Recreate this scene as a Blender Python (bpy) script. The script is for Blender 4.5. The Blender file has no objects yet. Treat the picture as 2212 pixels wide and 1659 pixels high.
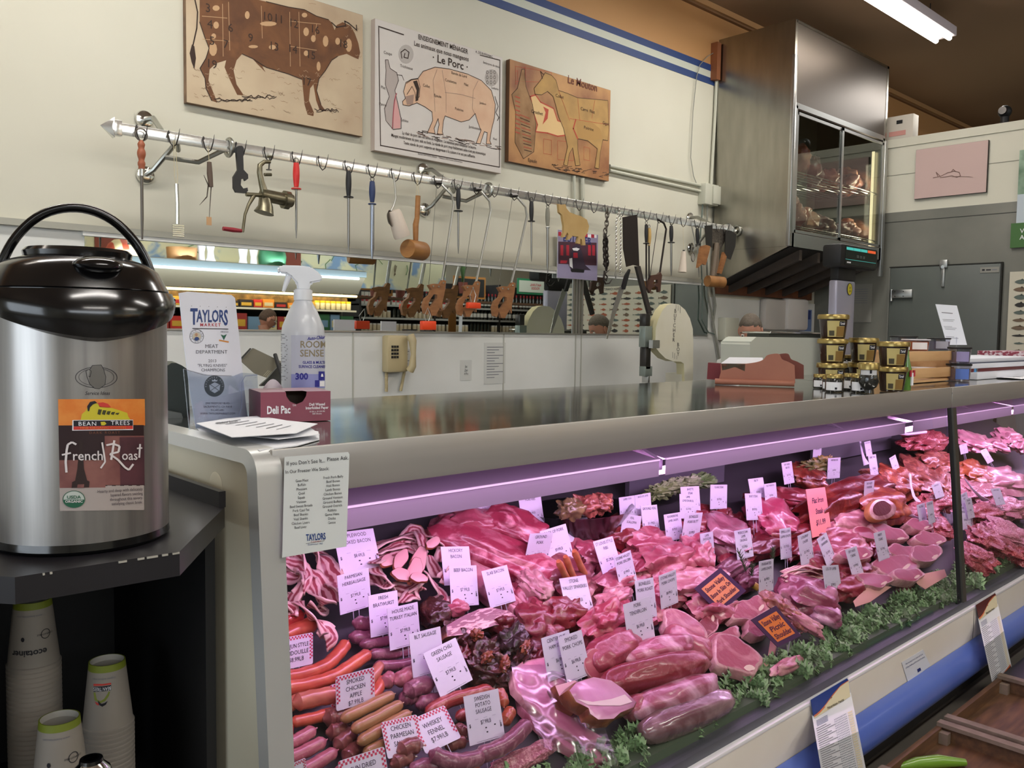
import bpy, bmesh, math, random
from math import sin, cos, pi, radians, atan2, sqrt
from mathutils import Vector, Matrix, noise
S = bpy.context.scene; C = S.collection
YAW, PIT, ROL, F = radians(43.2255), radians(-3.542), radians(.7957), 1847.83
f_ = Vector((sin(YAW)*cos(PIT), cos(YAW)*cos(PIT), sin(PIT)))
r_ = Vector((cos(YAW), -sin(YAW), 0)); u_ = r_.cross(f_)
R_ = r_*cos(ROL)+u_*sin(ROL); U_ = u_*cos(ROL)-r_*sin(ROL)
CAM = Vector((0, 0, 1.5))
cd = bpy.data.cameras.new('camera'); cam = bpy.data.objects.new('camera', cd); C.objects.link(cam)
cd.sensor_width = 36; cd.lens = F/2212*36; cd.clip_start = .05; cd.clip_end = 60
M = Matrix((R_, U_, -f_)).transposed().to_4x4(); M.translation = CAM; cam.matrix_world = M
S.camera = cam
S.view_settings.view_transform = 'Standard'; S.view_settings.look = 'None'
S.view_settings.gamma = 1; S.view_settings.use_curve_mapping = False; S.view_settings.exposure = 0.12
w = bpy.data.worlds.new('world'); S.world = w; w.use_nodes = True
w.node_tree.nodes['Background'].inputs[0].default_value = (.75, .87, 1, 1); w.node_tree.nodes['Background'].inputs[1].default_value = .6
def area(name, loc, direction, sx, sy, power, col, spread=pi):
    l = bpy.data.lights.new(name, 'AREA'); l.shape = 'RECTANGLE'; l.size = sx; l.size_y = sy; l.energy = power; l.color = col; l.spread = spread
    o = bpy.data.objects.new(name, l); C.objects.link(o); o.location = loc
    o.rotation_euler = Vector(direction).to_track_quat('-Z', 'Y').to_euler(); return o
area('window_daylight', (-4.85, .2, 1.9), (1, 0, -.1), 4.4, 2.4, 95, (.86, .93, 1))
area('shopfront_daylight', (3.5, -6.9, 3.5), (0, 1, -.12), 15, .8, 190, (.90, .95, 1))
WARM = (1, .975, .93)
for i, (x, y) in enumerate(((5.2, 2.7), (1.0, 2.7), (4.5, -.6), (.6, -.6), (8.9, 2.7), (5.2, -3.6), (.6, -3.6))):
    area('tube_light', (x, y, 3.78), (0, 0, -1), 2.3, .22, 33, WARM)
CASEC = (.92, .55, 1)
for X_, L_ in ((2.2, 2.9), (5.3, 3.0)): area('front_case_light', (X_, 1.372, 1.195), (0, 1, -.55), L_, .03, 3.2*L_/3, CASEC)
area('case_light', (2.25, 1.55, 1.118), (0, .36, -1), 3.0, .05, 15, CASEC)
area('case_light', (5.5, 1.55, 1.118), (0, .36, -1), 3.2, .05, 22, CASEC)
area('cheese_case_light', (5.6, -3.12, 2.08), (0, -.5, -1), 4.0, .08, 30, (1, .85, .6))
area('canopy_fill', (5.6, -2.72, 2.2), (0, -1, .05), 4.0, .06, 9, (.95, .97, 1))  # extra light added to brighten the canopy underside, in front of its tube
area('canopy_light', (5.6, -3.0, 2.42), (0, -.8, 1), 4.0, .1, 16, (.9, .95, 1))
area('wine_shelf_light', (10.5, -3.4, 3.6), (0, -.5, -1), 4.0, .3, 60, WARM)
def ray(px, py): return f_*F+R_*(px-1106)-U_*(py-829.5)
def at(px, py, ax, v):
    d = ray(px, py); i = 'XYZ'.index(ax); return CAM+d*((v-CAM[i])/d[i])
def hit(px, py, p0, n):
    d = ray(px, py); return CAM+d*((Vector(p0)-CAM).dot(n)/d.dot(n))
def depth(p): return (Vector(p)-CAM).dot(f_)
DN = Vector((0, -sin(math.atan(.571)), cos(math.atan(.571)))); DX = Vector((1, 0, 0)); DY = Vector((0, DN.z, -DN.y))
def dk(px, py, h=0.0):            # the sloping display deck, h above it
    return hit(px, py, Vector((0, 1.33, .42))+DN*h, DN)
def lin(c):
    if isinstance(c, str): c = [int(c[i:i+2], 16)/255 for i in (0, 2, 4)]
    return tuple(x/12.92 if x <= .04045 else ((x+.055)/1.055)**2.4 for x in c[:3])+(1,)
MATS = {}
def mat(name, col, rough=.5, metal=0, noise=None, bump=None, col2=None, trans=0, emit=None, coat=0, alpha=1, stretch=None, ior=None, wave=None, sss=0):
    if name in MATS: return MATS[name]
    m = bpy.data.materials.new(name); MATS[name] = m; m.use_nodes = True; nt = m.node_tree; b = nt.nodes['Principled BSDF']
    b.inputs['Base Color'].default_value = lin(col); b.inputs['Roughness'].default_value = rough; b.inputs['Metallic'].default_value = metal
    m.diffuse_color = lin(col)
    if trans: b.inputs['Transmission Weight'].default_value = trans
    if ior: b.inputs['IOR'].default_value = ior
    if coat: b.inputs['Coat Weight'].default_value = coat; b.inputs['Coat Roughness'].default_value = .12
    if alpha < 1: b.inputs['Alpha'].default_value = alpha
    if sss: b.inputs['Subsurface Weight'].default_value = sss; b.inputs['Subsurface Radius'].default_value = (.02, .006, .004)
    if emit: b.inputs['Emission Color'].default_value = lin(emit[0]); b.inputs['Emission Strength'].default_value = emit[1]
    if noise or bump or wave:
        tc = nt.nodes.new('ShaderNodeTexCoord'); mp = nt.nodes.new('ShaderNodeMapping')
        nt.links.new(tc.outputs['Object'], mp.inputs[0])
        if stretch: mp.inputs['Scale'].default_value = stretch
    if noise:      # (scale, lo, hi[, detail, distortion])
        n = nt.nodes.new('ShaderNodeTexNoise'); n.inputs['Scale'].default_value = noise[0]
        n.inputs['Detail'].default_value = noise[3] if len(noise) > 3 else 4
        if len(noise) > 4: n.inputs['Distortion'].default_value = noise[4]
        nt.links.new(mp.outputs[0], n.inputs['Vector'])
        r = nt.nodes.new('ShaderNodeValToRGB'); r.color_ramp.elements[0].position = noise[1]; r.color_ramp.elements[1].position = noise[2]
        r.color_ramp.elements[0].color = lin(col); r.color_ramp.elements[1].color = lin(col2)
        nt.links.new(n.outputs[0], r.inputs[0]); nt.links.new(r.outputs[0], b.inputs['Base Color'])
    if wave:
        n = nt.nodes.new('ShaderNodeTexWave'); n.inputs['Scale'].default_value = wave[0]; n.inputs['Distortion'].default_value = wave[1]; n.bands_direction = wave[2]
        n.inputs['Detail'].default_value = 3; n.inputs['Detail Scale'].default_value = 1.6
        nt.links.new(mp.outputs[0], n.inputs['Vector'])
        r = nt.nodes.new('ShaderNodeValToRGB'); r.color_ramp.elements[0].position = wave[3]; r.color_ramp.elements[1].position = wave[4]
        r.color_ramp.elements[0].color = lin(col); r.color_ramp.elements[1].color = lin(col2)
        nt.links.new(n.outputs[0], r.inputs[0]); nt.links.new(r.outputs[0], b.inputs['Base Color'])
    if bump:       # (scale, strength, distance)
        n2 = nt.nodes.new('ShaderNodeTexNoise'); n2.inputs['Scale'].default_value = bump[0]; n2.inputs['Detail'].default_value = 4
        nt.links.new(mp.outputs[0], n2.inputs['Vector'])
        bp = nt.nodes.new('ShaderNodeBump'); bp.inputs['Strength'].default_value = bump[1]; bp.inputs['Distance'].default_value = bump[2] if len(bump) > 2 else .01
        nt.links.new(n2.outputs[0], bp.inputs['Height']); nt.links.new(bp.outputs[0], b.inputs['Normal'])
    return m
def pane(name, tint, base=.04, rough=.02, refl=1.0, gain=.75):
    """clear thin sheet: transparent, with more reflection at glancing angles"""
    if name in MATS: return MATS[name]
    m = bpy.data.materials.new(name); MATS[name] = m; m.use_nodes = True; nt = m.node_tree; nt.nodes.clear()
    o = nt.nodes.new('ShaderNodeOutputMaterial'); t = nt.nodes.new('ShaderNodeBsdfTransparent'); g = nt.nodes.new('ShaderNodeBsdfGlossy')
    t.inputs[0].default_value = lin(tint); g.inputs['Roughness'].default_value = rough; g.inputs[0].default_value = (refl, refl, refl, 1)
    lw = nt.nodes.new('ShaderNodeLayerWeight'); lw.inputs[0].default_value = .5
    p = nt.nodes.new('ShaderNodeMath'); p.operation = 'POWER'; p.inputs[1].default_value = 4.5; nt.links.new(lw.outputs['Facing'], p.inputs[0])
    a = nt.nodes.new('ShaderNodeMath'); a.operation = 'MULTIPLY_ADD'; a.inputs[1].default_value = gain; a.inputs[2].default_value = base; nt.links.new(p.outputs[0], a.inputs[0])
    mx = nt.nodes.new('ShaderNodeMixShader'); nt.links.new(a.outputs[0], mx.inputs[0]); nt.links.new(t.outputs[0], mx.inputs[1]); nt.links.new(g.outputs[0], mx.inputs[2])
    nt.links.new(mx.outputs[0], o.inputs[0]); return m
TXT = {}
def textmesh(s, sx, bold, shear, space, align, sp=1.0):
    k = (s, sx, bold, shear, space, align, sp)
    if k in TXT: return TXT[k]
    cu = bpy.data.curves.new('t', 'FONT'); cu.body = s; cu.size = 1; cu.align_x = align; cu.align_y = 'CENTER'
    cu.offset = bold; cu.shear = shear; cu.space_line = space; cu.space_character = sp; cu.resolution_u = 2
    o = bpy.data.objects.new('t', cu); C.objects.link(o)
    dg = bpy.context.evaluated_depsgraph_get(); me = bpy.data.meshes.new_from_object(o.evaluated_get(dg))
    bpy.data.objects.remove(o); bpy.data.curves.remove(cu)
    vs = [(v.co.x*sx, v.co.y) for v in me.vertices]; fs = [tuple(p.vertices) for p in me.polygons]; bpy.data.meshes.remove(me)
    TXT[k] = (vs, fs); return TXT[k]
def frame(o, x, y):               # local frame with x right, y up, z towards the viewer side
    x = Vector(x).normalized(); z = x.cross(Vector(y)).normalized(); y = z.cross(x)
    m = Matrix((x, y, z)).transposed().to_4x4(); m.translation = Vector(o); return m
def wallM(px, py, ax='Y', v=3.9, off=0.0):
    """frame on a wall plane with its normal towards the room"""
    p = at(px, py, ax, v-off)
    return frame(p, (1, 0, 0) if ax == 'Y' else (0, -1, 0), (0, 0, 1))
class MB:
    def __init__(s): s.bm = bmesh.new(); s.ms = []; s.uv = None
    def mi(s, m):
        if m not in s.ms: s.ms.append(m)
        return s.ms.index(m)
    def faces(s, vs, fs, m, W=None, warp=None):
        i = s.mi(m); bv = []
        for v in vs:
            v = Vector((v[0], v[1], v[2] if len(v) > 2 else 0))
            if warp: v = warp(v)
            if W: v = W @ v
            bv.append(s.bm.verts.new(v))
        for f in fs:
            try: fc = s.bm.faces.new([bv[k] for k in f]); fc.material_index = i; fc.smooth = True
            except ValueError: pass
        return bv
    def box(s, a, b, m, W=None, bev=0):
        x0, y0, z0 = a; x1, y1, z1 = b
        if x0 > x1: x0, x1 = x1, x0
        if y0 > y1: y0, y1 = y1, y0
        if z0 > z1: z0, z1 = z1, z0
        vs = [(x, y, z) for z in (z0, z1) for y in (y0, y1) for x in (x0, x1)]
        fs = [(0, 2, 3, 1), (4, 5, 7, 6), (0, 1, 5, 4), (2, 6, 7, 3), (0, 4, 6, 2), (1, 3, 7, 5)]
        if not bev: s.faces(vs, fs, m, W); return s
        t = bmesh.new(); bv = [t.verts.new(v) for v in vs]
        for f in fs: t.faces.new([bv[k] for k in f])
        bmesh.ops.bevel(t, geom=list(t.edges), offset=bev, segments=2, affect='EDGES', profile=.5)
        t.verts.index_update(); s.faces([v.co.copy() for v in t.verts], [[v.index for v in f.verts] for f in t.faces], m, W); t.free(); return s
    def prism(s, pts, t, m, W=None, m2=None, z0=0):
        """outline in local xy, from z0 to z0+t"""
        n = len(pts); a = sum(pts[i][0]*pts[(i+1) % n][1]-pts[(i+1) % n][0]*pts[i][1] for i in range(n))
        if a < 0: pts = pts[::-1]
        vs = [(p[0], p[1], z0+t) for p in pts]
        if t == 0: s.faces(vs, [tuple(range(n))], m, W); return s
        vs += [(p[0], p[1], z0) for p in pts]
        s.faces(vs, [tuple(range(n)), tuple(range(2*n-1, n-1, -1))], m, W)
        s.faces(vs, [(i, i+n, (i+1) % n+n, (i+1) % n) for i in range(n)], m2 or m, W); return s
    def tube(s, pts, r, m, seg=10, W=None, cap=True, sq=1.0):
        pts = [Vector(p) for p in pts]; n = len(pts); rs = r if isinstance(r, (list, tuple)) else [r]*n
        vs = []; fs = []; up = None
        for i, p in enumerate(pts):
            t = (pts[min(i+1, n-1)]-pts[max(i-1, 0)]).normalized()
            if up is None: up = t.orthogonal().normalized()
            up = (up-t*up.dot(t)); up = up.normalized() if up.length > 1e-6 else t.orthogonal().normalized(); b = t.cross(up)
            for k in range(seg):
                a = 2*pi*k/seg; vs.append(p+(up*cos(a)+b*sin(a)*sq)*rs[i])
        for i in range(n-1):
            for k in range(seg):
                k2 = (k+1) % seg; fs.append((i*seg+k, i*seg+k2, (i+1)*seg+k2, (i+1)*seg+k))
        if cap: fs += [tuple(range(seg-1, -1, -1)), tuple(range((n-1)*seg, n*seg))]
        s.faces(vs, fs, m, W); return s
    def lathe(s, prof, m, W=None, seg=28, sx=1, sy=1, a0=0, a1=2*pi):
        full = abs(a1-a0-2*pi) < 1e-6; ns = seg if full else seg+1; vs = []; fs = []
        for r, z in prof:
            for k in range(ns):
                a = a0+(a1-a0)*k/seg; vs.append((r*cos(a)*sx, r*sin(a)*sy, z))
        for i in range(len(prof)-1):
            for k in range(seg):
                k2 = (k+1) % ns; fs.append((i*ns+k, i*ns+k2, (i+1)*ns+k2, (i+1)*ns+k))
        s.faces(vs, fs, m, W); return s
    def torus(s, R, r, m, W=None, seg=24, seg2=8, a0=0, a1=2*pi):
        n = seg; pts = [(R*cos(a0+(a1-a0)*k/n), R*sin(a0+(a1-a0)*k/n), 0) for k in range(n+1)]
        s.tube(pts, r, m, seg2, W, cap=abs(a1-a0-2*pi) > .01); return s
    def text(s, t, size, m, W, sx=1, bold=0, shear=0, space=1, align='CENTER', z=.0006, x=0, y=0, warp=None, sp=1.0):
        vs, fs = textmesh(t, sx, bold, shear, space, align, sp)
        s.faces([(v[0]*size+x, v[1]*size+y, z) for v in vs], fs, m, W, warp); return s
    def grid(s, fn, nu, nv, m, close=False):
        vs = [fn(i/nu, j/nv) for i in range(nu+1) for j in range(nv+1)]; i0 = s.mi(m)
        if s.uv is None: s.uv = s.bm.loops.layers.uv.new('uv')
        bv = [s.bm.verts.new(v) for v in vs]
        for i in range(nu):
            for j in range(nv):
                q = [(i, j), (i+1, j), (i+1, j+1), (i, j+1)]
                f = s.bm.faces.new([bv[a*(nv+1)+b] for a, b in q]); f.material_index = i0; f.smooth = True
                for l, (a, b) in zip(f.loops, q): l[s.uv].uv = (a/nu, b/nv)
        return s
    def sphere(s, W, m, seg=16, ring=10, fn=None):
        prof = [(sin(pi*i/ring), -cos(pi*i/ring)) for i in range(ring+1)]; vs = []; fs = []
        for r, z in prof:
            for k in range(seg):
                a = 2*pi*k/seg; v = Vector((r*cos(a), r*sin(a), z)); vs.append(fn(v) if fn else v)
        for i in range(ring):
            for k in range(seg): k2 = (k+1) % seg; fs.append((i*seg+k, i*seg+k2, (i+1)*seg+k2, (i+1)*seg+k))
        s.faces(vs, fs, m, W); return s
    def build(s, name, parent=None, label=None, cat=None, group=None, kind=None, sharp=38, weld=True):
        if weld: bmesh.ops.remove_doubles(s.bm, verts=s.bm.verts, dist=1e-6)
        me = bpy.data.meshes.new(name); s.bm.to_mesh(me); s.bm.free()
        for m in s.ms: me.materials.append(m)
        me.set_sharp_from_angle(angle=radians(sharp))
        o = bpy.data.objects.new(name, me); C.objects.link(o)
        if parent: 
            me.transform(ginv(parent)); o.parent = parent
            if label: o['label'] = label
        elif kind != 'structure':
            xs = [v.co for v in me.vertices]
            c = Vector(((min(v.x for v in xs)+max(v.x for v in xs))/2, (min(v.y for v in xs)+max(v.y for v in xs))/2, min(v.z for v in xs)))
            me.transform(Matrix.Translation(-c)); o.location = c; ORG[o.name] = Matrix.Translation(c)
        if not parent: meta(o, label, cat, group, kind)
        return o
ORG = {}
def meta(o, label=None, cat=None, group=None, kind=None):
    for k, v in (('label', label), ('category', cat), ('group', group), ('kind', kind)):
        if v: o[k] = v
def ginv(o):
    m = Matrix.Identity(4)
    while o: m = ORG.get(o.name, Matrix.Identity(4)) @ m; o = o.parent
    return m.inverted()
def thing(name, loc, label, cat, group=None):
    o = bpy.data.objects.new(name, None); C.objects.link(o); o.empty_display_size = .05
    o.location = loc; ORG[o.name] = Matrix.Translation(Vector(loc)); meta(o, label, cat, group); return o
def dup(o, loc, rot=None, label=None, group=None, scale=None):
    n = o.copy(); C.objects.link(n); n.location = loc
    if rot is not None: n.rotation_euler = rot
    if scale is not None: n.scale = (scale,)*3 if not isinstance(scale, (tuple, list)) else scale
    if label: n['label'] = label
    if group: n['group'] = group
    for ch in list(o.children):
        c = ch.copy(); C.objects.link(c); c.parent = n
        for g in list(ch.children): d = g.copy(); C.objects.link(d); d.parent = c
    return n
def struct(name, mb, label=None, parent=None):
    return mb.build(name, parent, label=label, kind=None if parent else 'structure')
rnd = random.Random(7)
cream = mat('wall_cream', 'd4d2c2', .62, noise=(1.3, .3, .7, 3), col2='cecbba')
white = mat('white_panel', 'e0e1de', .42, noise=(2, .35, .75, 5), col2='d6d7d2')
paper = mat('paper', 'eeeef2', .7); black = mat('black_plastic', '0b0b0d', .18, coat=.5); blk = mat('matte_black', '101012', .55)
ink = mat('ink', '1c1a22', .7); inkb = mat('blue_ink', '1f2f72', .6); inkr = mat('red_ink', 'b8283c', .6); inkg = mat('grey_ink', '77777f', .7)
steel = mat('brushed_steel', 'aaa69c', .27, 1, noise=(30, .3, .7, 2), col2='9c988e', stretch=(.2, .2, 3))
chrome = mat('chrome', 'dddcd8', .12, 1); alu = mat('aluminium', 'bcbdbb', .32, 1); dkst = mat('dark_steel', '4a4745', .35, .9)
iron = mat('worn_iron', '57504a', .5, .8, noise=(60, .35, .7), col2='7b746b'); blued = mat('black_iron', '2d2522', .55, .5)
W_ = 3.9
def fx(vs, fs, m, W=None): b = MB(); b.faces(vs, fs, m, W); return b
XL, XR, YB, ZC = -5.0, 15.0, -7.0, 4.02
PX = 7.5
floorm = mat('floor_tile', '6e6860', .4, noise=(3, .3, .7), col2='5f5a52')
ceilm = mat('ceiling_brown', 'a08468', .8, noise=(.35, .3, .7, 2), col2='80644e')
orangem = mat('upper_wall_tan', 'c0925f', .6, noise=(.6, .3, .7, 2), col2='b98a58')
blue = mat('stripe_blue', '1f3c74', .5); stripew = mat('stripe_white', 'c6cabd', .5)
struct('floor', MB().box((XL, YB, -.05), (XR, W_+.1, 0), floorm))
struct('ceiling', MB().box((XL, YB, ZC), (XR, W_+.1, ZC+.08), ceilm))
wb = MB().box((XL, W_, 0), (XR, W_+.1, 3.43), cream).box((XL, W_, 3.43), (XR, W_+.1, ZC), orangem)
struct('wall_back', wb)
zs = at(1535, 183, 'Y', W_).z
zt = at(1535, 140, 'Y', W_).z
st = MB()
h = (zt-zs)/3
for k, m in enumerate((blue, stripew, blue)): st.box((XL, W_-.004, zs+h*k), (5.79, W_+.0, zs+h*(k+1)), m)
struct('trim_1', st)
struct('trim_2', MB().box((XL, W_-.05, ZC-.045), (XR, W_, ZC-.002), mat('moulding', 'ad8458', .6)).box((XL, W_-.03, ZC-.06), (XR, W_, ZC-.045), mat('moulding_dark', '7d5b3c', .6)))
wl = MB()
wl.box((XL-.1, YB, 0), (XL, W_, .7), cream).box((XL-.1, YB, 3.1), (XL, W_, ZC), cream).box((XL-.1, YB, .7), (XL, -2, 3.1), cream).box((XL-.1, 2.4, .7), (XL, W_, 3.1), cream)
struct('wall_left', wl)
struct('window_1', MB().box((XL-.06, -2, .7), (XL-.04, 2.4, 3.1), pane('window_glass', 'e8f2f8')).box((XL-.08, .17, .7), (XL, .23, 3.1), alu))
wr = MB().box((XR, YB, 0), (XR+.1, W_, ZC), orangem); struct('wall_right', wr)
struct('wall_front', MB().box((XL, YB-.1, 0), (XR, YB, 3.08), cream).box((XL, YB-.1, 3.92), (XR, YB, ZC), cream).box((XL, YB-.1, 3.08), (-4.1, YB, 3.92), cream).box((11.1, YB-.1, 3.08), (XR, YB, 3.92), cream))
struct('window_2', MB().box((-4.1, YB-.06, 3.08), (11.1, YB-.04, 3.92), pane('window_glass', 'e8f2f8')))
zp = 3.19
grey = mat('cooler_grey', '6e6f67', .45, noise=(1.6, .35, .7, 5), col2='828178', bump=(40, .12, .004)); greyd = mat('cooler_door_grey', '5f6560', .42, noise=(1.5, .3, .75, 4), col2='4f5350')
zg = at(1920, 460, 'X', PX).z
pw = MB().box((PX, .45, 0), (PX+.12, W_, zg), grey).box((PX, .45, zg), (PX+.12, W_, zp), cream)
pw.box((PX-.012, .45, zp-.07), (PX+.132, W_, zp), cream)
zl = at(1950, 325, 'X', PX).z
pw.box((PX-.003, .45, zl-.205), (PX, W_, zl-.2), mat('seam', '8f8d80', .7))
pw.box((PX-.003, .5, zg-.085), (PX, W_-.2, zg-.08), mat('dark_seam', '3b3c38', .7))
struct('wall_partition', pw)
struct('wall_partition_end', MB().box((PX+.12, .45, 0), (XR, .55, zp), cream))
ya = at(1927, 580, 'X', PX).y; yb = at(2165, 569, 'X', PX).y; zd = at(2165, 569, 'X', PX).z
d = MB().box((PX-.03, yb, .05), (PX-.002, ya, zd), greyd, bev=.004)
door = struct('door_1', d)
fr = MB(); sm = mat('door_gasket', '24241f', .7)
fr.box((PX-.034, yb-.012, .05), (PX-.002, yb-.002, zd+.01), sm).box((PX-.034, yb-.01, zd+.002), (PX-.002, ya+.01, zd+.01), sm).box((PX-.034, ya+.002, .05), (PX-.002, ya+.008, zd), mat('gasket_light', '80817a', .6))
struct('door_gasket', fr, parent=door)
hz = at(1937, 635, 'X', PX-.05)
hm = MB().box((PX-.06, hz.y-.13, hz.z-.035), (PX-.03, hz.y+.05, hz.z+.035), alu, bev=.003)
for dy in (-.06, 0.01):
    for dz in (-.02, .02): hm.tube([(PX-.063, hz.y+dy, hz.z+dz), (PX-.058, hz.y+dy, hz.z+dz)], .005, dkst, 8)
hm.tube([(PX-.05, hz.y+.045, hz.z-.06), (PX-.05, hz.y+.045, hz.z+.04)], .012, alu, 10)
struct('hinge', hm, parent=door)
cz = at(2038, 580, 'X', PX-.04)
cm = MB().box((PX-.05, cz.y-.012, cz.z-.15), (PX-.03, cz.y+.012, cz.z+.02), alu, bev=.002).box((PX-.05, cz.y-.03, cz.z+.005), (PX-.015, cz.y+.03, cz.z+.07), alu, bev=.003).tube([(PX-.06, cz.y, cz.z+.012), (PX-.02, cz.y, cz.z+.012)], .014, chrome, 12)
struct('door_closer', cm, parent=door)
lz = at(2138, 583, 'X', PX-.03)
W = frame(lz+Vector((-.002, 0, 0)), (0, -1, 0), (0, 0, 1))
struct('name_plate', MB().prism([(-.07, -.022), (.07, -.022), (.07, .022), (-.07, .022)], .003, mat('plate', '8d8c84', .5), W).box((-.055, -.006, .003), (-.035, .008, .0036), ink, W).box((-.025, -.005, .003), (.01, .005, .0036), ink, W).box((.018, -.004, .003), (.055, .004, .0036), inkg, W), parent=door)
zmb = at(335, 709, 'Y', W_).z; zmt = at(1204, 592, 'Y', W_).z
bx = MB().box((XL, W_-.008, .1), (PX, W_, zmb-.006), white)
seam = mat('panel_seam', 'b2b2a8', .6)
for px in (760, 1085, 1240, 1252): 
    x = at(px, 800, 'Y', W_).x; bx.box((x-.004, W_-.012, .1), (x+.004, W_-.008, zmb-.006), seam)
bx.box((at(1526, 700, 'Y', W_).x, W_-.008, zmb-.006), (PX, W_, 1.79), white)
bx.box((XL, W_-.008, zmb-.006), (at(182, 600, 'Y', W_).x, W_, zmt+.03), white)
struct('trim_3', bx)
x0, x1 = at(182, 600, 'Y', W_).x, at(1526, 700, 'Y', W_).x; xm = at(1245, 650, 'Y', W_).x
mirm = mat('mirror_silver', 'd9dfda', .012, 1)
mt = thing('wall_mirror', (x0, W_-.01, zmb), 'long low wall mirror under the tool rail reflecting the shop', 'mirror')
for a, b in ((x0, xm-.045), (xm+.045, x1)): MB().box((a, W_-.012, zmb), (b, W_-.004, zmt), mirm).build('mirror_panel', mt)
mf = MB()
for a in (xm-.045, xm-.012, xm+.012, xm+.045): mf.box((a-.008, W_-.016, zmb-.005), (a+.008, W_-.008, zmt), alu)
mf.box((x0-.01, W_-.02, zmb-.008), (x1, W_-.006, zmb), alu)
mf.box((x0-.01, W_-.026, zmt), (x1+.02, W_-.006, zmt+.018), white).box((x0-.6, W_-.032, zmt+.018), (x1+.02, W_-.006, zmt+.045), mat('mirror_rail', 'a9a89c', .5)); mf.build('mirror_trim', mt)
CX0, CX1, CY, CZ0, CZ1 = 5.79, 7.36, 3.225, 2.15, 3.775
lk = thing('meat_locker', ((CX0+CX1)/2, 3.55, CZ0), 'stainless meat locker with sliding glass doors mounted high in the corner', 'display cabinet')
slk = mat('locker_stainless', 'a8a59c', .26, 1, noise=(14, .3, .75, 3), col2='97948b', stretch=(1, 1, .25))
dgrey = mat('locker_front', '5d554e', .38, .75)
b = MB()
b.box((CX0, CY, CZ0), (CX0+.03, W_-.03, CZ1), slk); b.build('side_panel', lk)
b = MB().box((CX1-.03, CY, CZ0), (CX1, W_-.03, CZ1), slk); b.build('side_panel', lk)
zw = at(1722, 228, 'Y', CY).z; zb2 = at(1705, 500, 'Y', CY).z
MB().box((CX0+.03, CY+.004, zw), (CX1-.03, CY+.03, CZ1), dgrey).build('upper_panel', lk)
MB().box((CX0+.02, CY, CZ1-.02), (CX1, W_-.03, CZ1), slk).build('top_panel', lk)
MB().box((CX0+.03, W_-.06, CZ0), (CX1-.03, W_-.04, CZ1-.02), mat('locker_inside', '8c8a7c', .3, .6)).box((CX0+.03, CY+.01, CZ0), (CX1-.03, W_-.05, CZ0+.02), slk).build('inner_lining', lk)
MB().box((CX0-.006, CY-.008, CZ0+.0), (CX0+.035, CY+.02, CZ1-.25), alu, bev=.003).build('corner_trim', lk)
MB().box((CX1-.03, CY-.008, CZ0-.14), (CX1+.02, CY+.02, CZ1-.62), alu, bev=.003).build('corner_trim', lk)
fm = MB(); A, B_ = CX0+.035, CX1-.035; mid = at(1817, 400, 'Y', CY).x
fm.box((A, CY-.004, zw-.02), (B_, CY+.02, zw+.02), alu).box((A, CY-.004, CZ0+.0), (B_, CY+.02, zb2-.005), alu).box((A, CY-.004, CZ0), (A+.03, CY+.02, zw), alu).box((B_-.03, CY-.004, CZ0), (B_, CY+.02, zw), alu)
fm.build('door_frame', lk)
gl = pane('locker_glass', 'dfe6e0', .05)
for a, c, dy in ((A+.03, mid+.02, .008), (mid-.02, B_-.03, 0)):
    g = MB(); w0 = .022
    g.box((a, CY+dy-.01, zb2), (a+w0, CY+dy, zw-.04), alu).box((c-w0, CY+dy-.01, zb2), (c, CY+dy, zw-.04), alu).box((a, CY+dy-.01, zw-.062), (c, CY+dy, zw-.04), alu).box((a, CY+dy-.01, zb2), (c, CY+dy, zb2+.02), alu)
    dd = g.build('sliding_door', lk)
    MB().box((a+w0, CY+dy-.006, zb2+.02), (c-w0, CY+dy-.003, zw-.062), gl).build('pane', dd)
LKS = []
for py in (405, 512):
    z = at(1800, py, 'Y', 3.4).z; LKS.append(z)
    q = MB()
    for k in range(11): y = CY+.05+k*.056; q.tube([(CX0+.04, y, z), (CX1-.04, y, z)], .003, chrome, 6)
    q.tube([(CX0+.04, CY+.05, z-.006), (CX0+.04, W_-.08, z-.006)], .005, chrome, 6).tube([(CX1-.04, CY+.05, z-.006), (CX1-.04, W_-.08, z-.006)], .005, chrome, 6)
    q.build('wire_shelf', lk)
wood2 = mat('dark_joist', '37302b', .7, noise=(6, .3, .7), col2='463a32'); under = mat('underside_black', '2b2827', .6)
zu = at(1620, 625, 'Y', W_).z
u = MB(); L = Vector((0, W_-.03-CY, zu-CZ0)); 
W = frame((0, 0, 0), (0, 1, 0), (0, 0, 1))
u.prism([(CY, CZ0-.001), (W_-.02, CZ0-.001), (W_-.02, zu)], .02, slk, Matrix(((0, 0, 1, CX0+.02), (1, 0, 0, 0), (0, 1, 0, 0), (0, 0, 0, 1))), z0=-.02)
u.build('side_bracket', lk)
u = MB(); sl = (zu-CZ0)/(W_-CY)
u.faces([(CX0+.02, CY, CZ0-.004), (CX1, CY, CZ0-.004), (CX1, W_-.02, zu), (CX0+.02, W_-.02, zu)], [(0, 1, 2, 3)], under); u.build('underside_panel', lk)
for k in range(5):
    x = CX0+.2+k*.28; j = MB()
    j.faces([(x, CY+.02, CZ0-.01), (x+.04, CY+.02, CZ0-.01), (x+.04, W_-.03, zu), (x, W_-.03, zu), (x, CY+.02, CZ0-.09), (x+.04, CY+.02, CZ0-.09), (x+.04, W_-.03, zu-.05), (x, W_-.03, zu-.05)], [(0, 1, 2, 3), (7, 6, 5, 4), (0, 4, 5, 1), (1, 5, 6, 2), (2, 6, 7, 3), (3, 7, 4, 0)], wood2)
    j.build('joist', lk)
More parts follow.
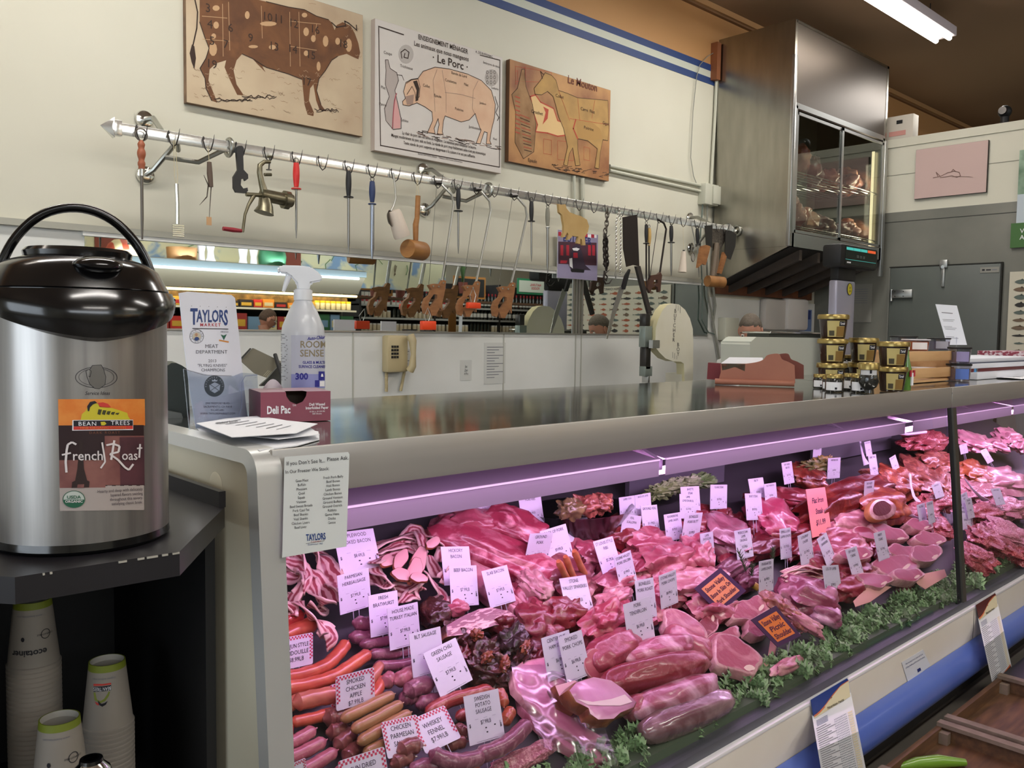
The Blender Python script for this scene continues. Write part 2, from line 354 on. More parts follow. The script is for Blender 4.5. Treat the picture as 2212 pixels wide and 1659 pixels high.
MB().box((CX0+.03, W_-.05, zu-.06), (CX1, W_-.02, zu+.12), mat('ply_orange', '55301c', .7, noise=(8, .3, .7), col2='6f4022')).build('support_board', lk)
def striplamp(x0, x1, y, label):
    t = thing('strip_lamp', ((x0+x1)/2, y, 3.8), label, 'ceiling lamp', 'strip lamps')
    MB().box((x0, y-.09, 3.83), (x1, y+.09, 3.90), mat('lamp_housing', 'd8cfd8', .5), bev=.004).build('housing', t)
    for s in (-.05, .05):
        MB().tube([(x0+.03, y+s, 3.815), (x1-.03, y+s, 3.815)], .0175, mat('tube_glow', 'fffaf0', .5, emit=('fff6e6', 14)), 12).build('tube', t)
    for x in (x0+.3, x1-.3): MB().tube([(x, y, 3.9), (x, y, ZC)], .004, dkst, 6).build('hanger', t)
    return t
striplamp(4.7, 7.13, 2.7, 'white strip lamp with two tubes, the one seen overhead at top right')
for x, y in ((.4, 2.7), (4.5, -.6), (.6, -.6), (5.2, -3.6), (.6, -3.6)):
    striplamp(x-1.2, x+1.2, y, 'white strip lamp with two tubes on the shop ceiling')
YF, YK = 1.35, 2.26       # front band plane, rear edge
XE = 6.9
mc = thing('meat_display_case', (3.8, 1.8, 0), 'long stainless and glass meat display case with blue bumper rail', 'display case')
topm = mat('counter_top_steel', 'a4a5a0', .10, .88, noise=(5, .3, .7, 2), col2='7f807b')
band = mat('band_steel', 'bcb8b3', .36, .55, noise=(3, .3, .7, 3), col2='aeaaa5', stretch=(.3, 1, 6))
creamp = mat('case_cream', 'd8d0b8', .45); creamk = mat('kick_cream', 'eee6da', .42, noise=(3, .3, .8), col2='e6dccd')
b = MB().box((.70, YF+.002, 1.268), (3.795, YK, 1.287), topm).box((3.805, YF+.002, 1.268), (XE, YK, 1.287), topm); b.build('counter_top', mc)
b = MB().box((.70, YF-.006, 1.205), (3.797, YF+.004, 1.29), band, bev=.002).box((3.803, YF-.006, 1.205), (XE, YF+.004, 1.29), band, bev=.002); b.build('front_band', mc)
b = MB().box((.70, YF+.004, 1.285), (XE, YF+.008, 1.288), chrome); b.build('band_edge', mc)
r = .045; arc = lambda cx, cz, rr, n=8: [(cx-rr*sin(a*pi/2/n), cz+rr*cos(a*pi/2/n)) for a in range(n+1)]   # y,z going up then left
outer = [(YK, 1.292)]+[(y, z) for y, z in arc(YF-.02+r, 1.292-r, r)]+[(1.265, .42), (1.255, 0.1)]
inner = [(YK, 1.268)]+[(y, z) for y, z in arc(YF-.02+r, 1.292-r, r-.024)]+[(1.289, .42), (1.279, .1)]
Wx = Matrix(((0, 0, 1, 0), (1, 0, 0, 0), (0, 1, 0, 0), (0, 0, 0, 1)))
fb = MB(); n = len(outer); off = .665
vs = [(off, y, z) for y, z in outer]+[(.712, y, z) for y, z in outer]+[(off-.006, y+.0, z) for y, z in inner]+[(.712, y, z) for y, z in inner]
fb.faces(vs, [(i, i+1, n+i+1, n+i) for i in range(n-1)]+[(2*n+i, 2*n+i+1, i+1, i) for i in range(n-1)]+[(n+i, n+i+1, 3*n+i+1, 3*n+i) for i in range(n-1)]+[(3*n+i, 3*n+i+1, 2*n+i+1, 2*n+i) for i in range(n-1)], mat('frame_alu', 'd4d5d3', .36, .6))
bmesh.ops.recalc_face_normals(fb.bm, faces=fb.bm.faces)
fb.build('end_frame', mc)
inn = inner+[(YK, .1)]
MB().prism([(y, z) for y, z in inn], .02, creamp, Wx, z0=.662).build('end_panel', mc)
p = at(462, 1052, 'X', .66)
MB().lathe([(0, .001), (.026, .001), (.028, 0)], mat('cream_cap', 'd2c9b0', .5), frame((.6615, p.y-.005, p.z+.0), (0, -1, 0), (0, 0, 1)), 28).build('round_cap', mc)
gz0, gz1 = .395, 1.207; gy0, gy1 = 1.262, 1.338
glass = pane('case_glass', 'f2f4f2', .035, .015, .8)
for a, c in ((.712, 3.72), (3.80, XE)):
    fx([(a, gy0, gz0), (c, gy0, gz0), (c, gy1, gz1), (a, gy1, gz1)], [(0, 1, 2, 3)], glass).build('glass_pane', mc)
pm = mat('post_dark', '23242c', .35, .4); pl = mat('post_steel', '77736a', .4, .8)
fx([(3.72, gy0-.004, gz0), (3.765, gy0-.004, gz0), (3.765, gy1-.004, gz1), (3.72, gy1-.004, gz1)], [(0, 1, 2, 3)], pm).build('glass_post', mc)
fx([(3.765, gy0-.012, gz0), (3.80, gy0-.012, gz0), (3.80, gy1-.012, gz1), (3.765, gy1-.012, gz1), (3.765, gy0, gz0), (3.765, gy1, gz1)], [(0, 1, 2, 3), (0, 3, 5, 4)], pl).build('post_cover', mc)
rail = mat('glass_channel', '5d5e66', .45, .3)
MB().box((.712, gy0-.012, .372), (XE, gy0+.03, .40), rail).build('glass_channel', mc)
MB().box((.712, gy0-.03, .362), (XE, gy0+.01, .374), mat('ledge_white', 'e4e1e2', .4), bev=.002).build('ledge', mc)
kp = fx([(.712, gy0-.028, .365), (3.84, gy0-.028, .365), (3.84, gy0-.028, .2), (.712, gy0-.028, .2)], [(3, 2, 1, 0)], creamk)
kp.faces([(3.845, gy0-.028, .365), (XE, gy0-.028, .365), (XE, gy0-.028, .2), (3.845, gy0-.028, .2)], [(3, 2, 1, 0)], creamk)
kp.build('kick_panel', mc)
blu = mat('bumper_blue', '5870c4', .3, coat=.3, noise=(2.5, .35, .8, 4), col2='6a80ca')
bp_ = []
for k in range(9):
    a = -pi/2+pi*k/8; bp_.append((gy0-.03-.055*cos(a), .165+.07*sin(a)*1.0))
bu = MB(); nn = len(bp_)
bu.faces([(x, y, z) for x in (.712, XE) for y, z in bp_], [(i, i+1, nn+i+1, nn+i) for i in range(nn-1)], blu); bmesh.ops.reverse_faces(bu.bm, faces=bu.bm.faces); bu.build('bumper_rail', mc)
MB().box((.72, gy0-.02, .03), (XE, gy0+.0, .2), mat('base_dark', '2a2623', .7)).build('base_panel', mc)  # one flat dark brown all along the base
deckm = mat('deck_metal', '4b4a4e', .5, .3); lin_ = mat('lining', '3c3c40', .6)
d0 = Vector((.712, 1.29, .42-.571*.04)); 
fx([(.712, 1.28, .39), (XE, 1.28, .39), (XE, 2.2, .915), (.712, 2.2, .915)], [(0, 1, 2, 3)], deckm).build('sloping_deck', mc)
MB().box((.712, 2.19, .1), (XE, 2.25, 1.268), lin_).build('rear_panel', mc)
grl = MB()
for k in range(60): x = .8+k*.1; grl.box((x, 2.17, .98), (x+.07, 2.19, 1.0), blk).box((x, 2.17, 1.03), (x+.07, 2.19, 1.05), blk)
grl.build('rear_grille', mc)
MB().box((.712, 1.345, 1.262), (XE, 2.19, 1.268), lin_).build('inner_ceiling', mc)
hm_ = mat('lamp_housing_metal', '9a8e9c', .5, .1); gl2 = mat('case_tube', 'ffd8f4', .5, emit=('f7b8ee', 3.0))
for a, c, y in ((.73, 2.0, 1.50), (2.03, 3.72, 1.50), (3.8, 5.1, 1.50), (5.13, XE-.1, 1.50)):
    hb = fx([(a, y, 1.134), (c, y, 1.134), (c, y, 1.085), (a, y, 1.085), (a, y+.11, 1.105), (c, y+.11, 1.105), (a, y+.11, 1.15), (c, y+.11, 1.15)], [(0, 3, 2, 1), (0, 1, 7, 6), (6, 7, 5, 4)], hm_)
    o = hb.build('lamp_hood', mc)
    MB().tube([(a+.03, 1.362, 1.212), (c-.03, 1.362, 1.212)], .009, gl2, 8).build('front_tube', mc)
    MB().tube([(a+.03, y+.05, 1.088), (c-.03, y+.05, 1.088)], .012, gl2, 10).build('lamp_tube', o)
    MB().box((a, y-.004, 1.131), (c, y+.002, 1.136), mat('hood_lip', 'f6eef6', .25)).build('hood_lip', o)
for a in (.95, 2.01, 3.2, 4.6, 5.9):
    fx([(a, 1.51, 1.13), (a+.02, 1.51, 1.13), (a+.02, 1.85, 1.26), (a, 1.85, 1.26), (a, 1.51, 1.10), (a+.02, 1.51, 1.10), (a+.02, 1.85, 1.24), (a, 1.85, 1.24)], [(0, 1, 2, 3), (7, 6, 5, 4), (0, 3, 7, 4), (1, 5, 6, 2)], hm_).build('hood_bracket', mc)
ZS = 2.304
def zc(pts): return [(380+x/ZS, y/ZS) for x, y in pts]
class Pic:
    def __init__(s, v, depth_, m, mside, corners, ax='Y'):
        s.v = v; s.ax = ax; s.mb = MB(); ps = [at(*c, ax, v) for c in corners]; s.lv = 0
        z0, z1 = min(p.z for p in ps), max(p.z for p in ps); i = 0 if ax == 'Y' else 1
        a, b = min(p[i] for p in ps), max(p[i] for p in ps); s.bb = (a, b, z0, z1)
        if ax == 'Y': s.mb.box((a, v, z0), (b, v+depth_, z1), mside); s.mb.box((a+.001, v-.001, z0+.001), (b-.001, v, z1-.001), m)
        else: s.mb.box((v, a, z0), (v+depth_, b, z1), mside); s.mb.box((v-.001, a+.001, z0+.001), (v, b-.001, z1-.001), m)
    def P(s, x, y):
        p = at(x, y, s.ax, s.v-.0015-s.lv*.0005); i = 0 if s.ax == 'Y' else 1
        p[i] = min(max(p[i], s.bb[0]+.002), s.bb[1]-.002); p.z = min(max(p.z, s.bb[2]+.002), s.bb[3]-.002); return p
    def shape(s, pts, m, lv=0): 
        s.lv = lv; vs = [s.P(*p) for p in pts]; out = [vs[0]]
        for v in vs[1:]:
            if (v-out[-1]).length > 1e-4: out.append(v)
        s.mb.faces(out, [tuple(range(len(out)))], m)
    def line(s, pts, wd, m, lv=2):
        s.lv = lv; ps = [s.P(*p) for p in pts]; n = (0, 1, 0) if s.ax == 'Y' else (1, 0, 0)
        for a, b in zip(ps, ps[1:]):
            d = b-a
            if d.length < 1e-5: continue
            q = d.normalized().cross(Vector(n))*wd/2; e = d.normalized()*wd*.3
            s.mb.faces([a-q-e, b-q+e, b+q+e, a+q-e], [(0, 1, 2, 3)], m)
    def text(s, x, y, t, size, m, sx=1, bold=0, lv=3, rot=0, shear=0, align='CENTER', sp=1):
        s.lv = lv; p = s.P(x, y); X = (1, 0, 0) if s.ax == 'Y' else (0, -1, 0)
        W = frame(p, X, (0, 0, 1)) @ Matrix.Rotation(rot, 4, 'Z'); s.mb.text(t, size, m, W, sx=sx, bold=bold, z=0, shear=shear, align=align, sp=sp)
parch = mat('parchment', 'd2c0a2', .6, noise=(2.2, .3, .72, 5), col2='a88e74'); parchs = mat('parchment_edge', '8d6f55', .7, noise=(14, .3, .7), col2='5e4a3c')
cowm = mat('cow_brown', '7d5230', .7, noise=(7, .3, .72, 5, 1), col2='5c3a24'); cowl = mat('cow_light', 'c29d76', .7); lineb = mat('etched_line', '3a2a22', .8); scrib = mat('faded_script', 'a58b70', .8)
p = Pic(3.868, .03, parch, parchs, [(403, 221), (783, 291), (781, 32), (402, -45)])
p.shape(zc([(118, -30), (300, -25), (450, 8), (560, 35), (640, 48), (700, 80), (760, 98), (775, 112), (790, 150), (800, 125), (830, 110), (870, 130), (890, 165), (908, 215), (917, 262), (908, 295), (885, 285), (850, 268), (805, 280), (775, 300), (745, 350), (712, 392), (700, 450), (722, 520), (747, 554), (715, 548), (698, 500), (684, 420), (668, 440), (662, 500), (687, 560), (684, 578), (655, 570), (640, 520), (632, 440), (628, 395), (560, 368), (450, 335), (430, 330), (446, 360), (405, 318), (380, 290), (330, 268), (302, 300), (287, 350), (302, 420), (338, 475), (305, 472), (270, 400), (242, 335), (250, 300), (200, 315), (168, 345), (162, 400), (182, 450), (207, 512), (178, 500), (150, 440), (145, 390), (120, 340), (150, 290), (165, 240), (142, 180), (118, 110)]), cowm)
p.line(zc([(118, 110), (142, 180), (165, 240), (150, 290), (120, 340), (145, 390), (150, 440), (178, 500)]), .004, lineb)
p.line(zc([(450, 8), (560, 35), (640, 48), (700, 80), (760, 98)]), .004, lineb); p.line(zc([(330, 268), (380, 290), (450, 335), (560, 368), (628, 395)]), .004, lineb)
p.line(zc([(805, 280), (775, 300), (745, 350), (712, 392), (700, 450), (722, 520)]), .004, lineb)
p.line(zc([(775, 112), (800, 135), (845, 128), (840, 105), (860, 115), (900, 150), (898, 125)]), .006, lineb)
p.line(zc([(95, 0), (108, 60), (104, 140), (84, 230), (92, 290), (90, 335)]), .006, lineb); p.shape(zc([(80, 220), (68, 265), (78, 310), (92, 345), (100, 290), (92, 230)]), lineb, 1)
for a in [(130, 80, 255, 90), (132, 195, 268, 205), (232, 20, 235, 280), (262, 10, 268, 250), (566, 60, 570, 330), (612, 60, 618, 330), (566, 105, 720, 120), (425, 30, 430, 190), (566, 230, 700, 250), (700, 120, 690, 200)]:
    p.line(zc([a[:2], a[2:]]), .0025, cowl, 2)
for x, y, a, b in ((200, 125, 14, 18), (188, 180, 12, 14), (185, 245, 20, 34), (460, 118, 42, 12), (385, 232, 24, 8), (480, 235, 18, 12), (648, 158, 14, 22), (684, 192, 12, 18), (745, 205, 14, 28), (805, 205, 12, 18), (860, 225, 16, 34), (648, 265, 12, 14), (200, 40, 18, 14), (710, 330, 10, 24), (355, 75, 12, 20), (640, 75, 14, 12)):
    p.shape(zc([(x+a*cos(k*pi/5), y+b*sin(k*pi/5)) for k in range(10)]), cowl, 1)
for x, y, t in ((160, 42, '3'), (170, 122, '4'), (272, 140, '6'), (455, 85, '10'), (512, 95, '11'), (692, 148, '16'), (372, 190, '9'), (488, 232, '13'), (580, 245, '14'), (672, 275, '15'), (180, 205, '5'), (248, 222, '7'), (832, 220, '18'), (650, 408, '17'), (585, 118, '12'), (178, 320, '19')): p.text(*zc([(x, y)])[0], t, .055, lineb)
rr = random.Random(3)
for i in range(150):
    x, y = rr.uniform(60, 915), rr.choice((rr.uniform(330, 640), rr.uniform(0, 640)))
    if y > .19*x+470 or (y < 340 and x < 800 and not (x > 600 and y < .38*x-220)): continue
    n = rr.randint(3, 7); p.line(zc([(x+k*6, y+k*1.3+rr.uniform(-6, 6)) for k in range(n)]), .002, scrib, 1)
for x0_, x1_, y in ((190, 370, 495), (330, 490, 480), (690, 800, 545)):
    p.line(zc([(x0_+(x1_-x0_)*k/14, y+rr.uniform(-7, 9)) for k in range(15)]), .004, lineb)
    p.line(zc([(x0_+10+(x1_-x0_)*k/14, y+6+rr.uniform(-6, 8)) for k in range(15)]), .003, lineb)
p.mb.build('cow_canvas', None, 'brown butcher cow chart with numbered cuts on aged parchment canvas, leftmost wall picture', 'picture')
pw_ = mat('chart_white', 'd9d3cd', .6, noise=(4, .3, .8), col2='d0c9c3'); pig = mat('pig_pink', 'e2bfa0', .7, noise=(9, .35, .7, 4), col2='d8ae90'); pigd = mat('pig_shade', 'a5897a', .7); pk = mat('chart_pink', 'd9a3a0', .7)
p = Pic(3.862, .036, pw_, mat('chart_edge', 'b9aaa0', .6), [(812, 325), (1082, 369), (1083, 124), (810, 43)])
c = [(818, 57), (872, 75)]
p.line(c, .006, lineb); p.line([(818, 57), (822, 314), (1079, 361), (1080, 130), (1037, 119)], .005, lineb)
pg = [(1130, 522), (1128, 505), (1142, 490), (1133, 455), (1145, 410), (1172, 395), (1205, 390), (1230, 355), (1290, 334), (1360, 343), (1450, 368), (1520, 400), (1570, 450), (1590, 520), (1585, 590), (1572, 640), (1562, 700), (1570, 718), (1545, 716), (1550, 660), (1535, 655), (1520, 700), (1515, 716), (1495, 712), (1518, 650), (1500, 600), (1490, 565), (1460, 597), (1420, 607), (1340, 577), (1332, 600), (1326, 655), (1330, 668), (1300, 668), (1310, 620), (1305, 590), (1285, 640), (1290, 665), (1252, 660), (1278, 600), (1275, 557), (1240, 532), (1200, 512), (1160, 527)]
p.shape(zc(pg), pig); p.line(zc(pg+[pg[0]]), .0035, lineb)
hd = [(1148, 415), (1172, 398), (1205, 393), (1215, 430), (1212, 480), (1195, 500), (1190, 460), (1175, 430), (1150, 470)]
p.shape(zc([(1180, 405), (1200, 400), (1212, 440), (1206, 500), (1192, 505), (1198, 450)]), lineb, 1); p.line(zc(hd), .003, lineb)
p.shape(zc([(1140, 480), (1185, 470), (1180, 520), (1150, 522)]), pigd, 1)
p.line(zc([(1300, 345), (1280, 400), (1285, 470), (1290, 555)]), .0025, pigd); p.line(zc([(1325, 350), (1345, 470), (1345, 560)]), .0025, pigd); p.line(zc([(1340, 460), (1420, 470), (1490, 490)]), .0025, pigd); p.line(zc([(1505, 400), (1480, 450), (1475, 540), (1490, 570)]), .0025, pigd)
p.line(zc([(1588, 480), (1604, 530), (1592, 560), (1608, 585), (1600, 600)]), .004, lineb)
for i in range(46):
    x = rr.uniform(1180, 1600); y = 655+(x-1180)*.19+rr.uniform(-14, 12); p.line(zc([(x, y), (x+rr.uniform(15, 40), y+rr.uniform(2, 12))]), .004, lineb if i % 3 else pigd, 0)
ca = [(1042, 298), (1056, 298), (1066, 340), (1100, 362), (1108, 400), (1090, 450), (1106, 520), (1121, 590), (1121, 640), (1082, 645), (1045, 600), (1038, 540), (1062, 480), (1042, 420), (1046, 350)]
p.shape(zc(ca), mat('carcass_grey', 'b5aaa4', .7)); p.line(zc(ca+[ca[0]]), .003, lineb); p.shape(zc([(1090, 470), (1105, 530), (1118, 600), (1116, 638), (1085, 640), (1080, 560)]), pk, 1)
p.line(zc([(1098, 465), (1088, 500), (1082, 560), (1078, 640)]), .006, mat('spine_red', 'a8505a', .7)); p.line(zc([(1100, 372), (1125, 375), (1135, 400)]), .003, lineb)
for cx_, cy_, r0 in ((1145, 270, 38), (1571, 387, 34)):
    p.shape(zc([(cx_+r0*cos(k*pi/10), cy_+r0*1.25*sin(k*pi/10)) for k in range(20)]), mat('vignette_grey', 'b9b2ac', .7))
p.line(zc([(1125, 290), (1120, 260), (1140, 245), (1160, 260), (1155, 290), (1135, 285), (1140, 265)]), .005, lineb)
for k in range(9): 
    x, y = 1550+(k % 3)*18, 360+(k//3)*25; p.line(zc([(x+5*cos(a*pi/3), y+9*sin(a*pi/3)) for a in range(7)]), .002, lineb)
T_ = lambda x, y, t, s, **k: p.text(*zc([(x, y)])[0], t, s, lineb, **k)
T_(1333, 222, 'ENSEIGNEMENT MÉNAGER', .037, sx=.8, bold=.01); T_(1325, 257, 'Les animaux que nous mangeons', .036, sx=.82, bold=.01); T_(1367, 312, '· Le Porc ·', .062, bold=.012)
for x, y, t in ((1055, 265, 'Coupe'), (1148, 335, 'Trichinose'), (1247, 428, 'Collet'), (1368, 405, 'Cotelettes'), (1445, 422, 'Filet'), (1303, 478, 'Epaule'), (1410, 545, 'Poitrine'), (1528, 515, 'Jambon'), (1490, 637, 'Jambonneau'), (1588, 692, 'Pied'), (1138, 600, 'Échine'), (1410, 372, 'Bande de Lard'), (1570, 322, 'Embryons de ténia'), (1588, 440, 'Ladrerie'), (1535, 270, 'A. DE BUFFONAC'), (1032, 436, 'Plat'), (1030, 520, 'Panne')): T_(x, y, t, .022 if x < 1500 else .019, sx=.9)
for y, t in ((700, 'La chair du porc sain est ferme et rougeâtre : Le saindoux peut remplacer le beurre.'), (722, 'Mangez modérément du porc salé ou fumé. La viande de porc trop fraîchement salée n’est pas économique'), (746, 'Toute viande de porc suspecte est dangereuse si la cuisson n’en est pas suffisante.')):
    T_(1318, y, t, .0235, sx=.66, bold=.012)
T_(1318, 786, 'Extrait NATHAN, Éditeur · Tableaux d’Économie Domestique', .014, sx=.9)
p.mb.build('pig_canvas', None, 'white French pork chart canvas with pink pig, middle wall picture', 'picture')
am = mat('amber_parchment', 'c4935a', .6, noise=(2.6, .35, .65, 5), col2='80492e'); redo = mat('chart_red', 'bb4a34', .7); shp = mat('sheep_ochre', 'a5814c', .7, noise=(8, .35, .7), col2='c09858')
p = Pic(3.864, .032, am, mat('amber_edge', '5f4028', .6), [(1106, 350), (1315, 389), (1315, 194), (1101, 131)])
rd = [(1765, 480), (1790, 472), (1815, 508), (1880, 540), (1900, 600), (1990, 630), (1980, 668), (1900, 678), (1850, 662), (1790, 655), (1800, 620), (1780, 560)]
p.shape(zc(rd), mat('amber_pale', 'e0bd85', .7), 0); p.line(zc(rd+[rd[0]]), .008, redo, 1)
p.shape(zc([(1828, 530), (1855, 545), (1850, 590), (1825, 620), (1840, 560)]), redo, 1)
sh = [(1788, 468), (1783, 440), (1815, 400), (1838, 362), (1870, 375), (1892, 400), (1905, 450), (1950, 465), (2000, 487), (2150, 500), (2155, 650), (2150, 700), (2125, 695), (2112, 760), (2105, 840), (2085, 835), (2098, 740), (2050, 700), (2000, 690), (2000, 740), (2012, 822), (1990, 825), (1975, 735), (1958, 765), (1948, 826), (1930, 820), (1950, 730), (1930, 640), (1905, 580), (1890, 520), (1878, 480), (1850, 455), (1820, 472)]
p.shape(zc(sh), shp, 2); p.line(zc(sh+[sh[0]]), .003, lineb, 3); p.line(zc([(1830, 370), (1815, 355), (1825, 392)]), .004, lineb, 3)
p.shape(zc([(1990, 600), (2060, 600), (2110, 640), (2125, 690), (2060, 700), (2000, 680)]), mat('belly_yellow', 'b0884c', .7), 3); p.line(zc([(1990, 595), (1978, 640), (2000, 690)]), .01, redo, 4)
for a in ((1905, 450, 1960, 600), (2000, 490, 2010, 600), (2085, 500, 2070, 590), (1960, 590, 2150, 620)): p.line(zc([a[:2], a[2:]]), .0025, redo, 4)
cb = [(1722, 345), (1735, 345), (1742, 430), (1775, 520), (1792, 620), (1782, 755), (1730, 790), (1688, 710), (1692, 560), (1672, 470), (1700, 440)]
p.shape(zc(cb), mat('carcass_ochre', 'a88258', .7, noise=(14, .3, .7), col2='8a643e'), 1); p.line(zc(cb+[cb[0]]), .003, lineb, 2)
for k in range(12): p.line(zc([(1712+k*2, 570+k*16), (1760+k, 590+k*15)]), .004, lineb if k % 2 else redo, 3)
for k in range(9): p.line(zc([(1690, 480+k*22), (1712, 488+k*22)]), .006, redo, 3)
for a in ((1690, 330, 1870, 410), (1700, 350, 1690, 420), (1740, 330, 1735, 390), (1830, 690, 1870, 770), (1900, 700, 1980, 800), (2030, 730, 2060, 800)): p.line(zc([a[:2], (a[2], a[1]+8), a[2:], (a[0], a[3]-6), a[:2]]), .002, redo, 1)
for i in range(50): x = rr.uniform(1870, 2150); y = 825+(x-1870)*.17+rr.uniform(-10, 14); p.line(zc([(x, y), (x+rr.uniform(10, 24), y+rr.uniform(-6, 8))]), .003, lineb, 1)
p.text(*zc([(2025, 418)])[0], 'Le Mouton', .072, mat('brick_ink', '6b3426', .7), sx=.9, bold=.01, lv=4)
for x, y, t in ((1798, 560, 'Crochet'), (1910, 480, 'Collet'), (2050, 550, 'Carré  Filet'), (2055, 640, 'Poitrine'), (1775, 800, 'Epaule'), (2140, 615, 'Gigot')): p.text(*zc([(x, y)])[0], t, .03, lineb, lv=5)
p.mb.build('sheep_canvas', None, 'amber sheep butchery chart canvas with red outlines, right of the pig chart', 'picture')
XP = PX-.03
p = Pic(XP, .028, mat('pale_pink', 'c4aaa4', .7), mat('canvas_black', '2a2220', .6), [(1979, 324), (2133, 303), (2130, 414), (1978, 430)], 'X')
fl = mat('fish_line', '7d625a', .8)
def z6(pts): return [(1650+x/3.936, y/3.936) for x, y in pts]
p.line(z6([(1440, 1512), (1500, 1500), (1560, 1470), (1620, 1455), (1660, 1465), (1672, 1495), (1640, 1508), (1600, 1495), (1540, 1505), (1500, 1510)]), .006, fl)
p.line(z6([(1500, 1500), (1465, 1465), (1480, 1500)]), .006, fl); p.line(z6([(1595, 1460), (1610, 1440), (1632, 1460)]), .006, fl)
for k in range(10): p.line(z6([(1600+k*15, 1505-k*.5), (1640+k*15, 1498+k)]), .004, mat('fish_wash', 'a58a82', .8), 1)
p.mb.build('fish_drawing', None, 'pale pink drawing of a curved fish hung on the white partition', 'picture')
gz = at(2200, 325, 'X', XP); gz2 = at(2200, 560, 'X', XP)
b = MB(); y1_ = at(2199, 400, 'X', XP).y; grn = mat('poster_green', '2f5a3c', .5, noise=(4, .35, .65, 4), col2='9fb8a0'); grn2 = mat('poster_green_block', '3f6a32', .5)
b.box((XP, y1_-.8, gz.z-.34), (XP+.02, y1_, gz.z), grn).box((XP, y1_-.8, gz.z-.56), (XP+.02, y1_, gz.z-.34), mat('poster_pale', 'b9c4cc', .5)).box((XP, y1_-.8, gz.z-.75), (XP+.02, y1_+.035, gz.z-.56), grn2)
b.text('VEGETARIAN\nALL NATURAL', .05, paper, frame((XP, y1_-.03, gz.z-.65), (0, -1, 0), (0, 0, 1)), align='LEFT', z=.002)
b.build('green_poster', None, 'green and white farm poster at the right edge of the photo', 'poster')
fa, fb_ = at(2180, 600, 'X', XP).y, .62; fz1 = at(2182, 587, 'X', XP).z; fz0 = fz1-.92
b = MB().box((XP+.012, fb_, fz0), (XP+.02, fa, fz1), mat('chart_paper', 'c9c4b2', .6))
FISHC = [mat('fish_slate', '59655f', .6), mat('fish_brown', '6d5a48', .6), mat('fish_rust', 'a5573a', .6), mat('fish_dark', '2c2a28', .6)]
def fish(W, L, H, m, mb, z=.002):
    n = 9; up = []; lo = []
    for k in range(n+1):
        t = k/n; h = H*sin(pi*min(1, t*1.12))**.7*.5 if t < .88 else H*.12
        up.append((L*(t-.5), h)); lo.append((L*(t-.5), -h))
    pts = up+[(L*.62, H*.45), (L*.57, 0), (L*.62, -H*.45)]+lo[::-1]
    mb.faces([(x, y, z) for x, y in pts], [tuple(range(len(pts)))], m, W)
    mb.faces([(-L*.1, H*.4, z), (0, H*.75, z), (L*.12, H*.35, z)], [(0, 1, 2)], m, W)
rf = random.Random(5); NC = 9
for c in range(NC):
    for k in range(14):
        W = frame((XP+.011, fa-.09-c*(fa-fb_-.12)/NC, fz1-.08-k*.06), (0, -1, 0), (0, 0, 1))
        fish(W, rf.uniform(.07, .13), rf.uniform(.015, .04), rf.choice(FISHC), b)
b.text('FISH CHART', .04, ink, frame((XP+.011, (fa+fb_)/2, fz1-.03), (0, -1, 0), (0, 0, 1)), z=.002)
b.build('fish_chart', None, 'pale chart of many fish species on the partition beside the cold room door', 'poster')
np_ = at(1855, 655, 'X', PX-.002)
b = MB().box((PX-.006, np_.y-.12, np_.z-.17), (PX-.002, np_.y+.12, np_.z+.17), mat('grey_notice', '8b8a82', .6))
for k in range(7): b.box((PX-.007, np_.y-.08, np_.z+.12-k*.02), (PX-.006, np_.y+.07, np_.z+.125-k*.02), inkg)
b.build('notice_sheet', None, 'grey typed notice taped on the cold room wall behind the scale pole', 'notice')
q = at(1937, 290, 'X', PX+.02)
b = MB().box((PX+.01, q.y-.14, zp), (PX+.12, q.y+.10, zp+.2), mat('carton_white', 'c9c2b6', .7), bev=.004).box((PX+.006, q.y-.05, zp+.13), (PX+.01, q.y+.0, zp+.16), blk).box((PX+.006, q.y-.08, zp+.03), (PX+.01, q.y+.06, zp+.07), mat('carton_pink', 'c98f86', .7))
b.build('carton', None, 'white carton standing on top of the partition behind the locker', 'box')
q = at(2170, 262, 'X', PX+.06)
b = MB().tube([(PX+.06, q.y, zp), (PX+.06, q.y, zp+.06)], .03, blk, 12).sphere(Matrix.Translation((PX+.06, q.y, zp+.1)) @ Matrix.Diagonal((.05, .05, .05, 1)), blk, 14, 8).tube([(PX+.02, q.y, zp+.1), (PX-.005, q.y, zp+.1)], .03, dkst, 14)
b.build('camera_dome', None, 'small black camera on top of the partition under the dark ceiling', 'camera')
YR = 3.66
rl = thing('hanging_rail', (3.4, YR, 2.3), 'long silver hook rail with spear tip holding butcher tools on the wall', 'tool rail')
railm = mat('rail_silver', 'ecece8', .2, .8, noise=(9, .3, .8), col2='d8d8d4')
za = (at(268, 272, 'Y', YR).z+at(1500, 486, 'Y', YR).z)/2; xa, xb = at(262, 272, 'Y', YR).x, at(1572, 495, 'Y', YR).x
MB().box((xa, YR-.006, za-.025), (xb, YR+.006, za+.022), railm, bev=.002).build('bar', rl)
t = MB(); tip = at(216, 265, 'Y', YR).x; 
def spear(t, x, xt):
    s = 1 if xt > x else -1
    t.box((x, YR-.012, za-.032), (x-s*.03, YR+.012, za+.030), railm, bev=.002)
    v = [(x, YR-.014, za-.042), (x, YR-.014, za+.038), (x, YR+.014, za+.038), (x, YR+.014, za-.042), (xt, YR, za), (x+(xt-x)*.25, YR-.022, za), (x+(xt-x)*.25, YR+.022, za)]
    t.faces(v, [(0, 5, 4), (1, 4, 5), (0, 1, 5), (2, 6, 4), (3, 4, 6), (2, 3, 6), (1, 2, 4), (0, 4, 3)], railm)
    t.build('spear_tip', rl)
spear(t, xa-.03, tip); spear(MB(), xb, xb+.12)
def PR(x, y, v=YR-.03): return at(x, y, 'Y', v)
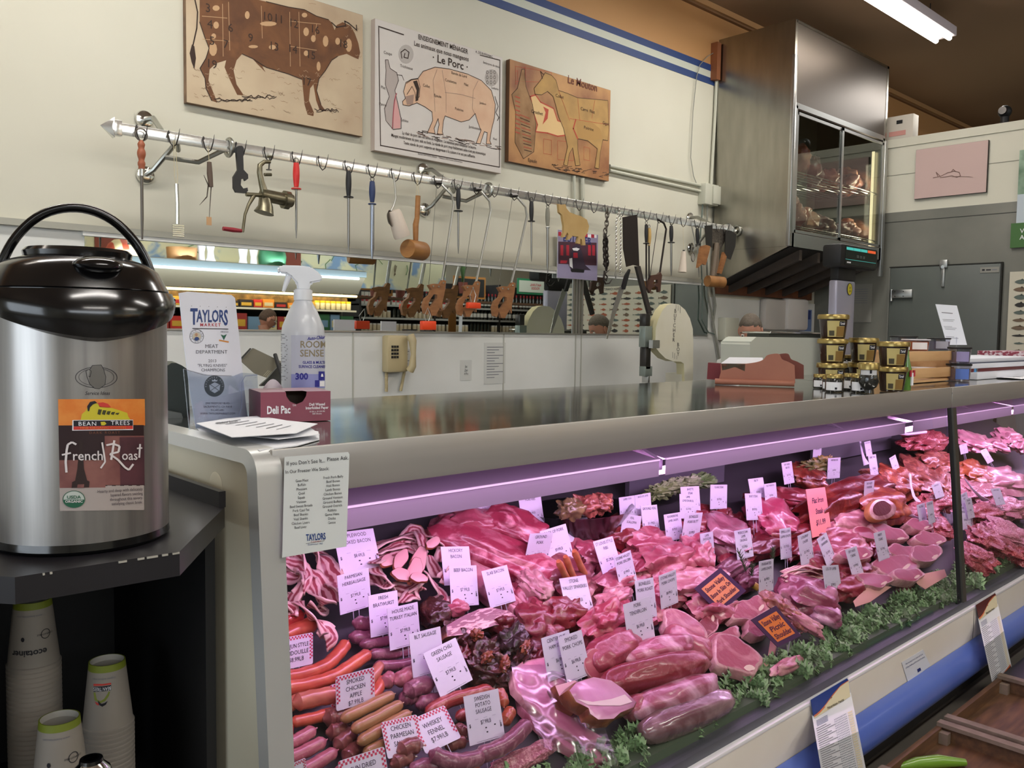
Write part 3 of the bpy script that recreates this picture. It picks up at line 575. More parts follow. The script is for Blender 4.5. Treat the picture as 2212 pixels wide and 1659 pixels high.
for bx_, by0, by1 in ((312, 258, 378), (915, 368, 453), (1491, 470, 535)):
    a = at(bx_, by0, 'Y', W_-.01); c = at(bx_+2, by1, 'Y', W_-.01); g = MB(); rm = mat('cast_silver', 'a8a8a0', .3, .9)
    for p_ in (a, c): g.lathe([(0, .012), (.02, .012), (.036, .008), (.04, 0)], chrome, frame(p_, (1, 0, 0), (0, 0, 1)), 20)
    m1 = Vector((a.x, YR, za)); m2 = Vector((a.x+.28, YR, za-.005))
    g.tube([c+Vector((0, -.005, 0)), c+Vector((.02, -.04, .02)), c+Vector((.1, -.09, .14)), m1*.5+c*.5+Vector((.08, -.05, .03)), m1+Vector((.06, .02, -.02)), m1], .011, rm, 8)
    g.tube([c+Vector((.05, -.1, .07)), c.lerp(m2, .6)+Vector((0, -.03, -.02)), m2], .011, rm, 8)
    g.tube([a, a+Vector((.02, -.05, 0)), m1], .012, rm, 8)
    g.build('wall_bracket', rl)
    MB().torus(.036, .009, rm, frame(m2, (0, 1, 0), (0, 0, 1)), 18, 8).build('bracket_ring', rl)
HK = [305, 374, 449, 519, 580, 640, 696, 753, 803, 853, 901, 945, 988, 1028, 1067, 1110, 1147, 1183, 1216, 1250, 1282, 1312, 1340, 1370, 1396, 1423, 1450, 1475, 1505, 1530, 1551, 1566]
def hx(px): return at(px, 400, 'Y', YR-.02).x
for k, px in enumerate(HK):
    x = at(px, 265+.163*(px-215), 'Y', YR-.02).x; g = MB()
    g.tube([(x-.012, YR-.008, za+.012), (x-.016, YR-.014, za+.02), (x-.02, YR-.016, za+.005), (x-.012, YR-.02, za-.03), (x-.002, YR-.026, za-.045), (x+.008, YR-.032, za-.035), (x+.014, YR-.04, za-.005), (x+.018, YR-.046, za+.03)], [.003, .003, .003, .003, .003, .003, .0025, .0008], dkst, 6)
    g.build('hook', rl)
YT = YR-.03
def sc(p): return depth(p)/F
def steel_tool(x, y0, y1, yg, yt, hm, rh, rr_, label, gw=11, rodm=None, ring=False, dx=0, name='sharpening_steel'):
    a = PR(x, y0); s = sc(a); t = thing(name, PR(x, yt), label, 'sharpening steel', None)
    H = MB(); b_ = PR(x+dx*.3, y1); n = 8
    rs = [rh*s*(.62+.38*sin(pi*min(1, .12+k/n*.85))) for k in range(n+1)]
    H.tube([a.lerp(b_, k/n) for k in range(n+1)], rs, hm, 12); H.build('handle', t)
    g = PR(x+dx*.32, yg); G = MB().lathe([(0, -.002), (gw*s*.95, -.003), (gw*s, 0), (gw*s*.95, .003), (0, .004)], hm if not ring else alu, Matrix.Translation(g), 16); G.build('guard', t)
    e = PR(x+dx, yt); MB().tube([g, g.lerp(e, .8), e], [rr_*s, rr_*s*.9, rr_*s*.25], rodm or mat('steel_rod', '8f8d88', .3, .95), 10).build('rod', t)
    MB().torus(.011, .0018, dkst, frame(a+Vector((0, 0, .012)), (1, 0, 0), (0, 0, 1)), 16, 6).build('hanging_ring', t)
    return t
terw = mat('turned_wood_red', '8d4a30', .45, noise=(30, .3, .7), col2='a55c3c', stretch=(1, 1, .2)); hb_ = mat('handle_black', '17171a', .4); hr_ = mat('handle_red', 'cf2a26', .35); hbl = mat('handle_blue', '24355f', .4); hg_ = mat('handle_grey', '8c8a7c', .5)
woodm = mat('mallet_wood', 'a8763f', .5, noise=(9, .3, .72, 6), col2='8c5a2c', stretch=(1, 1, 4)); saww = mat('saw_wood', '9c6a40', .5, noise=(14, .3, .7, 5), col2='7f5230', stretch=(1, 1, 4)); tanw = mat('tan_board', 'c4a46c', .6, noise=(5, .3, .7, 5), col2='a88850')
t = thing('sharpening_steel', PR(307, 517), 'long steel with a turned reddish wood handle, first tool on the rail', 'sharpening steel')
a, b_ = PR(305, 303), PR(306, 365); s = sc(a); n = 14
MB().tube([a.lerp(b_, k/n) for k in range(n+1)], [s*q for q in (3, 6, 8, 7, 6, 8, 9, 9, 8, 6.5, 6, 8, 8, 6.5, 7)], terw, 14).build('handle', t)
MB().tube([b_, PR(306, 380)], s*5, chrome, 12).build('ferrule', t); MB().tube([PR(306, 378), PR(307, 470), PR(307, 517)], [s*3.4, s*3.2, s*2], mat('steel_rod_dark', '6b655e', .35, .9), 10).build('rod', t)
MB().torus(.024, .003, iron, frame(PR(305, 291), (1, 0, 0), (0, 0, 1)), 20, 6).build('hanging_ring', t)
t = thing('meat_tenderizer', PR(382, 512), 'silver slotted turner hanging on a string, second on the rail', 'turner')
MB().tube([PR(381, 397), PR(383, 440), PR(383, 484)], s*4.4, chrome, 10).build('handle', t)
g = MB(); a, b_ = PR(372, 484), PR(395, 513)
g.box((a.x, YT-.004, b_.z), (b_.x, YT+.004, a.z), alu)
for k in range(6): z = b_.z+(a.z-b_.z)*(k+.5)/6; g.box((a.x-.002, YT-.009, z-.003), (b_.x+.002, YT-.004, z+.003), chrome)
g.build('slotted_head', t); strm = mat('string', 'c9bb95', .8)
MB().tube([PR(375, 303), PR(377, 380), PR(380, 398)], .0012, strm, 5).tube([PR(378, 303), PR(384, 378), PR(383, 398)], .0012, strm, 5).build('string', t)
t = thing('old_knife', PR(451, 487), 'old folding blade with brown grip and little tan tag hanging on string', 'knife')
MB().tube([PR(452, 350), PR(453, 375), PR(456, 404)], [s*5, s*6.5, s*5], mat('old_wood', '5d4c40', .6), 10).build('handle', t)
MB().tube([PR(440, 378), PR(450, 400), PR(447, 425), PR(431, 443)], [s*1, s*3, s*2.4, s*.6], iron, 8, sq=.4).build('curved_blade', t)
MB().tube([PR(456, 404), PR(452, 470)], [s*2.5, s*1], iron, 8, sq=.4).build('blade', t); MB().tube([PR(449, 315), PR(452, 350)], .0012, strm, 5).build('string', t)
a, b_ = PR(446, 468), PR(457, 487); MB().box((a.x, YT-.001, b_.z), (b_.x, YT+.001, a.z), mat('tag_tan', 'c39a70', .7)).build('tag', t)
def z3(pts): return [(200+x/3.95, 200+y/3.95) for x, y in pts]
def z4(pts): return [(700+x/3.95, 300+y/3.95) for x, y in pts]
def z5(pts): return [(1150+x/3.95, 380+y/3.95) for x, y in pts]
def sheet(pts, th, m, v=YT, mb=None, bev=0):
    """upright flat piece of real thickness, its outline met with the plane Y=v"""
    mb = mb or MB(); ps = [at(x, y, 'Y', v) for x, y in pts]
    t_ = MB().prism([(p.x, -p.z) for p in ps], th, m); 
    W = Matrix(((1, 0, 0, 0), (0, 0, 1, v-th/2), (0, -1, 0, 0), (0, 0, 0, 1)))
    t_.bm.verts.index_update(); mb.faces([v_.co.copy() for v_ in t_.bm.verts], [[v_.index for v_ in f.verts] for f in t_.bm.faces], m, W); t_.bm.free(); return mb
ol = [(1222, 470), (1240, 457), (1270, 457), (1286, 480), (1279, 540), (1283, 660), (1320, 700), (1322, 735), (1297, 755), (1290, 735), (1262, 740), (1258, 790), (1280, 820), (1315, 812), (1320, 840), (1300, 860), (1220, 852), (1200, 815), (1198, 720), (1236, 660), (1225, 540)]
sheet(z3(ol), .016, hb_).build('can_wrench', None, 'black C-shaped plastic opener hanging beside the meat grinder', 'opener')
t = thing('meat_grinder', PR(590, 500), 'old silvery hand-cranked meat grinder hanging from the rail', 'meat grinder')
gm = mat('grinder_metal', '8e8873', .34, .85, noise=(20, .3, .7), col2='6d6752', bump=(40, .2, .004))
Q = lambda x, y, o=0: PR(*z3([(x, y)])[0], YT+o); s = sc(Q(1500, 900))/3.95
MB().tube([Q(1440, 870), Q(1700, 925)], [s*52, s*56], gm, 20).build('barrel', t)
MB().tube([Q(1628, 912), Q(1672, 922)], s*80, gm, 10).build('ring_nut', t)
MB().tube([Q(1468, 900), Q(1475, 970), Q(1462, 1028)], [s*48, s*62, s*84], gm, 20).build('hopper', t)
MB().tube([Q(1465, 850), Q(1440, 760), Q(1425, 680), Q(1428, 620), Q(1465, 590), Q(1515, 590)], [s*34, s*26, s*24, s*22, s*18, s*16], gm, 12).build('clamp_arm', t)
MB().tube([Q(1465, 700), Q(1525, 700)], s*14, gm, 8).build('clamp_jaw', t)
MB().tube([Q(1513, 550), Q(1504, 655)], s*7, dkst, 8).lathe([(0, 0), (s*24, 0), (s*24, .003), (0, .004)], dkst, Matrix.Translation(Q(1504, 662)), 12).tube([Q(1490, 545), Q(1540, 548)], s*10, gm, 8).build('clamp_screw', t)
MB().tube([Q(1310, 868), Q(1440, 875)], s*18, gm, 10).tube([Q(1375, 880), Q(1330, 960), Q(1300, 1040), Q(1280, 1190)], [s*20, s*14, s*12, s*12], gm, 10).build('crank', t)
MB().tube([Q(1270, 1180), Q(1200, 1172), Q(1112, 1160)], [s*15, s*20, s*17], mat('grip_red', '8f2430', .4), 12).build('crank_grip', t)
steel_tool(640, 352, 404, 408, 515, hr_, 7.5, 2.5, 'sharpening steel with bright red handle', 11)
steel_tool(753, 370, 424, 426, 549, hb_, 6.5, 3.2, 'black handled sharpening steel hanging left of the blue handled one', 11)
steel_tool(804, 392, 437, 441, 560, hbl, 7, 4.8, 'wide sharpening steel with dark blue handle and ring', 9, rodm=mat('blue_steel', '9aa0ac', .25, .9))
steel_tool(990, 408, 452, 456, 548, hb_, 5.2, 2.4, 'black handled steel hanging between the first two bone saws', 10, rodm=None)
steel_tool(1148, 435, 477, 478, 565, hb_, 5, 2.2, 'black handled steel hanging right of the third bone saw', 8)
steel_tool(1183, 450, 488, 491, 591, hg_, 5.2, 3.2, 'grey handled steel with ring left of the wooden goat board', 5, ring=True)
steel_tool(1396, 485, 524, 526, 615, hb_, 4, 2, 'dark old steel hanging left of the pale wood handled one', 7, rodm=blued)
steel_tool(1402, 493, 528, 530, 622, mat('pale_handle', 'c4a05e', .5), 5, 1.8, 'steel with pale wooden handle right of the big dark cleaver', 3, rodm=blued)
steel_tool(1450, 488, 522, 524, 596, hb_, 4.6, 2.6, 'black handled steel hanging right of the dark hacksaw', 8)
steel_tool(1506, 494, 527, 529, 599, hb_, 4.5, 1.4, 'black handled steel in front of the round skimmer', 6, dx=4)
t = thing('twine_spool', PR(868, 517), 'large white cone of butcher twine hung next to the wooden mallet', 'twine')
cw = mat('twine_white', 'd8cabb', .85, bump=(300, .3, .002)); s = sc(PR(860, 480)); a, b_ = PR(850, 455), PR(869, 512)
MB().tube([a, a.lerp(b_, .1), b_.lerp(a, .08), b_], [s*13, s*15.5, s*18.5, s*17.5], cw, 22).build('cone', t)
MB().tube([b_.lerp(a, .02), b_+(b_-a).normalized()*.003], s*9, mat('tube_brown', '5a4030', .8), 14).build('core', t)
MB().tube([PR(849, 373), PR(853, 400), PR(855, 428), PR(850, 445), PR(844, 456)], s*3.4, alu, 8, sq=.6).build('hook_rod', t)
MB().lathe([(0, -.012), (s*12, -.009), (s*17, 0), (s*18, .003)], iron, frame(PR(843, 472), (.6, .5, 0), (0, .2, 1)), 20).build('ladle_bowl', t)
t = thing('wooden_mallet', PR(898, 560), 'big wooden mallet with cylindrical head hanging on a string', 'mallet'); s = sc(PR(898, 540))
MB().tube([PR(903, 423), PR(901, 470), PR(898, 485), PR(898, 520)], [s*5.5, s*5.5, s*6.5, s*5.5], woodm, 12).build('handle', t)
a, b_ = PR(880, 537, YT-.02), PR(914, 543, YT+.03); MB().tube([a, a.lerp(b_, .05), b_.lerp(a, .05), b_], [s*19, s*20.5, s*20.5, s*19], woodm, 24).build('head', t)
MB().tube([PR(901, 385), PR(899, 424)], .0012, strm, 5).tube([PR(902, 385), PR(905, 424)], .0012, strm, 5).build('string', t)
def hole_prism(outer, inner, th, m, v):
    o = [at(*p, 'Y', v) for p in outer]; i = [at(*p, 'Y', v) for p in inner]
    from mathutils.geometry import tessellate_polygon
    al = o+i; mb = MB(); y0, y1 = v-th/2, v+th/2; tri = tessellate_polygon([[Vector((p.x, p.z, 0)) for p in o], [Vector((p.x, p.z, 0)) for p in i]])
    mb.faces([(p.x, y0, p.z) for p in al], [tuple(t) for t in tri], m); mb.faces([(p.x, y1, p.z) for p in al], [tuple(t) for t in tri], m)
    for L_ in (o, i):
        k = len(L_); mb.faces([(p.x, y, p.z) for p in L_ for y in (y0, y1)], [(2*a, 2*((a+1) % k), 2*((a+1) % k)+1, 2*a+1) for a in range(k)], m)
    bmesh.ops.recalc_face_normals(mb.bm, faces=mb.bm.faces); return mb
SO = [(924, 616), (935, 613), (949, 614), (955, 604), (961, 607), (959, 626), (953, 654), (953, 672), (948, 664), (938, 682), (931, 682), (925, 667), (921, 680), (915, 677), (912, 660), (917, 645), (927, 637), (930, 626)]
SI = [(935, 635), (942, 637), (942, 645), (935, 655), (929, 663), (924, 662), (923, 655), (928, 645)]
for bx0, by0, dx, label, tubem, sz in ((944, 393, 0, 'bone saw with pale wooden handle hanging left of the others', alu, 1), (1030, 407, 74, 'bone saw with orange clip at its wooden handle', alu, 1), (1108, 420, 150, 'bone saw with solid wooden grip hanging rightmost of the three', alu, 1)):
    k = .0 ; t = thing('bone_saw', PR(935+dx, 682+dx*.02), label, 'saw')
    s = sc(PR(bx0, by0)); hp = lambda p: (p[0]+dx*1.0, p[1]+dx*.035)
    f0 = [(bx0+4, by0), (bx0+(31 if dx == 0 else 27), by0+27), (bx0+(36 if dx == 0 else 30), by0+47), hp((955, 606))]
    MB().tube([PR(*p) for p in f0], s*4.2, tubem, 10, sq=.6).build('frame_tube', t)
    MB().tube([PR(bx0, by0), PR(*hp((926, 618)))], s*2, mat('saw_blade', '8c8c84', .35, .9), 6, sq=.25).build('blade', t)
    MB().tube([PR(bx0-4, by0+2), PR(bx0+8, by0+2)], s*5, dkst, 8).build('clamp', t)
    hole_prism([hp(p) for p in SO], [hp(p) for p in SI], .022, saww, YT).build('handle', t)
    rv = MB()
    for q in ((936, 618), (948, 619), (958, 611)): rv.tube([PR(*hp(q), YT-.015), PR(*hp(q), YT-.009)], s*1.8, chrome, 8)
    rv.build('rivets', t)
orc = mat('clip_orange', 'e8471c', .4)
def clip(x, y, w_, h_, label, n=1):
    t = thing('orange_clip', PR(x, y+h_, YT-.05), label, 'clip'); a = PR(x-w_/2, y-h_/2, YT-.05); b_ = PR(x+w_/2, y+h_/2, YT-.05)
    MB().box((a.x, YT-.065, b_.z), (b_.x, YT-.04, a.z), orc, bev=.004).build('clip_body', t)
    MB().tube([PR(x-4, y-h_/2, YT-.05), PR(x-7, y-22, YT-.05), PR(x, y-38, YT-.04), PR(x+6, y-22, YT-.05), PR(x+2, y-h_/2, YT-.05)], .002, alu, 6).build('wire_loop', t)
clip(1022, 660, 27, 14, 'orange red clip on a wire hanging from the middle bone saw')
clip(924, 703, 30, 20, 'orange clip on wire hanging low under the first bone saw')
go = [(215, 240), (235, 246), (275, 243), (285, 280), (310, 310), (360, 330), (410, 345), (458, 375), (476, 430), (466, 480), (440, 520), (446, 592), (420, 592), (415, 545), (402, 535), (400, 582), (373, 575), (385, 520), (335, 512), (312, 540), (290, 548), (300, 500), (290, 482), (270, 522), (247, 525), (260, 480), (262, 430), (246, 335), (222, 312)]
sheet(z5(go), .016, tanw).build('goat_board', None, 'tan wooden board cut out in the shape of a goat', 'wooden cutout')
p = Pic(W_-.035, .004, mat('poster_lilac', '9890b0', .6), paper, [(1205, 500), (1290, 507), (1290, 601), (1204, 600)])
Zz = lambda pts: z5(pts)
p.shape(Zz([(222, 475), (548, 500), (548, 530), (222, 515)]), paper); 
for k in range(6): x = 222+k*56; p.shape(Zz([(x, 476+k*4), (x+26, 478+k*4), (x+26, 514+k*3), (x, 512+k*3)]), inkr, 1)
p.shape(Zz([(222, 560), (548, 570), (548, 765), (222, 750)]), mat('shop_window_dark', '4d2a3a', .6), 0)
for x in (240, 290, 475, 510): p.shape(Zz([(x, 590), (x+24, 591), (x+24, 680), (x, 678)]), inkr, 1)
p.shape(Zz([(345, 600), (375, 585), (410, 600), (425, 660), (450, 760), (500, 805), (330, 800), (310, 760), (325, 680)]), mat('butcher_dark', '3a2c40', .6), 1)
p.shape(Zz([(340, 618), (375, 612), (405, 622), (385, 640), (350, 636)]), paper, 2); p.shape(Zz([(350, 655), (385, 655), (388, 700), (350, 700)]), inkr, 2); p.shape(Zz([(315, 705), (340, 700), (345, 790), (318, 770)]), paper, 2)
p.shape(Zz([(240, 720), (300, 722), (290, 745), (238, 745)]), inkr, 1); p.shape(Zz([(325, 800), (370, 790), (445, 800), (440, 825), (335, 820)]), blk, 2)
p.text(*Zz([(385, 545)])[0], 'BUTCHER', .062, inkb, lv=3, bold=.01)
p.mb.build('butcher_poster', None, 'small painted poster headed BUTCHER hung over the mirror top', 'poster')
def chain(pts, n, rl_, m, mb):
    P_ = [PR(*q) for q in pts]; tot = [0]
    for a, b in zip(P_, P_[1:]): tot.append(tot[-1]+(b-a).length)
    for k in range(n):
        d = tot[-1]*k/(n-1); i = max(j for j in range(len(P_)-1) if tot[j] <= d+1e-9); q = P_[i].lerp(P_[i+1], (d-tot[i])/(tot[i+1]-tot[i]))
        W = Matrix.Translation(q) @ Matrix.Rotation(pi/2*(k % 2)+.4, 4, 'Z') @ Matrix.Rotation(pi/2, 4, 'X') @ Matrix.Diagonal((1, 1.7, 1, 1))
        mb.torus(rl_, rl_*.3, m, W, 10, 5)
t = thing('hook_chain', PR(1308, 612), 'heavy dark iron chain with meat hooks, left of the thin chains', 'chain')
c1 = MB(); chain([(1312, 455), (1310, 492), (1305, 508)], 7, .012, iron, c1); c1.build('upper_links', t)
c2 = MB(); chain([(1308, 515), (1308, 545), (1310, 575)], 9, .016, blued, c2); c2.build('lower_links', t)
for y in (515, 560, 590): MB().tube([PR(1305, y), PR(1312, y+8), PR(1310, y+16), PR(1303, y+10)], .005, blued, 6).tube([PR(1308, y), PR(1318, y-8)], [.004, .001], blued, 6).build('barb', t)
MB().tube([PR(1306, 585), PR(1304, 605), PR(1308, 613), PR(1316, 612), PR(1323, 602)], [.006, .006, .006, .005, .001], blued, 8).build('big_hook', t)
t = thing('thin_chain', PR(1337, 600), 'pair of thin bright chains hanging left of the huge dark cleaver', 'chain')
for pts, n in (([(1338, 455), (1341, 480), (1341, 520), (1340, 590)], 34), ([(1338, 455), (1331, 480), (1331, 540), (1331, 580)], 32)):
    c1 = MB(); chain(pts, n, .0055, chrome, c1); c1.build('links', t)
MB().tube([PR(1331, 580), PR(1328, 592), PR(1330, 602), PR(1333, 592)], .003, alu, 6).build('snap_hook', t)
t = thing('giant_cleaver', PR(1395, 675), 'huge dark brown cleaver with wide rectangular blade', 'cleaver')
sheet(z5([(770, 352), (893, 330), (900, 520), (910, 770), (858, 760), (802, 776), (775, 620)]), .006, blued).build('blade', t)
sheet(z5([(878, 772), (912, 768), (1010, 1172), (985, 1185)]), .02, mat('old_dark_wood', '2e2724', .6)).build('handle', t)
t = thing('long_knife', PR(1311, 732), 'long knife with dark grip and bright blade hanging before the mirror', 'knife')
sheet(z5([(825, 795), (830, 805), (785, 970), (758, 968), (790, 850)]), .016, hb_).build('handle', t); sheet(z5([(745, 945), (782, 965), (725, 1130), (640, 1392), (630, 1385), (672, 1180)]), .003, alu).build('blade', t)
t = thing('hacksaw', PR(1412, 632), 'small dark hacksaw with carved handle and bent frame', 'saw'); s = sc(PR(1420, 550))
MB().tube([PR(1421, 474), PR(1434, 482), PR(1439, 495), PR(1425, 592)], s*2.2, blued, 8).build('frame_tube', t); MB().tube([PR(1422, 476), PR(1404, 598)], s*1.8, blued, 6, sq=.4).build('blade', t)
hole_prism(z5([(1005, 850), (1065, 840), (1085, 822), (1098, 850), (1088, 920), (1085, 985), (1068, 993), (1060, 950), (1040, 940), (1010, 960), (995, 1000), (975, 960), (985, 900)]), z5([(1030, 890), (1060, 885), (1060, 915), (1035, 930), (1022, 920)]), .02, mat('saw_dark_wood', '4a2f24', .5), YT).build('handle', t)
t = thing('small_twine_cone', PR(1475, 590), 'small white twine cone hanging on thread near the rail end', 'twine'); s = sc(PR(1475, 570))
MB().tube([PR(1477, 543), PR(1474, 588)], [s*4.5, s*9], cw, 18).build('cone', t); MB().tube([PR(1475, 478), PR(1477, 545)], .001, strm, 5).tube([PR(1477, 540), PR(1477, 545)], s*2.5, blk, 8).build('string', t)
t = thing('round_skimmer', PR(1497, 570), 'round wire skimmer hanging low near the rail end', 'skimmer')
MB().torus(.03, .003, iron, frame(PR(1497, 556), (1, .2, 0), (0, 0, 1)), 20, 6).lathe([(0, 0), (.028, .001)], mat('mesh_grey', 'a5a49c', .5, .4), frame(PR(1497, 556), (1, .2, 0), (0, 0, 1)), 20).build('mesh_bowl', t)
MB().tube([PR(1494, 488), PR(1501, 520), PR(1501, 535), PR(1497, 544)], .004, alu, 6).build('handle', t)
for pts, th, m, hpts, hm2, label in (
    ([(1470, 425), (1535, 420), (1530, 612), (1482, 598)], .005, dkst, [(1440, 600), (1475, 590), (1510, 602), (1500, 650), (1470, 760), (1440, 750), (1405, 785), (1425, 640)], saww, 'grey cleaver with broad brown wooden grip near the rail end'),
    ([(1535, 450), (1648, 455), (1640, 560), (1600, 640), (1535, 635)], .005, iron, [(1550, 580), (1585, 578), (1580, 850), (1525, 845)], mat('grey_wood', '6f6152', .6), 'wide dull cleaver with long grey wooden handle above the log mallet'),
    ([(1648, 462), (1700, 470), (1738, 500), (1730, 600), (1690, 715), (1640, 690)], .005, dkst, [(1625, 650), (1650, 690), (1605, 838), (1583, 830)], saww, 'dark slanting cleaver hanging last at the rail end')):
    t = thing('cleaver', PR(*z5([hpts[-2]])[0]), label, 'cleaver', None)
    v = {'g': 0}; yy = YT+.02 if 'wide' in label else (YT-.01 if 'grey cleaver' in label else YT)
    sheet(z5(pts), th, m, yy).build('blade', t); sheet(z5(hpts), .02, hm2, yy).build('handle', t)
t = thing('log_mallet', PR(1545, 620), 'rough log-headed mallet resting at the corner under the last cleavers', 'mallet'); s = sc(PR(1545, 608))
MB().tube([PR(1528, 607, YT-.02), PR(1562, 610, YT-.06)], s*12, mat('log_wood', 'a06f3c', .6, noise=(12, .3, .7), col2='7a5028'), 16).build('head', t); MB().tube([PR(1548, 525), PR(1540, 596)], s*5, mat('grey_wood', '6f6152', .6), 10).build('handle', t)
cd_ = mat('painted_conduit', 'c4c4b4', .5)
def cable(px, r, m, name, label, v=W_-.02, cat='cable'):
    return MB().tube([at(x, y, 'Y', v) for x, y in px], r, m, 8).build(name, None, label, cat)
cable([(1240, 380), (1242, 470), (1243, 595)], .011, cd_, 'conduit', 'left one of two painted conduits dropping below the sheep chart', cat='pipe')
cable([(1258, 385), (1260, 470), (1262, 598)], .014, cd_, 'conduit', 'right one of two painted conduits dropping below the sheep chart', cat='pipe')
cable([(1317, 358), (1400, 376), (1530, 404)], .011, cd_, 'conduit', 'upper horizontal conduit right of the sheep chart', cat='pipe')
cable([(1317, 368), (1400, 387), (1522, 415)], .011, cd_, 'conduit', 'lower horizontal conduit right of the sheep chart', cat='pipe')
cable([(1548, 160), (1545, 240), (1535, 420), (1532, 440)], .012, cd_, 'conduit', 'vertical conduit in the corner beside the locker', cat='pipe')
cable([(1545, 112), (1528, 122), (1512, 140), (1505, 165), (1497, 240), (1492, 340), (1498, 380), (1510, 410)], .003, mat('cable_grey', '8a8a80', .6), 'cable', 'thin grey cable looping down the wall left of the locker')
q = at(1522, 425, 'Y', W_); MB().box((q.x-.09, W_-.07, q.z-.07), (q.x+.09, W_, q.z+.09), cd_, bev=.006).box((q.x+.0, W_-.085, q.z-.06), (q.x+.1, W_-.07, q.z+.08), cd_, bev=.004).build('junction_box', None, 'painted electrical box on the wall in the corner beside the locker', 'electrical box')
for k, (pts, lab) in enumerate((([(1518, 440), (1512, 520), (1518, 640), (1516, 690), (1530, 718), (1545, 722)], 'leftmost grey cable falling to the bundle under the rail end'), ([(1528, 442), (1526, 560), (1530, 640), (1540, 690), (1545, 722)], 'middle pale cable dropping beside the corner'), ([(1538, 600), (1545, 660), (1540, 700), (1548, 740), (1558, 800), (1552, 860)], 'tangled cable running down the white wall'))):
    cable(pts, .006+.002*k, mat('cable_grey', '8a8a80', .6) if k else mat('cable_green', '66736c', .5), 'cable', lab, W_-.03)
b = MB(); q = at(1538, 135, 'Y', W_); b.box((q.x-.02, W_-.06, q.z-.14), (q.x+.03, W_, q.z+.14), mat('rust_wood', '8a5230', .6)); b.build('wood_block', None, 'short rust-coloured wood batten at the end of the blue stripes', 'batten')
def ptext(mb, surf, x, y, t, size, m, sx=1, bold=0, shear=0, align='CENTER', rot=0, off=.0008, space=1, sp=1):
    vs, fs = textmesh(t, sx, bold, shear, space, align, sp); c, s = cos(rot), sin(rot)
    mb.faces([surf(x+(v[0]*c-v[1]*s)*size, y-(v[0]*s+v[1]*c)*size, off) for v in vs], fs, m)
def ppoly(mb, surf, pts, m, off=.0004): mb.faces([surf(x, y, off) for x, y in pts], [tuple(range(len(pts)))], m)
def pbent(mb, surf, pts, m, off=.0004):
    t = bmesh.new(); bv = [t.verts.new((x, y, 0)) for x, y in pts]; t.faces.new(bv); bmesh.ops.triangulate(t, faces=t.faces[:])
    for _ in range(3): bmesh.ops.subdivide_edges(t, edges=[e for e in t.edges if e.calc_length() > 7], cuts=1); bmesh.ops.triangulate(t, faces=t.faces[:])
    t.verts.index_update(); mb.faces([surf(v.co.x, v.co.y, off) for v in t.verts], [[v.index for v in f.verts] for f in t.faces], m); t.free()
def pline(mb, surf, pts, w_, m, off=.0006):
    for (ax_, ay), (bx, by) in zip(pts, pts[1:]):
        d = math.hypot(bx-ax_, by-ay) or 1; nx, ny = -(by-ay)/d*w_/2, (bx-ax_)/d*w_/2
        mb.faces([surf(ax_+nx, ay+ny, off), surf(bx+nx, by+ny, off), surf(bx-nx, by-ny, off), surf(ax_-nx, ay-ny, off)], [(0, 1, 2, 3)], m)
def ell(x, y, a, b, n=20, t=0): return [(x+a*cos(k*2*pi/n)*cos(t)-b*sin(k*2*pi/n)*sin(t), y+a*cos(k*2*pi/n)*sin(t)+b*sin(k*2*pi/n)*cos(t)) for k in range(n)]
def planesurf(p0, n):
    n = Vector(n).normalized(); p0 = Vector(p0)
    if (CAM-p0).dot(n) < 0: n = -n
    return lambda x, y, o=0: hit(x, y, p0+n*o, n)
def slab(mb, surf, pts, th, m, m2=None):
    """sheet of thickness th lying behind the surface"""
    a = [surf(x, y, 0) for x, y in pts]; n = (surf(pts[0][0], pts[0][1], .01)-a[0]); n = (a[1]-a[0]).cross(a[2]-a[1]).normalized()
    if (CAM-a[0]).dot(n) < 0: n = -n
    b = [p-n*th for p in a]; k = len(a)
    mb.faces(a, [tuple(range(k))], m); mb.faces(b, [tuple(range(k-1, -1, -1))], m)
    mb.faces(a+b, [(i, i+k, (i+1) % k+k, (i+1) % k) for i in range(k)], m2 or m)
    bmesh.ops.recalc_face_normals(mb.bm, faces=mb.bm.faces); return mb
ZSH = 1.19
st = thing('coffee_stand', (.35, 1.5, 0), 'black coffee stand with clipped-corner top shelf beside the meat case', 'stand')
shm = mat('stand_black', '1a181c', .38, noise=(6, .3, .8), col2='222024'); chip = mat('paint_chip', 'a9a59a', .7)
poly = [(.27, 1.165), (.465, 1.16), (.64, 1.40), (.64, 1.93), (-.1, 1.93), (-.1, 1.43)]
poly[0] = (.265, 1.168); poly[5] = (.06, 1.42); poly[4] = (.06, 1.93)
MB().prism(poly, .034, shm, z0=ZSH-.034).build('top_shelf', st)
b = MB(); rc = random.Random(2)
for k in range(12):
    u = rc.random()**.6; p0 = Vector((.27, 1.166, ZSH-.001)).lerp(Vector((.465, 1.159, ZSH-.001)), u); w0 = rc.uniform(.001, .005)
    b.box(p0-Vector((w0, .0006, .0018)), p0+Vector((w0, .003, .0008)), chip)
b.build('chipped_edge', st)
MB().box((.63, 1.40, ZSH), (.642, 1.93, ZSH+.028), shm).build('back_lip', st)
MB().box((.622, 1.44, .05), (.64, 1.93, ZSH-.034), blk).build('side_panel', st); MB().box((.06, 1.44, .05), (.078, 1.93, ZSH-.034), blk).build('side_panel', st)
MB().box((.078, 1.91, .05), (.622, 1.93, ZSH-.034), blk).build('back_panel', st); MB().box((.078, 1.40, .60), (.622, 1.91, .62), blk).build('cup_shelf', st)
cA = Vector((.3917, 1.33)); rA = .117; d0 = -cA.normalized(); rg = Vector((-d0.y, d0.x))
if rg.x < 0: rg = -rg
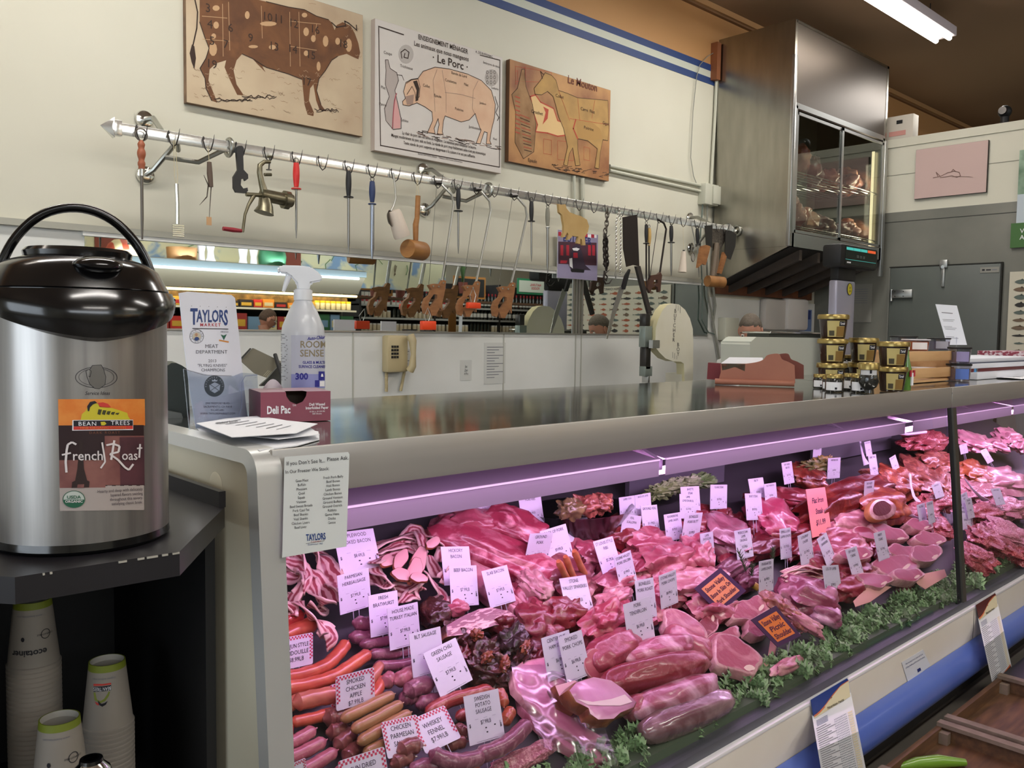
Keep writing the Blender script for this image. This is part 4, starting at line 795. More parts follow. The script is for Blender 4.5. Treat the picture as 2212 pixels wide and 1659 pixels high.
def cyl(x, y, o=0, r=rA, z=None):
    q = max(-.985, min(.985, (x-172)/175)); ph = math.asin(q)
    n = d0*cos(ph)+rg*sin(ph); pc = cA+n*r
    hz_ = hit(x, y, (pc.x, pc.y, 0), (d0.x, d0.y, 0)).z if z is None else z
    return Vector((cA.x+n.x*(r+o), cA.y+n.y*(r+o), hz_))
zA = lambda y, f=0: hit(172, y, (cA.x+d0.x*f, cA.y+d0.y*f, 0), (d0.x, d0.y, 0)).z
ap = thing('airpot', (cA.x, cA.y, ZSH), 'large brushed steel coffee airpot with black lid and arched handle', 'coffee airpot')
TA = Matrix.Translation((cA.x, cA.y, 0))
stm = mat('airpot_steel', 'b8b5b2', .34, .9, noise=(18, .3, .7, 3), col2='93908e', stretch=(2.5, 2.5, .12))
zc_ = zA(672, 0)
MB().lathe([(rA, ZSH+.012), (rA, zc_)], stm, TA, 64).build('steel_body', ap)
MB().lathe([(0, ZSH), (rA*.96, ZSH), (rA*1.01, ZSH+.006), (rA*1.0, ZSH+.016), (rA*.97, ZSH+.016)], black, TA, 64).build('base_ring', ap)
z1, z2, z3_ = zA(628, 0), zA(575, 0), zA(548, -.06)
hd = MB()
hd.lathe([(rA*.99, zc_-.004), (rA*1.03, zc_), (rA*1.035, z1-.001), (rA*1.02, z1), (rA*1.03, z1+.001), (rA*1.0, z1+.008), (rA*.9, z2-.006), (rA*.78, z2+.004), (rA*.62, z3_-.012), (rA*.56, z3_-.008)], black, TA, 64)
hd.build('lid_dome', ap)
MB().lathe([(rA*.6, z3_-.012), (rA*.61, z3_-.004), (rA*.57, z3_+.001), (rA*.5, z3_-.001), (rA*.46, z3_-.006), (0, z3_-.007)], black, TA, 48).build('pump_button', ap)
def beak(u, v):
    ph = -1.45+2.95*u; low = zA(738, rA)+.045*(abs((ph-.18)/1.35)**1.5); low = min(low, zc_); z = low+(z1-.002-low)*v
    bul = .006+.016*max(0, cos((ph-.1)*.9))*sin(pi*(.15+.75*v)); n = d0*cos(ph)+rg*sin(ph)
    if v == 0: bul = .0
    return (cA.x+n.x*(rA+bul), cA.y+n.y*(rA+bul), z)
MB().grid(beak, 40, 14, black).build('spout_cover', ap)
pL = cyl(205, 570, .0); sp = MB()
sp.sphere(Matrix.Translation(cyl(214, 588, -.02, z=z2-.004)) @ Matrix.Diagonal((.032, .032, .012, 1)), black, 20, 10); q_ = cyl(203, 575, -.03, z=z2+.006)
sp.torus(.008, .0025, black, Matrix.Translation(q_), 16, 6); sp.build('lock_tab', ap)
hp_ = [(-8, 662), (-6, 610), (12, 550), (45, 500), (92, 463), (150, 449), (205, 457), (255, 485), (300, 535), (325, 590), (336, 640), (338, 668)]
P0 = Vector((cA.x, cA.y, 0)); P1 = [hit(x, y, P0, (d0.x, d0.y, 0)) for x, y in hp_]
sm_ = []
for i in range(len(P1)-1):
    a, b_, c_, d_ = P1[max(i-1, 0)], P1[i], P1[i+1], P1[min(i+2, len(P1)-1)]
    for k in range(4): t = k/4; sm_.append(.5*((2*b_)+(c_-a)*t+(2*a-5*b_+4*c_-d_)*t*t+(3*b_-a-3*c_+d_)*t*t*t))
sm_.append(P1[-1]); hr = [.0075+.0025*max(0, (k/len(sm_)-.4)) for k in range(len(sm_))]
MB().tube(sm_, hr, black, 14, sq=.8).build('carry_handle', ap)
hv = MB()
for s_ in (-1, 1): n = rg*s_; hv.tube([(cA.x+n.x*(rA-.01), cA.y+n.y*(rA-.01), zA(655)), (cA.x+n.x*(rA+.012), cA.y+n.y*(rA+.012), zA(655))], .012, black, 16)
hv.build('handle_pivot', ap)
lg = MB(); el = lambda x, y, a, b, n=40: ell(x, y, a, b, n)+[ell(x, y, a, b, n)[0]]
def S2(pts): return [(110+x/4.74, 770+y/4.74) for x, y in pts]
pline(lg, cyl, S2(el(430, 215, 178, 105)), 1.1, ink, .0005); pline(lg, cyl, S2(el(430, 212, 150, 88)), .7, ink, .0005)
ppoly(lg, cyl, S2([(375, 130), (395, 90), (470, 85), (490, 130), (508, 210), (500, 290), (450, 332), (410, 325), (370, 280), (365, 200)]), mat('etch_fill', '8c8986', .3, 1), .0008)
pline(lg, cyl, S2([(375, 130), (395, 92), (470, 86), (490, 130), (508, 210), (500, 290), (450, 332), (410, 325), (370, 280), (350, 210), (340, 150), (365, 130), (385, 150), (375, 210), (360, 200)]), .9, ink, .001)
ptext(lg, cyl, *S2([(435, 378)])[0], 'Service Ideas', 11, ink, sx=.78, shear=.25, off=.0006); lg.build('etched_logo', ap)
sk = MB(); SO_ = mat('label_orange', 'd9792e', .45, noise=(40, .4, .6), col2='e08a3c'); SD = mat('label_dark', '2a1518', .45); SP = mat('label_rose', '8c5c54', .5, noise=(25, .3, .7), col2='6a3a3a'); SG = mat('label_pale', 'a89d98', .5)
def band_(x0, x1, y0, y1, m, o):
    sk.grid(lambda u, v: cyl(110+(x0+(x1-x0)*u)/4.74, 770+(y0+(y1-y0)*(1-v))/4.74, o), 10, 2, m)
band_(105, 858, 437, 710, SO_, .0008); band_(105, 845, 705, 1330, SD, .0009); band_(105, 490, 1060, 1345, SP, .001); band_(490, 845, 815, 1320, SP, .001); band_(620, 845, 830, 1320, mat('label_plum', '3d2028', .5, noise=(30, .3, .7), col2='5a3038'), .0011); band_(103, 838, 1325, 1580, SG, .0009)
P_ = lambda pts, m, o=.0014: pbent(sk, cyl, S2(pts), m, o)
yel = mat('label_yellow', 'c9bb2c', .5); rdm = mat('label_red', 'c8382e', .5); grn_ = mat('label_green', '1f5a40', .5)
P_([(290, 650), (300, 590), (330, 560), (360, 500), (400, 470), (440, 490), (450, 520), (560, 530), (640, 560), (690, 580), (700, 620), (720, 650)], yel)
P_([(350, 560), (345, 510), (370, 465), (410, 455), (430, 475), (395, 490), (370, 520), (362, 560)], ink, .0018); P_([(435, 475), (480, 470), (520, 485), (548, 520), (500, 520), (450, 510)], rdm, .0018)
for k in range(5): P_([(440+k*38, 540+k*10), (470+k*38, 545+k*8), (455+k*38, 600), (430+k*38, 590)], mat('leaf_dark', '3c3a18', .5), .0017)
P_([(222, 650), (742, 650), (742, 755), (218, 758)], paper, .0016); P_([(230, 655), (738, 655), (738, 710), (230, 715)], ink, .0020); P_([(230, 716), (738, 711), (738, 745), (228, 750)], rdm, .0020)
P_([(455, 670), (490, 668), (505, 690), (485, 706), (460, 705)], yel, .0024)
ptext(sk, cyl, *S2([(345, 690)])[0], 'BEAN', 12.5, paper, off=.0024, sx=.95, sp=1.15); ptext(sk, cyl, *S2([(625, 684)])[0], 'TREES', 12.5, paper, off=.0024, sx=.95, sp=1.15)
ptext(sk, cyl, *S2([(480, 732)])[0], 'FINE ORGANIC COFFEES', 6.5, SO_, off=.0024, sx=1.15); ptext(sk, cyl, *S2([(490, 782)])[0], 'DARK ROAST', 7.5, mat('label_brown', '7a4a34', .6), off=.0018, sp=1.3)
P_([(275, 850), (300, 850), (305, 1000), (310, 1150), (335, 1270), (355, 1280), (350, 1340), (205, 1345), (210, 1285), (235, 1270), (255, 1150), (268, 1000)], mat('tower_dark', '2c1a18', .5), .0016); P_([(255, 1310), (310, 1308), (305, 1345), (250, 1345)], SP, .0018)
wp = mat('label_white', 'd8d0d0', .5)
for pts, w_ in (([(165, 1185), (160, 1080), (170, 960), (180, 900), (215, 875), (250, 900)], 4), ([(130, 1005), (205, 985)], 3.5), ([(465, 880), (480, 1000), (488, 1080), (450, 1145)], 3.2), ([(570, 860), (555, 960), (540, 1060)], 4), ([(500, 910), (560, 895), (615, 920), (605, 980), (530, 1000), (600, 1060), (660, 1140), (695, 1165), (735, 1105)], 4), ([(800, 900), (790, 1040)], 3.5), ([(770, 945), (820, 940)], 3)): pline(sk, cyl, S2(pts), w_, wp, .0024)
ptext(sk, cyl, *S2([(345, 1020)])[0], 'rench', 29, wp, off=.0024, sx=.82, bold=.01); ptext(sk, cyl, *S2([(705, 1020)])[0], 'oas', 29, wp, off=.0024, sx=.78, bold=.01)
pbent(sk, cyl, S2(ell(222, 1460, 92, 88, 30)), mat('seal_white', 'b9c0b8', .5), .0014); pbent(sk, cyl, S2([(132, 1465)]+[(222+86*cos(pi-k*pi/12), 1465+80*sin(k*pi/12)) for k in range(13)]), grn_, .0018); pline(sk, cyl, S2(el(222, 1460, 90, 86, 30)), 1.2, grn_, .0019)
ptext(sk, cyl, *S2([(222, 1440)])[0], 'USDA', 9.5, grn_, off=.0022, bold=.02); ptext(sk, cyl, *S2([(222, 1484)])[0], 'ORGANIC', 7.5, wp, off=.0022, bold=.02, sx=.9)
for k, t in enumerate(('Hearty and deep with delicately', 'layered flavors swirling', 'throughout this savory,', 'satisfying classic brew.')): ptext(sk, cyl, *S2([(822, 1362+k*45)])[0], t, 9.2, mat('label_ink', '4a4048', .6), align='RIGHT', off=.0018, sx=.72, rot=.06)
sk.build('coffee_sticker', ap)
cupm = mat('cup_white', '989086', .6); lime = mat('cup_green', '7c8728', .55); cin = mat('cup_inner', 'a9a59c', .7)
def cupmesh(full):
    b = MB(); H = .118; R0, R1 = .0425, .030
    b.lathe([(R0, .004), (R0-.001, .008), (R1+.0012, H-.012)], cupm, None, 40); b.lathe([(R0-.003, .0), (R0+.0015, .0015), (R0+.0015, .005), (R0-.001, .007)], cupm, None, 40)
    b.lathe([(R1+.0012, H-.012), (R1, H), (R1-.002, H)], lime, None, 40); b.lathe([(R1-.002, H), (R1-.003, H-.010), (0, H-.011)], cin, None, 40); b.lathe([(R0-.003, 0), (R1-.004, H-.012)], cin, None, 40)
    if full:
        def cw_(v):
            r = R0+(R1-R0)*(v.y/H)+.0009; a = v.x/r; return Vector((r*sin(a), -r*cos(a), v.y))
        if full == 1:
            b.text('ecotainer', .0155, ink, None, sx=1, bold=.02, y=.033, x=-.008, warp=lambda v: cw_(Vector((-v.x-.016, .066-v.y, 0))), z=0)
            for q, w0 in ((.0085, 1),): b.faces([cw_(Vector((.020+cos(k*pi/8)*q*s_, .062+sin(k*pi/8)*q*s_, 0))) for s_ in (1, .86) for k in range(17)], [(k, k+1, k+18, k+17) for k in range(16)], ink)
            b.text('COMPOSTABLE', .0042, ink, None, warp=lambda v: cw_(Vector((.020-v.x, .062-v.y, 0))), z=0); b.faces([cw_(Vector((-.017+.003*cos(k*pi/5), .057+.004*sin(k*pi/5), 0))) for k in range(10)], [tuple(range(10))], ink)
            b.text('www.beantrees.com', .005, inkg, None, warp=lambda v: cw_(Vector((-.006-v.x, .096-v.y, 0))), z=0)
        else:
            y0 = .07; b.faces([cw_(Vector((x_/1000, y_/1000, 0))) for x_, y_ in ((-24, 74), (-8, 75), (6, 75), (6, 84), (-8, 84), (-24, 83))], [(0, 1, 4, 5), (1, 2, 3, 4)], ink)
            b.faces([cw_(Vector((x_/1000, y_/1000, 0))) for x_, y_ in ((-24, 84), (-8, 85), (6, 85), (6, 88), (-8, 88), (-24, 88))], [(0, 1, 4, 5), (1, 2, 3, 4)], rdm)
            b.faces([cw_(Vector((x_/1000, y_/1000, .0))) for x_, y_ in ((-24, 73), (-22, 60), (-12, 55), (-4, 58), (2, 66), (4, 73))], [tuple(range(6))], lime); b.faces([cw_(Vector((x_/1000, y_/1000-.0002, 0))) for x_, y_ in ((-16, 60), (-15, 53), (-9, 49), (-3, 52), (0, 58), (-5, 55), (-10, 54))], [tuple(range(7))], ink); b.faces([cw_(Vector((x_/1000, y_/1000, 0))) for x_, y_ in ((-22, 58), (-19, 53), (-15, 51), (-14, 54))], [tuple(range(4))], rdm)
            b.text('BEAN TREES', .0088, paper, None, warp=lambda v: cw_(Vector((-.009-v.x, .079-v.y, 0)))*1.004, z=0, sx=.62); b.text('Organic with no trace', .0045, inkg, None, warp=lambda v: cw_(Vector((-.006-v.x, .096-v.y, 0))), z=0)
    return b
P3 = lambda x, y, Y_: at(x, y, 'Y', Y_)
stacks = (((.405, 1.665), P3(60, 1297, 1.66).z, 1, 'first'), ((.503, 1.585), P3(214, 1432, 1.58).z, 2, 'last'), ((.394, 1.475), P3(130, 1552, 1.47).z, 1, 'mid'))
for (x, y), zt, fl_, nm in stacks:
    lab = {'first': 'tall left stack in the black stand', 'last': 'right stack topped by a toucan logo', 'mid': 'short front stack in the black stand'}[nm]
    a = math.atan2(-x, -y); top = cupmesh(fl_).build('paper_cup', None, 'white paper cup upside down on top of the '+lab, 'paper cup', 'paper cups in the coffee stand'); cz = zt-.118
    top.location = (x, y, cz); top.data.transform(Matrix.Translation(-Vector((0, 0, 0)))); top.rotation_euler = (0, 0, math.atan2(x, -(-y))*-1)
    base = cupmesh(0).build('paper_cup', None, 'white paper cup nested within the '+lab, 'paper cup', 'nested cups of the '+nm+' cup stack'); k = 0; z = cz-.0085; first = True
    while z > .622:
        if first: base.location = (x, y, z); first = False
        else: dup(base, (x, y, z))
        z -= .0085
q = at(197, 1640, 'Y', 1.22); t = thing('chrome_knob_lid', (q.x, 1.22, .90), 'chrome domed lid with black rim at the bottom edge in front of the cups', 'lid')
MB().lathe([(.0, .098), (.012, .0985), (.014, .095), (.024, .085), (.031, .06), (.034, .02), (.036, 0)], chrome, Matrix.Translation((q.x, 1.22, q.z-.098)), 32).build('dome', t)
MB().lathe([(.010, .1), (.0145, .0995), (.0155, .095), (.013, .094)], black, Matrix.Translation((q.x, 1.22, q.z-.098)), 28).build('rim', t)
MB().lathe([(.0, -.3), (.05, -.3), (.05, -.02), (.036, .0), (.03, .0)], black, Matrix.Translation((q.x, 1.22, q.z-.098)), 28).build('container', t)
MB().box((.1, 1.15, .0), (.6, 1.40, q.z-.398), blk).build('low_cabinet', None, 'low black cabinet front under the cups', 'cabinet')
ZT = 1.2885
def cz(x, y): return at(x, y, 'Z', ZT)
p0, p1 = cz(426, 926), cz(534, 904); hd_ = (p1-p0).normalized(); nn_ = hd_.cross(Vector((0, 0, 1))); tl = radians(9)
nb = (nn_*cos(tl)+Vector((0, 0, sin(tl))))
bs = planesurf(p0+Vector((0, 0, .0)), nb)
t = thing('brochure_holder', (p0+p1)/2, 'clear holder with a tall white market brochure standing at the counter end', 'brochure holder')
br = MB(); pap2 = mat('brochure_white', 'dfe2ee', .6)
slab(br, bs, [(387, 633), (405, 630), (500, 637), (508, 644), (520, 760), (532, 880), (536, 903), (424, 926), (413, 860), (400, 760)], .0015, pap2)
BT = lambda x, y, s, size, m, **k: ptext(br, bs, 340+x/4.607, 600+y/4.607, s, size/4.607, m, **k)
nav = mat('taylor_blue', '23407f', .6); gr2 = mat('soft_grey', '6a6a74', .7)
BT(365, 395, 'T', 225, nav, sx=.52, bold=.025); BT(528, 388, 'AYLOR', 170, nav, sx=.5, bold=.02); BT(682, 405, 'S', 215, nav, sx=.42, bold=.02); BT(528, 470, 'MARKET', 44, inkr, sp=1.35, bold=.01)
pline(br, bs, [(340+348/4.607, 600+505/4.607), (340+706/4.607, 600+511/4.607)], 1.6, ink)
for k in range(5): ppoly(br, bs, ell(340+(340+k*86)/4.607, 600+(281+3*k)/4.607, .8, .8, 6), ink)
B4 = lambda pts: [(340+x/4.607, 600+y/4.607) for x, y in pts]
pline(br, bs, B4(el(392, 583, 69, 69)), .9, gr2); pline(br, bs, B4(el(392, 583, 45, 45)), .6, gr2); ppoly(br, bs, B4(ell(392, 585, 40, 40)), mat('badge_cream', 'c9c0aa', .7), .0003); ppoly(br, bs, B4([(365, 610), (380, 590), (405, 590), (420, 610), (400, 625), (380, 625)]), nav, .0006); ppoly(br, bs, B4(ell(388, 568, 14, 17, 12)), mat('badge_skin', 'b98e72', .7), .0007)
for k in range(14): a = k*2*pi/14; ptext(br, bs, *B4([(392+57*cos(a), 583+57*sin(a))])[0], 'NIMAN RANCH MEATS'[k], 4.2, gr2, rot=-a-pi/2, off=.0006)
ppoly(br, bs, B4([(632, 565), (660, 575), (692, 560), (662, 622)]), mat('logo_green', '1f6048', .6), .0005); pline(br, bs, B4([(614, 622), (710, 640)]), 3, mat('logo_orange', 'd08a3a', .6)); BT(668, 540, 'FRESH', 24, gr2, sp=1.2)
BT(540, 683, 'MEAT', 52, gr2); BT(540, 739, 'DEPARTMENT', 50, gr2); BT(548, 828, '2013', 42, gr2); BT(548, 874, '"FLYING KNIVES"', 42, gr2, sx=.92); BT(555, 919, 'CHAMPIONS', 42, gr2)
ppoly(br, bs, B4(ell(567, 1078, 100, 106, 30)), mat('seal_dark', '4a5058', .7), .0004); ppoly(br, bs, B4([(515, 1070), (570, 1040), (625, 1065), (618, 1120), (570, 1148), (525, 1122)]), pap2, .0007); ppoly(br, bs, B4([(545, 1032), (542, 1010), (556, 1022), (570, 1005), (584, 1022), (598, 1012), (594, 1032)]), pap2, .0007)
pline(br, bs, B4([(525, 1062), (618, 1128)]), 1.3, gr2, .0009); pline(br, bs, B4([(620, 1062), (525, 1128)]), 1.3, gr2, .0009)
for k in range(13): a = pi+k*pi/12; ptext(br, bs, *B4([(567+84*cos(a), 1082+90*sin(a))])[0], "BUTCHERS GUILD"[k], 4.6, pap2, rot=-a-pi/2, off=.0008)
for k, s_ in enumerate(('2900 FREEPORT BLVD.', 'SACRAMENTO, CA 95818', '916.443.6881', 'WWW.TAYLORSMARKET.COM')): BT(600, 1250+k*34, s_, 28, inkg, sx=.9)
br.build('brochure', t)
ac = pane('acrylic', 'e9edf2', .06, .03)
g = MB(); slab(g, planesurf(p0+nb*.012, nb), [(397, 797), (450, 810), (505, 812), (522, 805), (556, 808), (560, 905), (540, 912), (410, 930)], .002, ac); g.build('acrylic_front', t)
ag = MB(); f2 = planesurf(p0+nb*.014, nb); pline(ag, f2, [(397, 797), (440, 810), (500, 812)], 1.2, inkg); pline(ag, f2, [(556, 810), (530, 812), (522, 825), (522, 880), (515, 900)], 1.4, mat('edge_blue', '7b86a6', .3)); ag.build('acrylic_edge', t)
c0 = cz(556, 942); fl = MB()
for k, (pts, z) in enumerate((([(425, 925), (450, 948), (560, 972), (640, 962), (690, 948), (688, 932), (560, 905), (470, 905)], .002), ([(430, 915), (480, 935), (600, 948), (690, 938), (660, 915), (560, 898), (470, 905)], .012), ([(424, 914), (500, 944), (640, 935), (686, 915), (560, 902), (480, 906)], .02))):
    vs = [at(x, y, 'Z', ZT+z) for x, y in pts]; n = len(vs); fl.faces(vs+[v-Vector((0, 0, .0012 if k else .002)) for v in vs], [tuple(range(n)), tuple(range(2*n-1, n-1, -1))]+[(i, i+n, (i+1) % n+n, (i+1) % n) for i in range(n)], mat('flyer_white', 'e4e5ea', .7))
bmesh.ops.recalc_face_normals(fl.bm, faces=fl.bm.faces)
fs_ = lambda x, y, o=0: at(x, y, 'Z', ZT+.0205+o)
ptext(fl, fs_, 490, 912, 'Weekend Specials', 7, ink, sx=.9, rot=.12, shear=.2)
for k in range(7): pline(fl, fs_, [(465+k*22, 914+k*2.2), (520+k*18, 906+k*2.2)], .9, ink if k == 5 else inkg)
fl.build('flyer_stack', None, 'messy pile of white printed flyers at the front counter edge', 'papers')
t = thing('deli_paper_box', cz(640, 890), 'dark red Deli Pac wax paper box with a half-round cutout', 'box')
bxm = mat('deli_maroon', '7d3244', .4, noise=(3, .3, .8), col2='98586a'); bxt = mat('deli_top', 'a68a92', .4)
A, B_ = cz(562, 900), cz(714, 908); e1 = (B_-A).normalized(); e2 = Vector((-e1.y, e1.x, 0)); hb = .082
if e2.y < 0: e2 = -e2
A2 = cz(545, 885)
e1 = Vector((cos(radians(15)), -sin(radians(15)), 0)); e2 = Vector((sin(radians(15)), cos(radians(15)), 0)); A = B_-e1*.158
W = Matrix((e1, e2, (0, 0, 1))).transposed().to_4x4(); W.translation = A; L = .158; D_ = .13; hb = .068
b = MB(); hc = [(L*.35, hb), (L*.36, hb*.85), (L*.41, hb*.68), (L*.50, hb*.58), (L*.59, hb*.66), (L*.64, hb*.84), (L*.65, hb)]
front = [(0, 0), (L, 0), (L, hb)]+hc[::-1]+[(0, hb)]
b.faces([(x, 0, z) for x, z in front], [tuple(range(len(front)))], bxm, W)
b.faces([(0, 0, 0), (0, D_, 0), (0, D_, hb), (0, 0, hb)], [(0, 3, 2, 1)], mat('deli_side', '5f2c3a', .4), W).clear() if 0 else b.faces([(0, 0, 0), (0, D_, 0), (0, D_, hb), (0, 0, hb)], [(0, 3, 2, 1)], mat('deli_side', '6a3240', .4), W)
b.faces([(L, 0, 0), (L, D_, 0), (L, D_, hb), (L, 0, hb), (0, D_, 0), (0, D_, hb)], [(0, 1, 2, 3), (4, 5, 2, 1)], bxm, W)
b.faces([(0, 0, hb), (L*.35, 0, hb), (L*.37, D_*.2, hb), (L*.63, D_*.2, hb), (L*.65, 0, hb), (L, 0, hb), (L, D_, hb), (0, D_, hb)], [(0, 1, 2, 7), (2, 3, 6, 7), (3, 4, 5, 6)], bxt, W)
b.faces([(0, 0, .002), (L, 0, .002), (L, D_, .002), (0, D_, .002)], [(0, 1, 2, 3)], mat('box_inside', '6f6558', .8), W); b.faces([(.01, D_*.7, 0), (L-.01, D_*.7, 0), (L-.01, D_*.7, hb*.95), (.01, D_*.7, hb*.95)], [(0, 1, 2, 3)], mat('box_inside', '6f6558', .8), W)
b.build('carton', t)
b = MB(); WF = W @ Matrix(((1, 0, 0, 0), (0, 0, -1, 0), (0, 1, 0, 0), (0, 0, 0, 1)))
b.text('Deli Pac', .024, paper, WF, sx=.66, bold=.03, x=L*.25, y=hb*.40, z=.0008).text('TM', .006, paper, WF, x=L*.47, y=hb*.54, z=.0008)
b.text('Deli Waxed\nInterfolded Paper', .0088, paper, WF, sx=.85, bold=.02, x=L*.80, y=hb*.50, z=.0008, space=.9).text('10 IN x 10 3/4 IN\n500 Sheets', .005, paper, WF, x=L*.80, y=hb*.28, z=.0008); b.build('lettering', t)
b = MB(); b.grid(lambda u, v: W @ Vector((L*(.15+.3*u), D_*(.7+.1*v), hb+.022*sin(pi*u)*(1-v)+.002)), 8, 3, paper); b.build('wax_paper', t)
sbx = hit(655, 800, (0, 0, 0), (0, 0, 1))
dsb = 2.16; rp = ray(655, 890); pS = CAM+rp*(dsb/F); pS.z = ZT; s = dsb/F
t = thing('spray_bottle', pS, 'translucent white spray bottle labelled ROOM SENSE glass cleaner', 'spray bottle')
zz = lambda y: CAM.z+ray(655, y).z*(dsb/F)
bot = mat('bottle_plastic', 'c9ccd2', .35, trans=.0, coat=.3, sss=0)
pr = [(0, ZT), (.045*1.05, ZT), (.0535, ZT+.008), (.0535, zz(722)), (.051, zz(705)), (.034, zz(670)), (.021, zz(650)), (.0195, zz(632)), (.0195, zz(625))]
TS = Matrix.Translation((pS.x, pS.y, 0)); MB().lathe([(r_1, z) for r_1, z in pr], bot, TS, 40).build('bottle', t)
wpl = mat('trigger_white', 'e0e2e6', .35)
MB().lathe([(.0185, zz(650)), (.023, zz(649)), (.023, zz(628)), (.017, zz(626)), (0, zz(626))], wpl, TS, 24).build('collar', t)
ds = -Vector((pS.x, pS.y)).normalized(); rs_ = Vector((-ds.y, ds.x)); rs_ = rs_ if rs_.x > 0 else -rs_
ssurf = planesurf((pS.x, pS.y, 0), (ds.x, ds.y, 0))
hdp = [(603, 590), (600, 578), (608, 573), (650, 574), (672, 577), (690, 590), (698, 602), (694, 608), (672, 612), (668, 628), (642, 628), (640, 612), (628, 598), (618, 592)]
hh = MB(); a = [ssurf(x, y) for x, y in hdp]; off = Vector((ds.x, ds.y, 0))*.016; n = len(a)
hh.faces([p+off*.6 for p in a]+[p+off for p in [a[0].lerp(a[5], .5)]*0]+[p-off*.6 for p in a], [tuple(range(n)), tuple(range(2*n-1, n-1, -1))]+[(i, i+n, (i+1) % n+n, (i+1) % n) for i in range(n)], wpl)
bmesh.ops.recalc_face_normals(hh.bm, faces=hh.bm.faces); bmesh.ops.bevel(hh.bm, geom=[e for e in hh.bm.edges], offset=.004, segments=2, affect='EDGES'); 
for f in hh.bm.faces: f.smooth = True
hh.build('spray_head', t)
MB().tube([ssurf(624, 596), ssurf(618, 612), ssurf(612, 630)], [.008, .006, .004], wpl, 10).tube([ssurf(604, 584), ssurf(600, 584)], .007, wpl, 12).build('trigger', t)
def bcyl(x, y, o=0):
    q = max(-.98, min(.98, (x-655)/(.0535/s))); ph = math.asin(q); n = ds*cos(ph)+rs_*sin(ph); pc = Vector((pS.x, pS.y))+n*.0538
    z = hit(x, y, (pc.x, pc.y, 0), (ds.x, ds.y, 0)).z; return Vector((pS.x+n.x*(.0538+o), pS.y+n.y*(.0538+o), z))
lb = MB(); lw = mat('label_silver', 'b9bcca', .4); lbl = mat('label_violet', '8f93c8', .4)
lb.grid(lambda u, v: bcyl(631+(701-631)*u, 838-(838-724)*v, .0006), 12, 3, lw); lb.grid(lambda u, v: bcyl(631+(701-631)*u, 838-(838-808)*v, .0008), 12, 2, lbl)
Q5 = lambda x, y: (500+x/7.9, 720+y/7.9); gold = mat('label_gold', '8c7f62', .5); dbl = mat('label_royal', '2a2a8c', .5)
ptext(lb, bcyl, *Q5(1430, 80), 'Auto-Chlor', 10, dbl, sx=.75, shear=.3, off=.0012, bold=.02, rot=.1); ptext(lb, bcyl, *Q5(1390, 195), 'ROOM', 21, gold, sx=.86, bold=.01, off=.0012); ptext(lb, bcyl, *Q5(1365, 345), 'SENSE', 21, gold, sx=.86, bold=.01, off=.0012)
ptext(lb, bcyl, *Q5(1395, 498), 'GLASS & MULTI', 8.3, dbl, sx=.8, bold=.02, off=.0012); ptext(lb, bcyl, *Q5(1375, 570), 'SURFACE CLEANER', 8.3, dbl, sx=.78, bold=.02, off=.0012); ptext(lb, bcyl, *Q5(1200, 740), '300', 19, dbl, sx=.9, bold=.04, off=.0012)
for x0, y0, x1, y1 in ((1470, 650, 1570, 800), (1410, 800, 1480, 915)): pbent(lb, bcyl, [Q5(x0, y0), Q5(x1, y0), Q5(x1, y1), Q5(x0, y1)], dbl, .0012)
pbent(lb, bcyl, [Q5(1505, 740), Q5(1515, 690), Q5(1535, 690), Q5(1545, 740)], paper, .0016); pbent(lb, bcyl, [Q5(1488, 815), Q5(1565, 812), Q5(1565, 905), Q5(1488, 905)], paper, .0016)
for k in range(26): 
    if k % 6 != 4: pline(lb, bcyl, [Q5(862, 20+k*31), Q5(930+(k*37) % 60, 21+k*31)], .9, ink, .0012)
lb.build('label', t)
pb = planesurf((1.3, 2.35, 0), (-.4, -1, 0)); b = MB(); bnd = mat('binder_grey', '857e6c', .45, .3)
G7 = lambda pts: [Q5(*p) for p in pts]
slab(b, pb, G7([(155, 470), (330, 290), (385, 258), (850, 480), (600, 760), (400, 690)]), .05, bnd, mat('binder_dark', '3d3c36', .5)); slab(b, planesurf((1.3, 2.34, 0), (-.4, -1, 0)), G7([(150, 455), (160, 420), (320, 250), (338, 262), (190, 430)]), .01, mat('binder_dark', '3d3c36', .5))
for k in range(3): pline(b, pb, G7([(545+k*28, 725+k*8), (630+k*28, 630+k*8)]), .8, mat('binder_line', 'c9c0a0', .5))
slab(b, planesurf((1.3, 2.4, 0), (-.4, -1, 0)), G7([(850, 500), (850, 900), (480, 900), (620, 770)]), .03, mat('binder_dark', '3d3c36', .5))
b.tube([Vector((1.22, 2.24, ZT)), Vector((1.24, 2.36, 1.42))], .006, blk, 8).box((1.15, 2.19, ZT), (1.29, 2.26, ZT+.01), blk)
b.build('ticket_holder', None, 'tilted grey metal ticket holder behind the red deli box', 'holder')
pm2 = planesurf((.62, 2.05, 0), (-.3, -1, 0)); b = MB(); mg = mat('machine_green', '363d39', .4)
M5 = lambda pts: [(340+x/4.607, 600+y/4.607) for x, y in pts]
slab(b, pm2, M5([(-20, 1000), (60, 950), (90, 880), (140, 848), (190, 848), (240, 870), (300, 910), (330, 1500), (230, 1500), (-20, 1420)]), .12, mg); slab(b, planesurf((.62, 2.03, 0), (-.3, -1, 0)), M5([(-20, 1300), (240, 1350), (260, 1410), (235, 1490), (-20, 1390)]), .05, mat('machine_grey', '7c7e7a', .4))
b.build('counter_machine', None, 'rounded dark green machine partly hidden between airpot and brochure', 'machine')
t = MB(); ns = planesurf((1, gy1-.02, gz1), (0, -1, .09)); NP = mat('notice_paper', 'd3d7d6', .6)
N4 = lambda x, y: (330+x/4.147, 820+y/4.147)
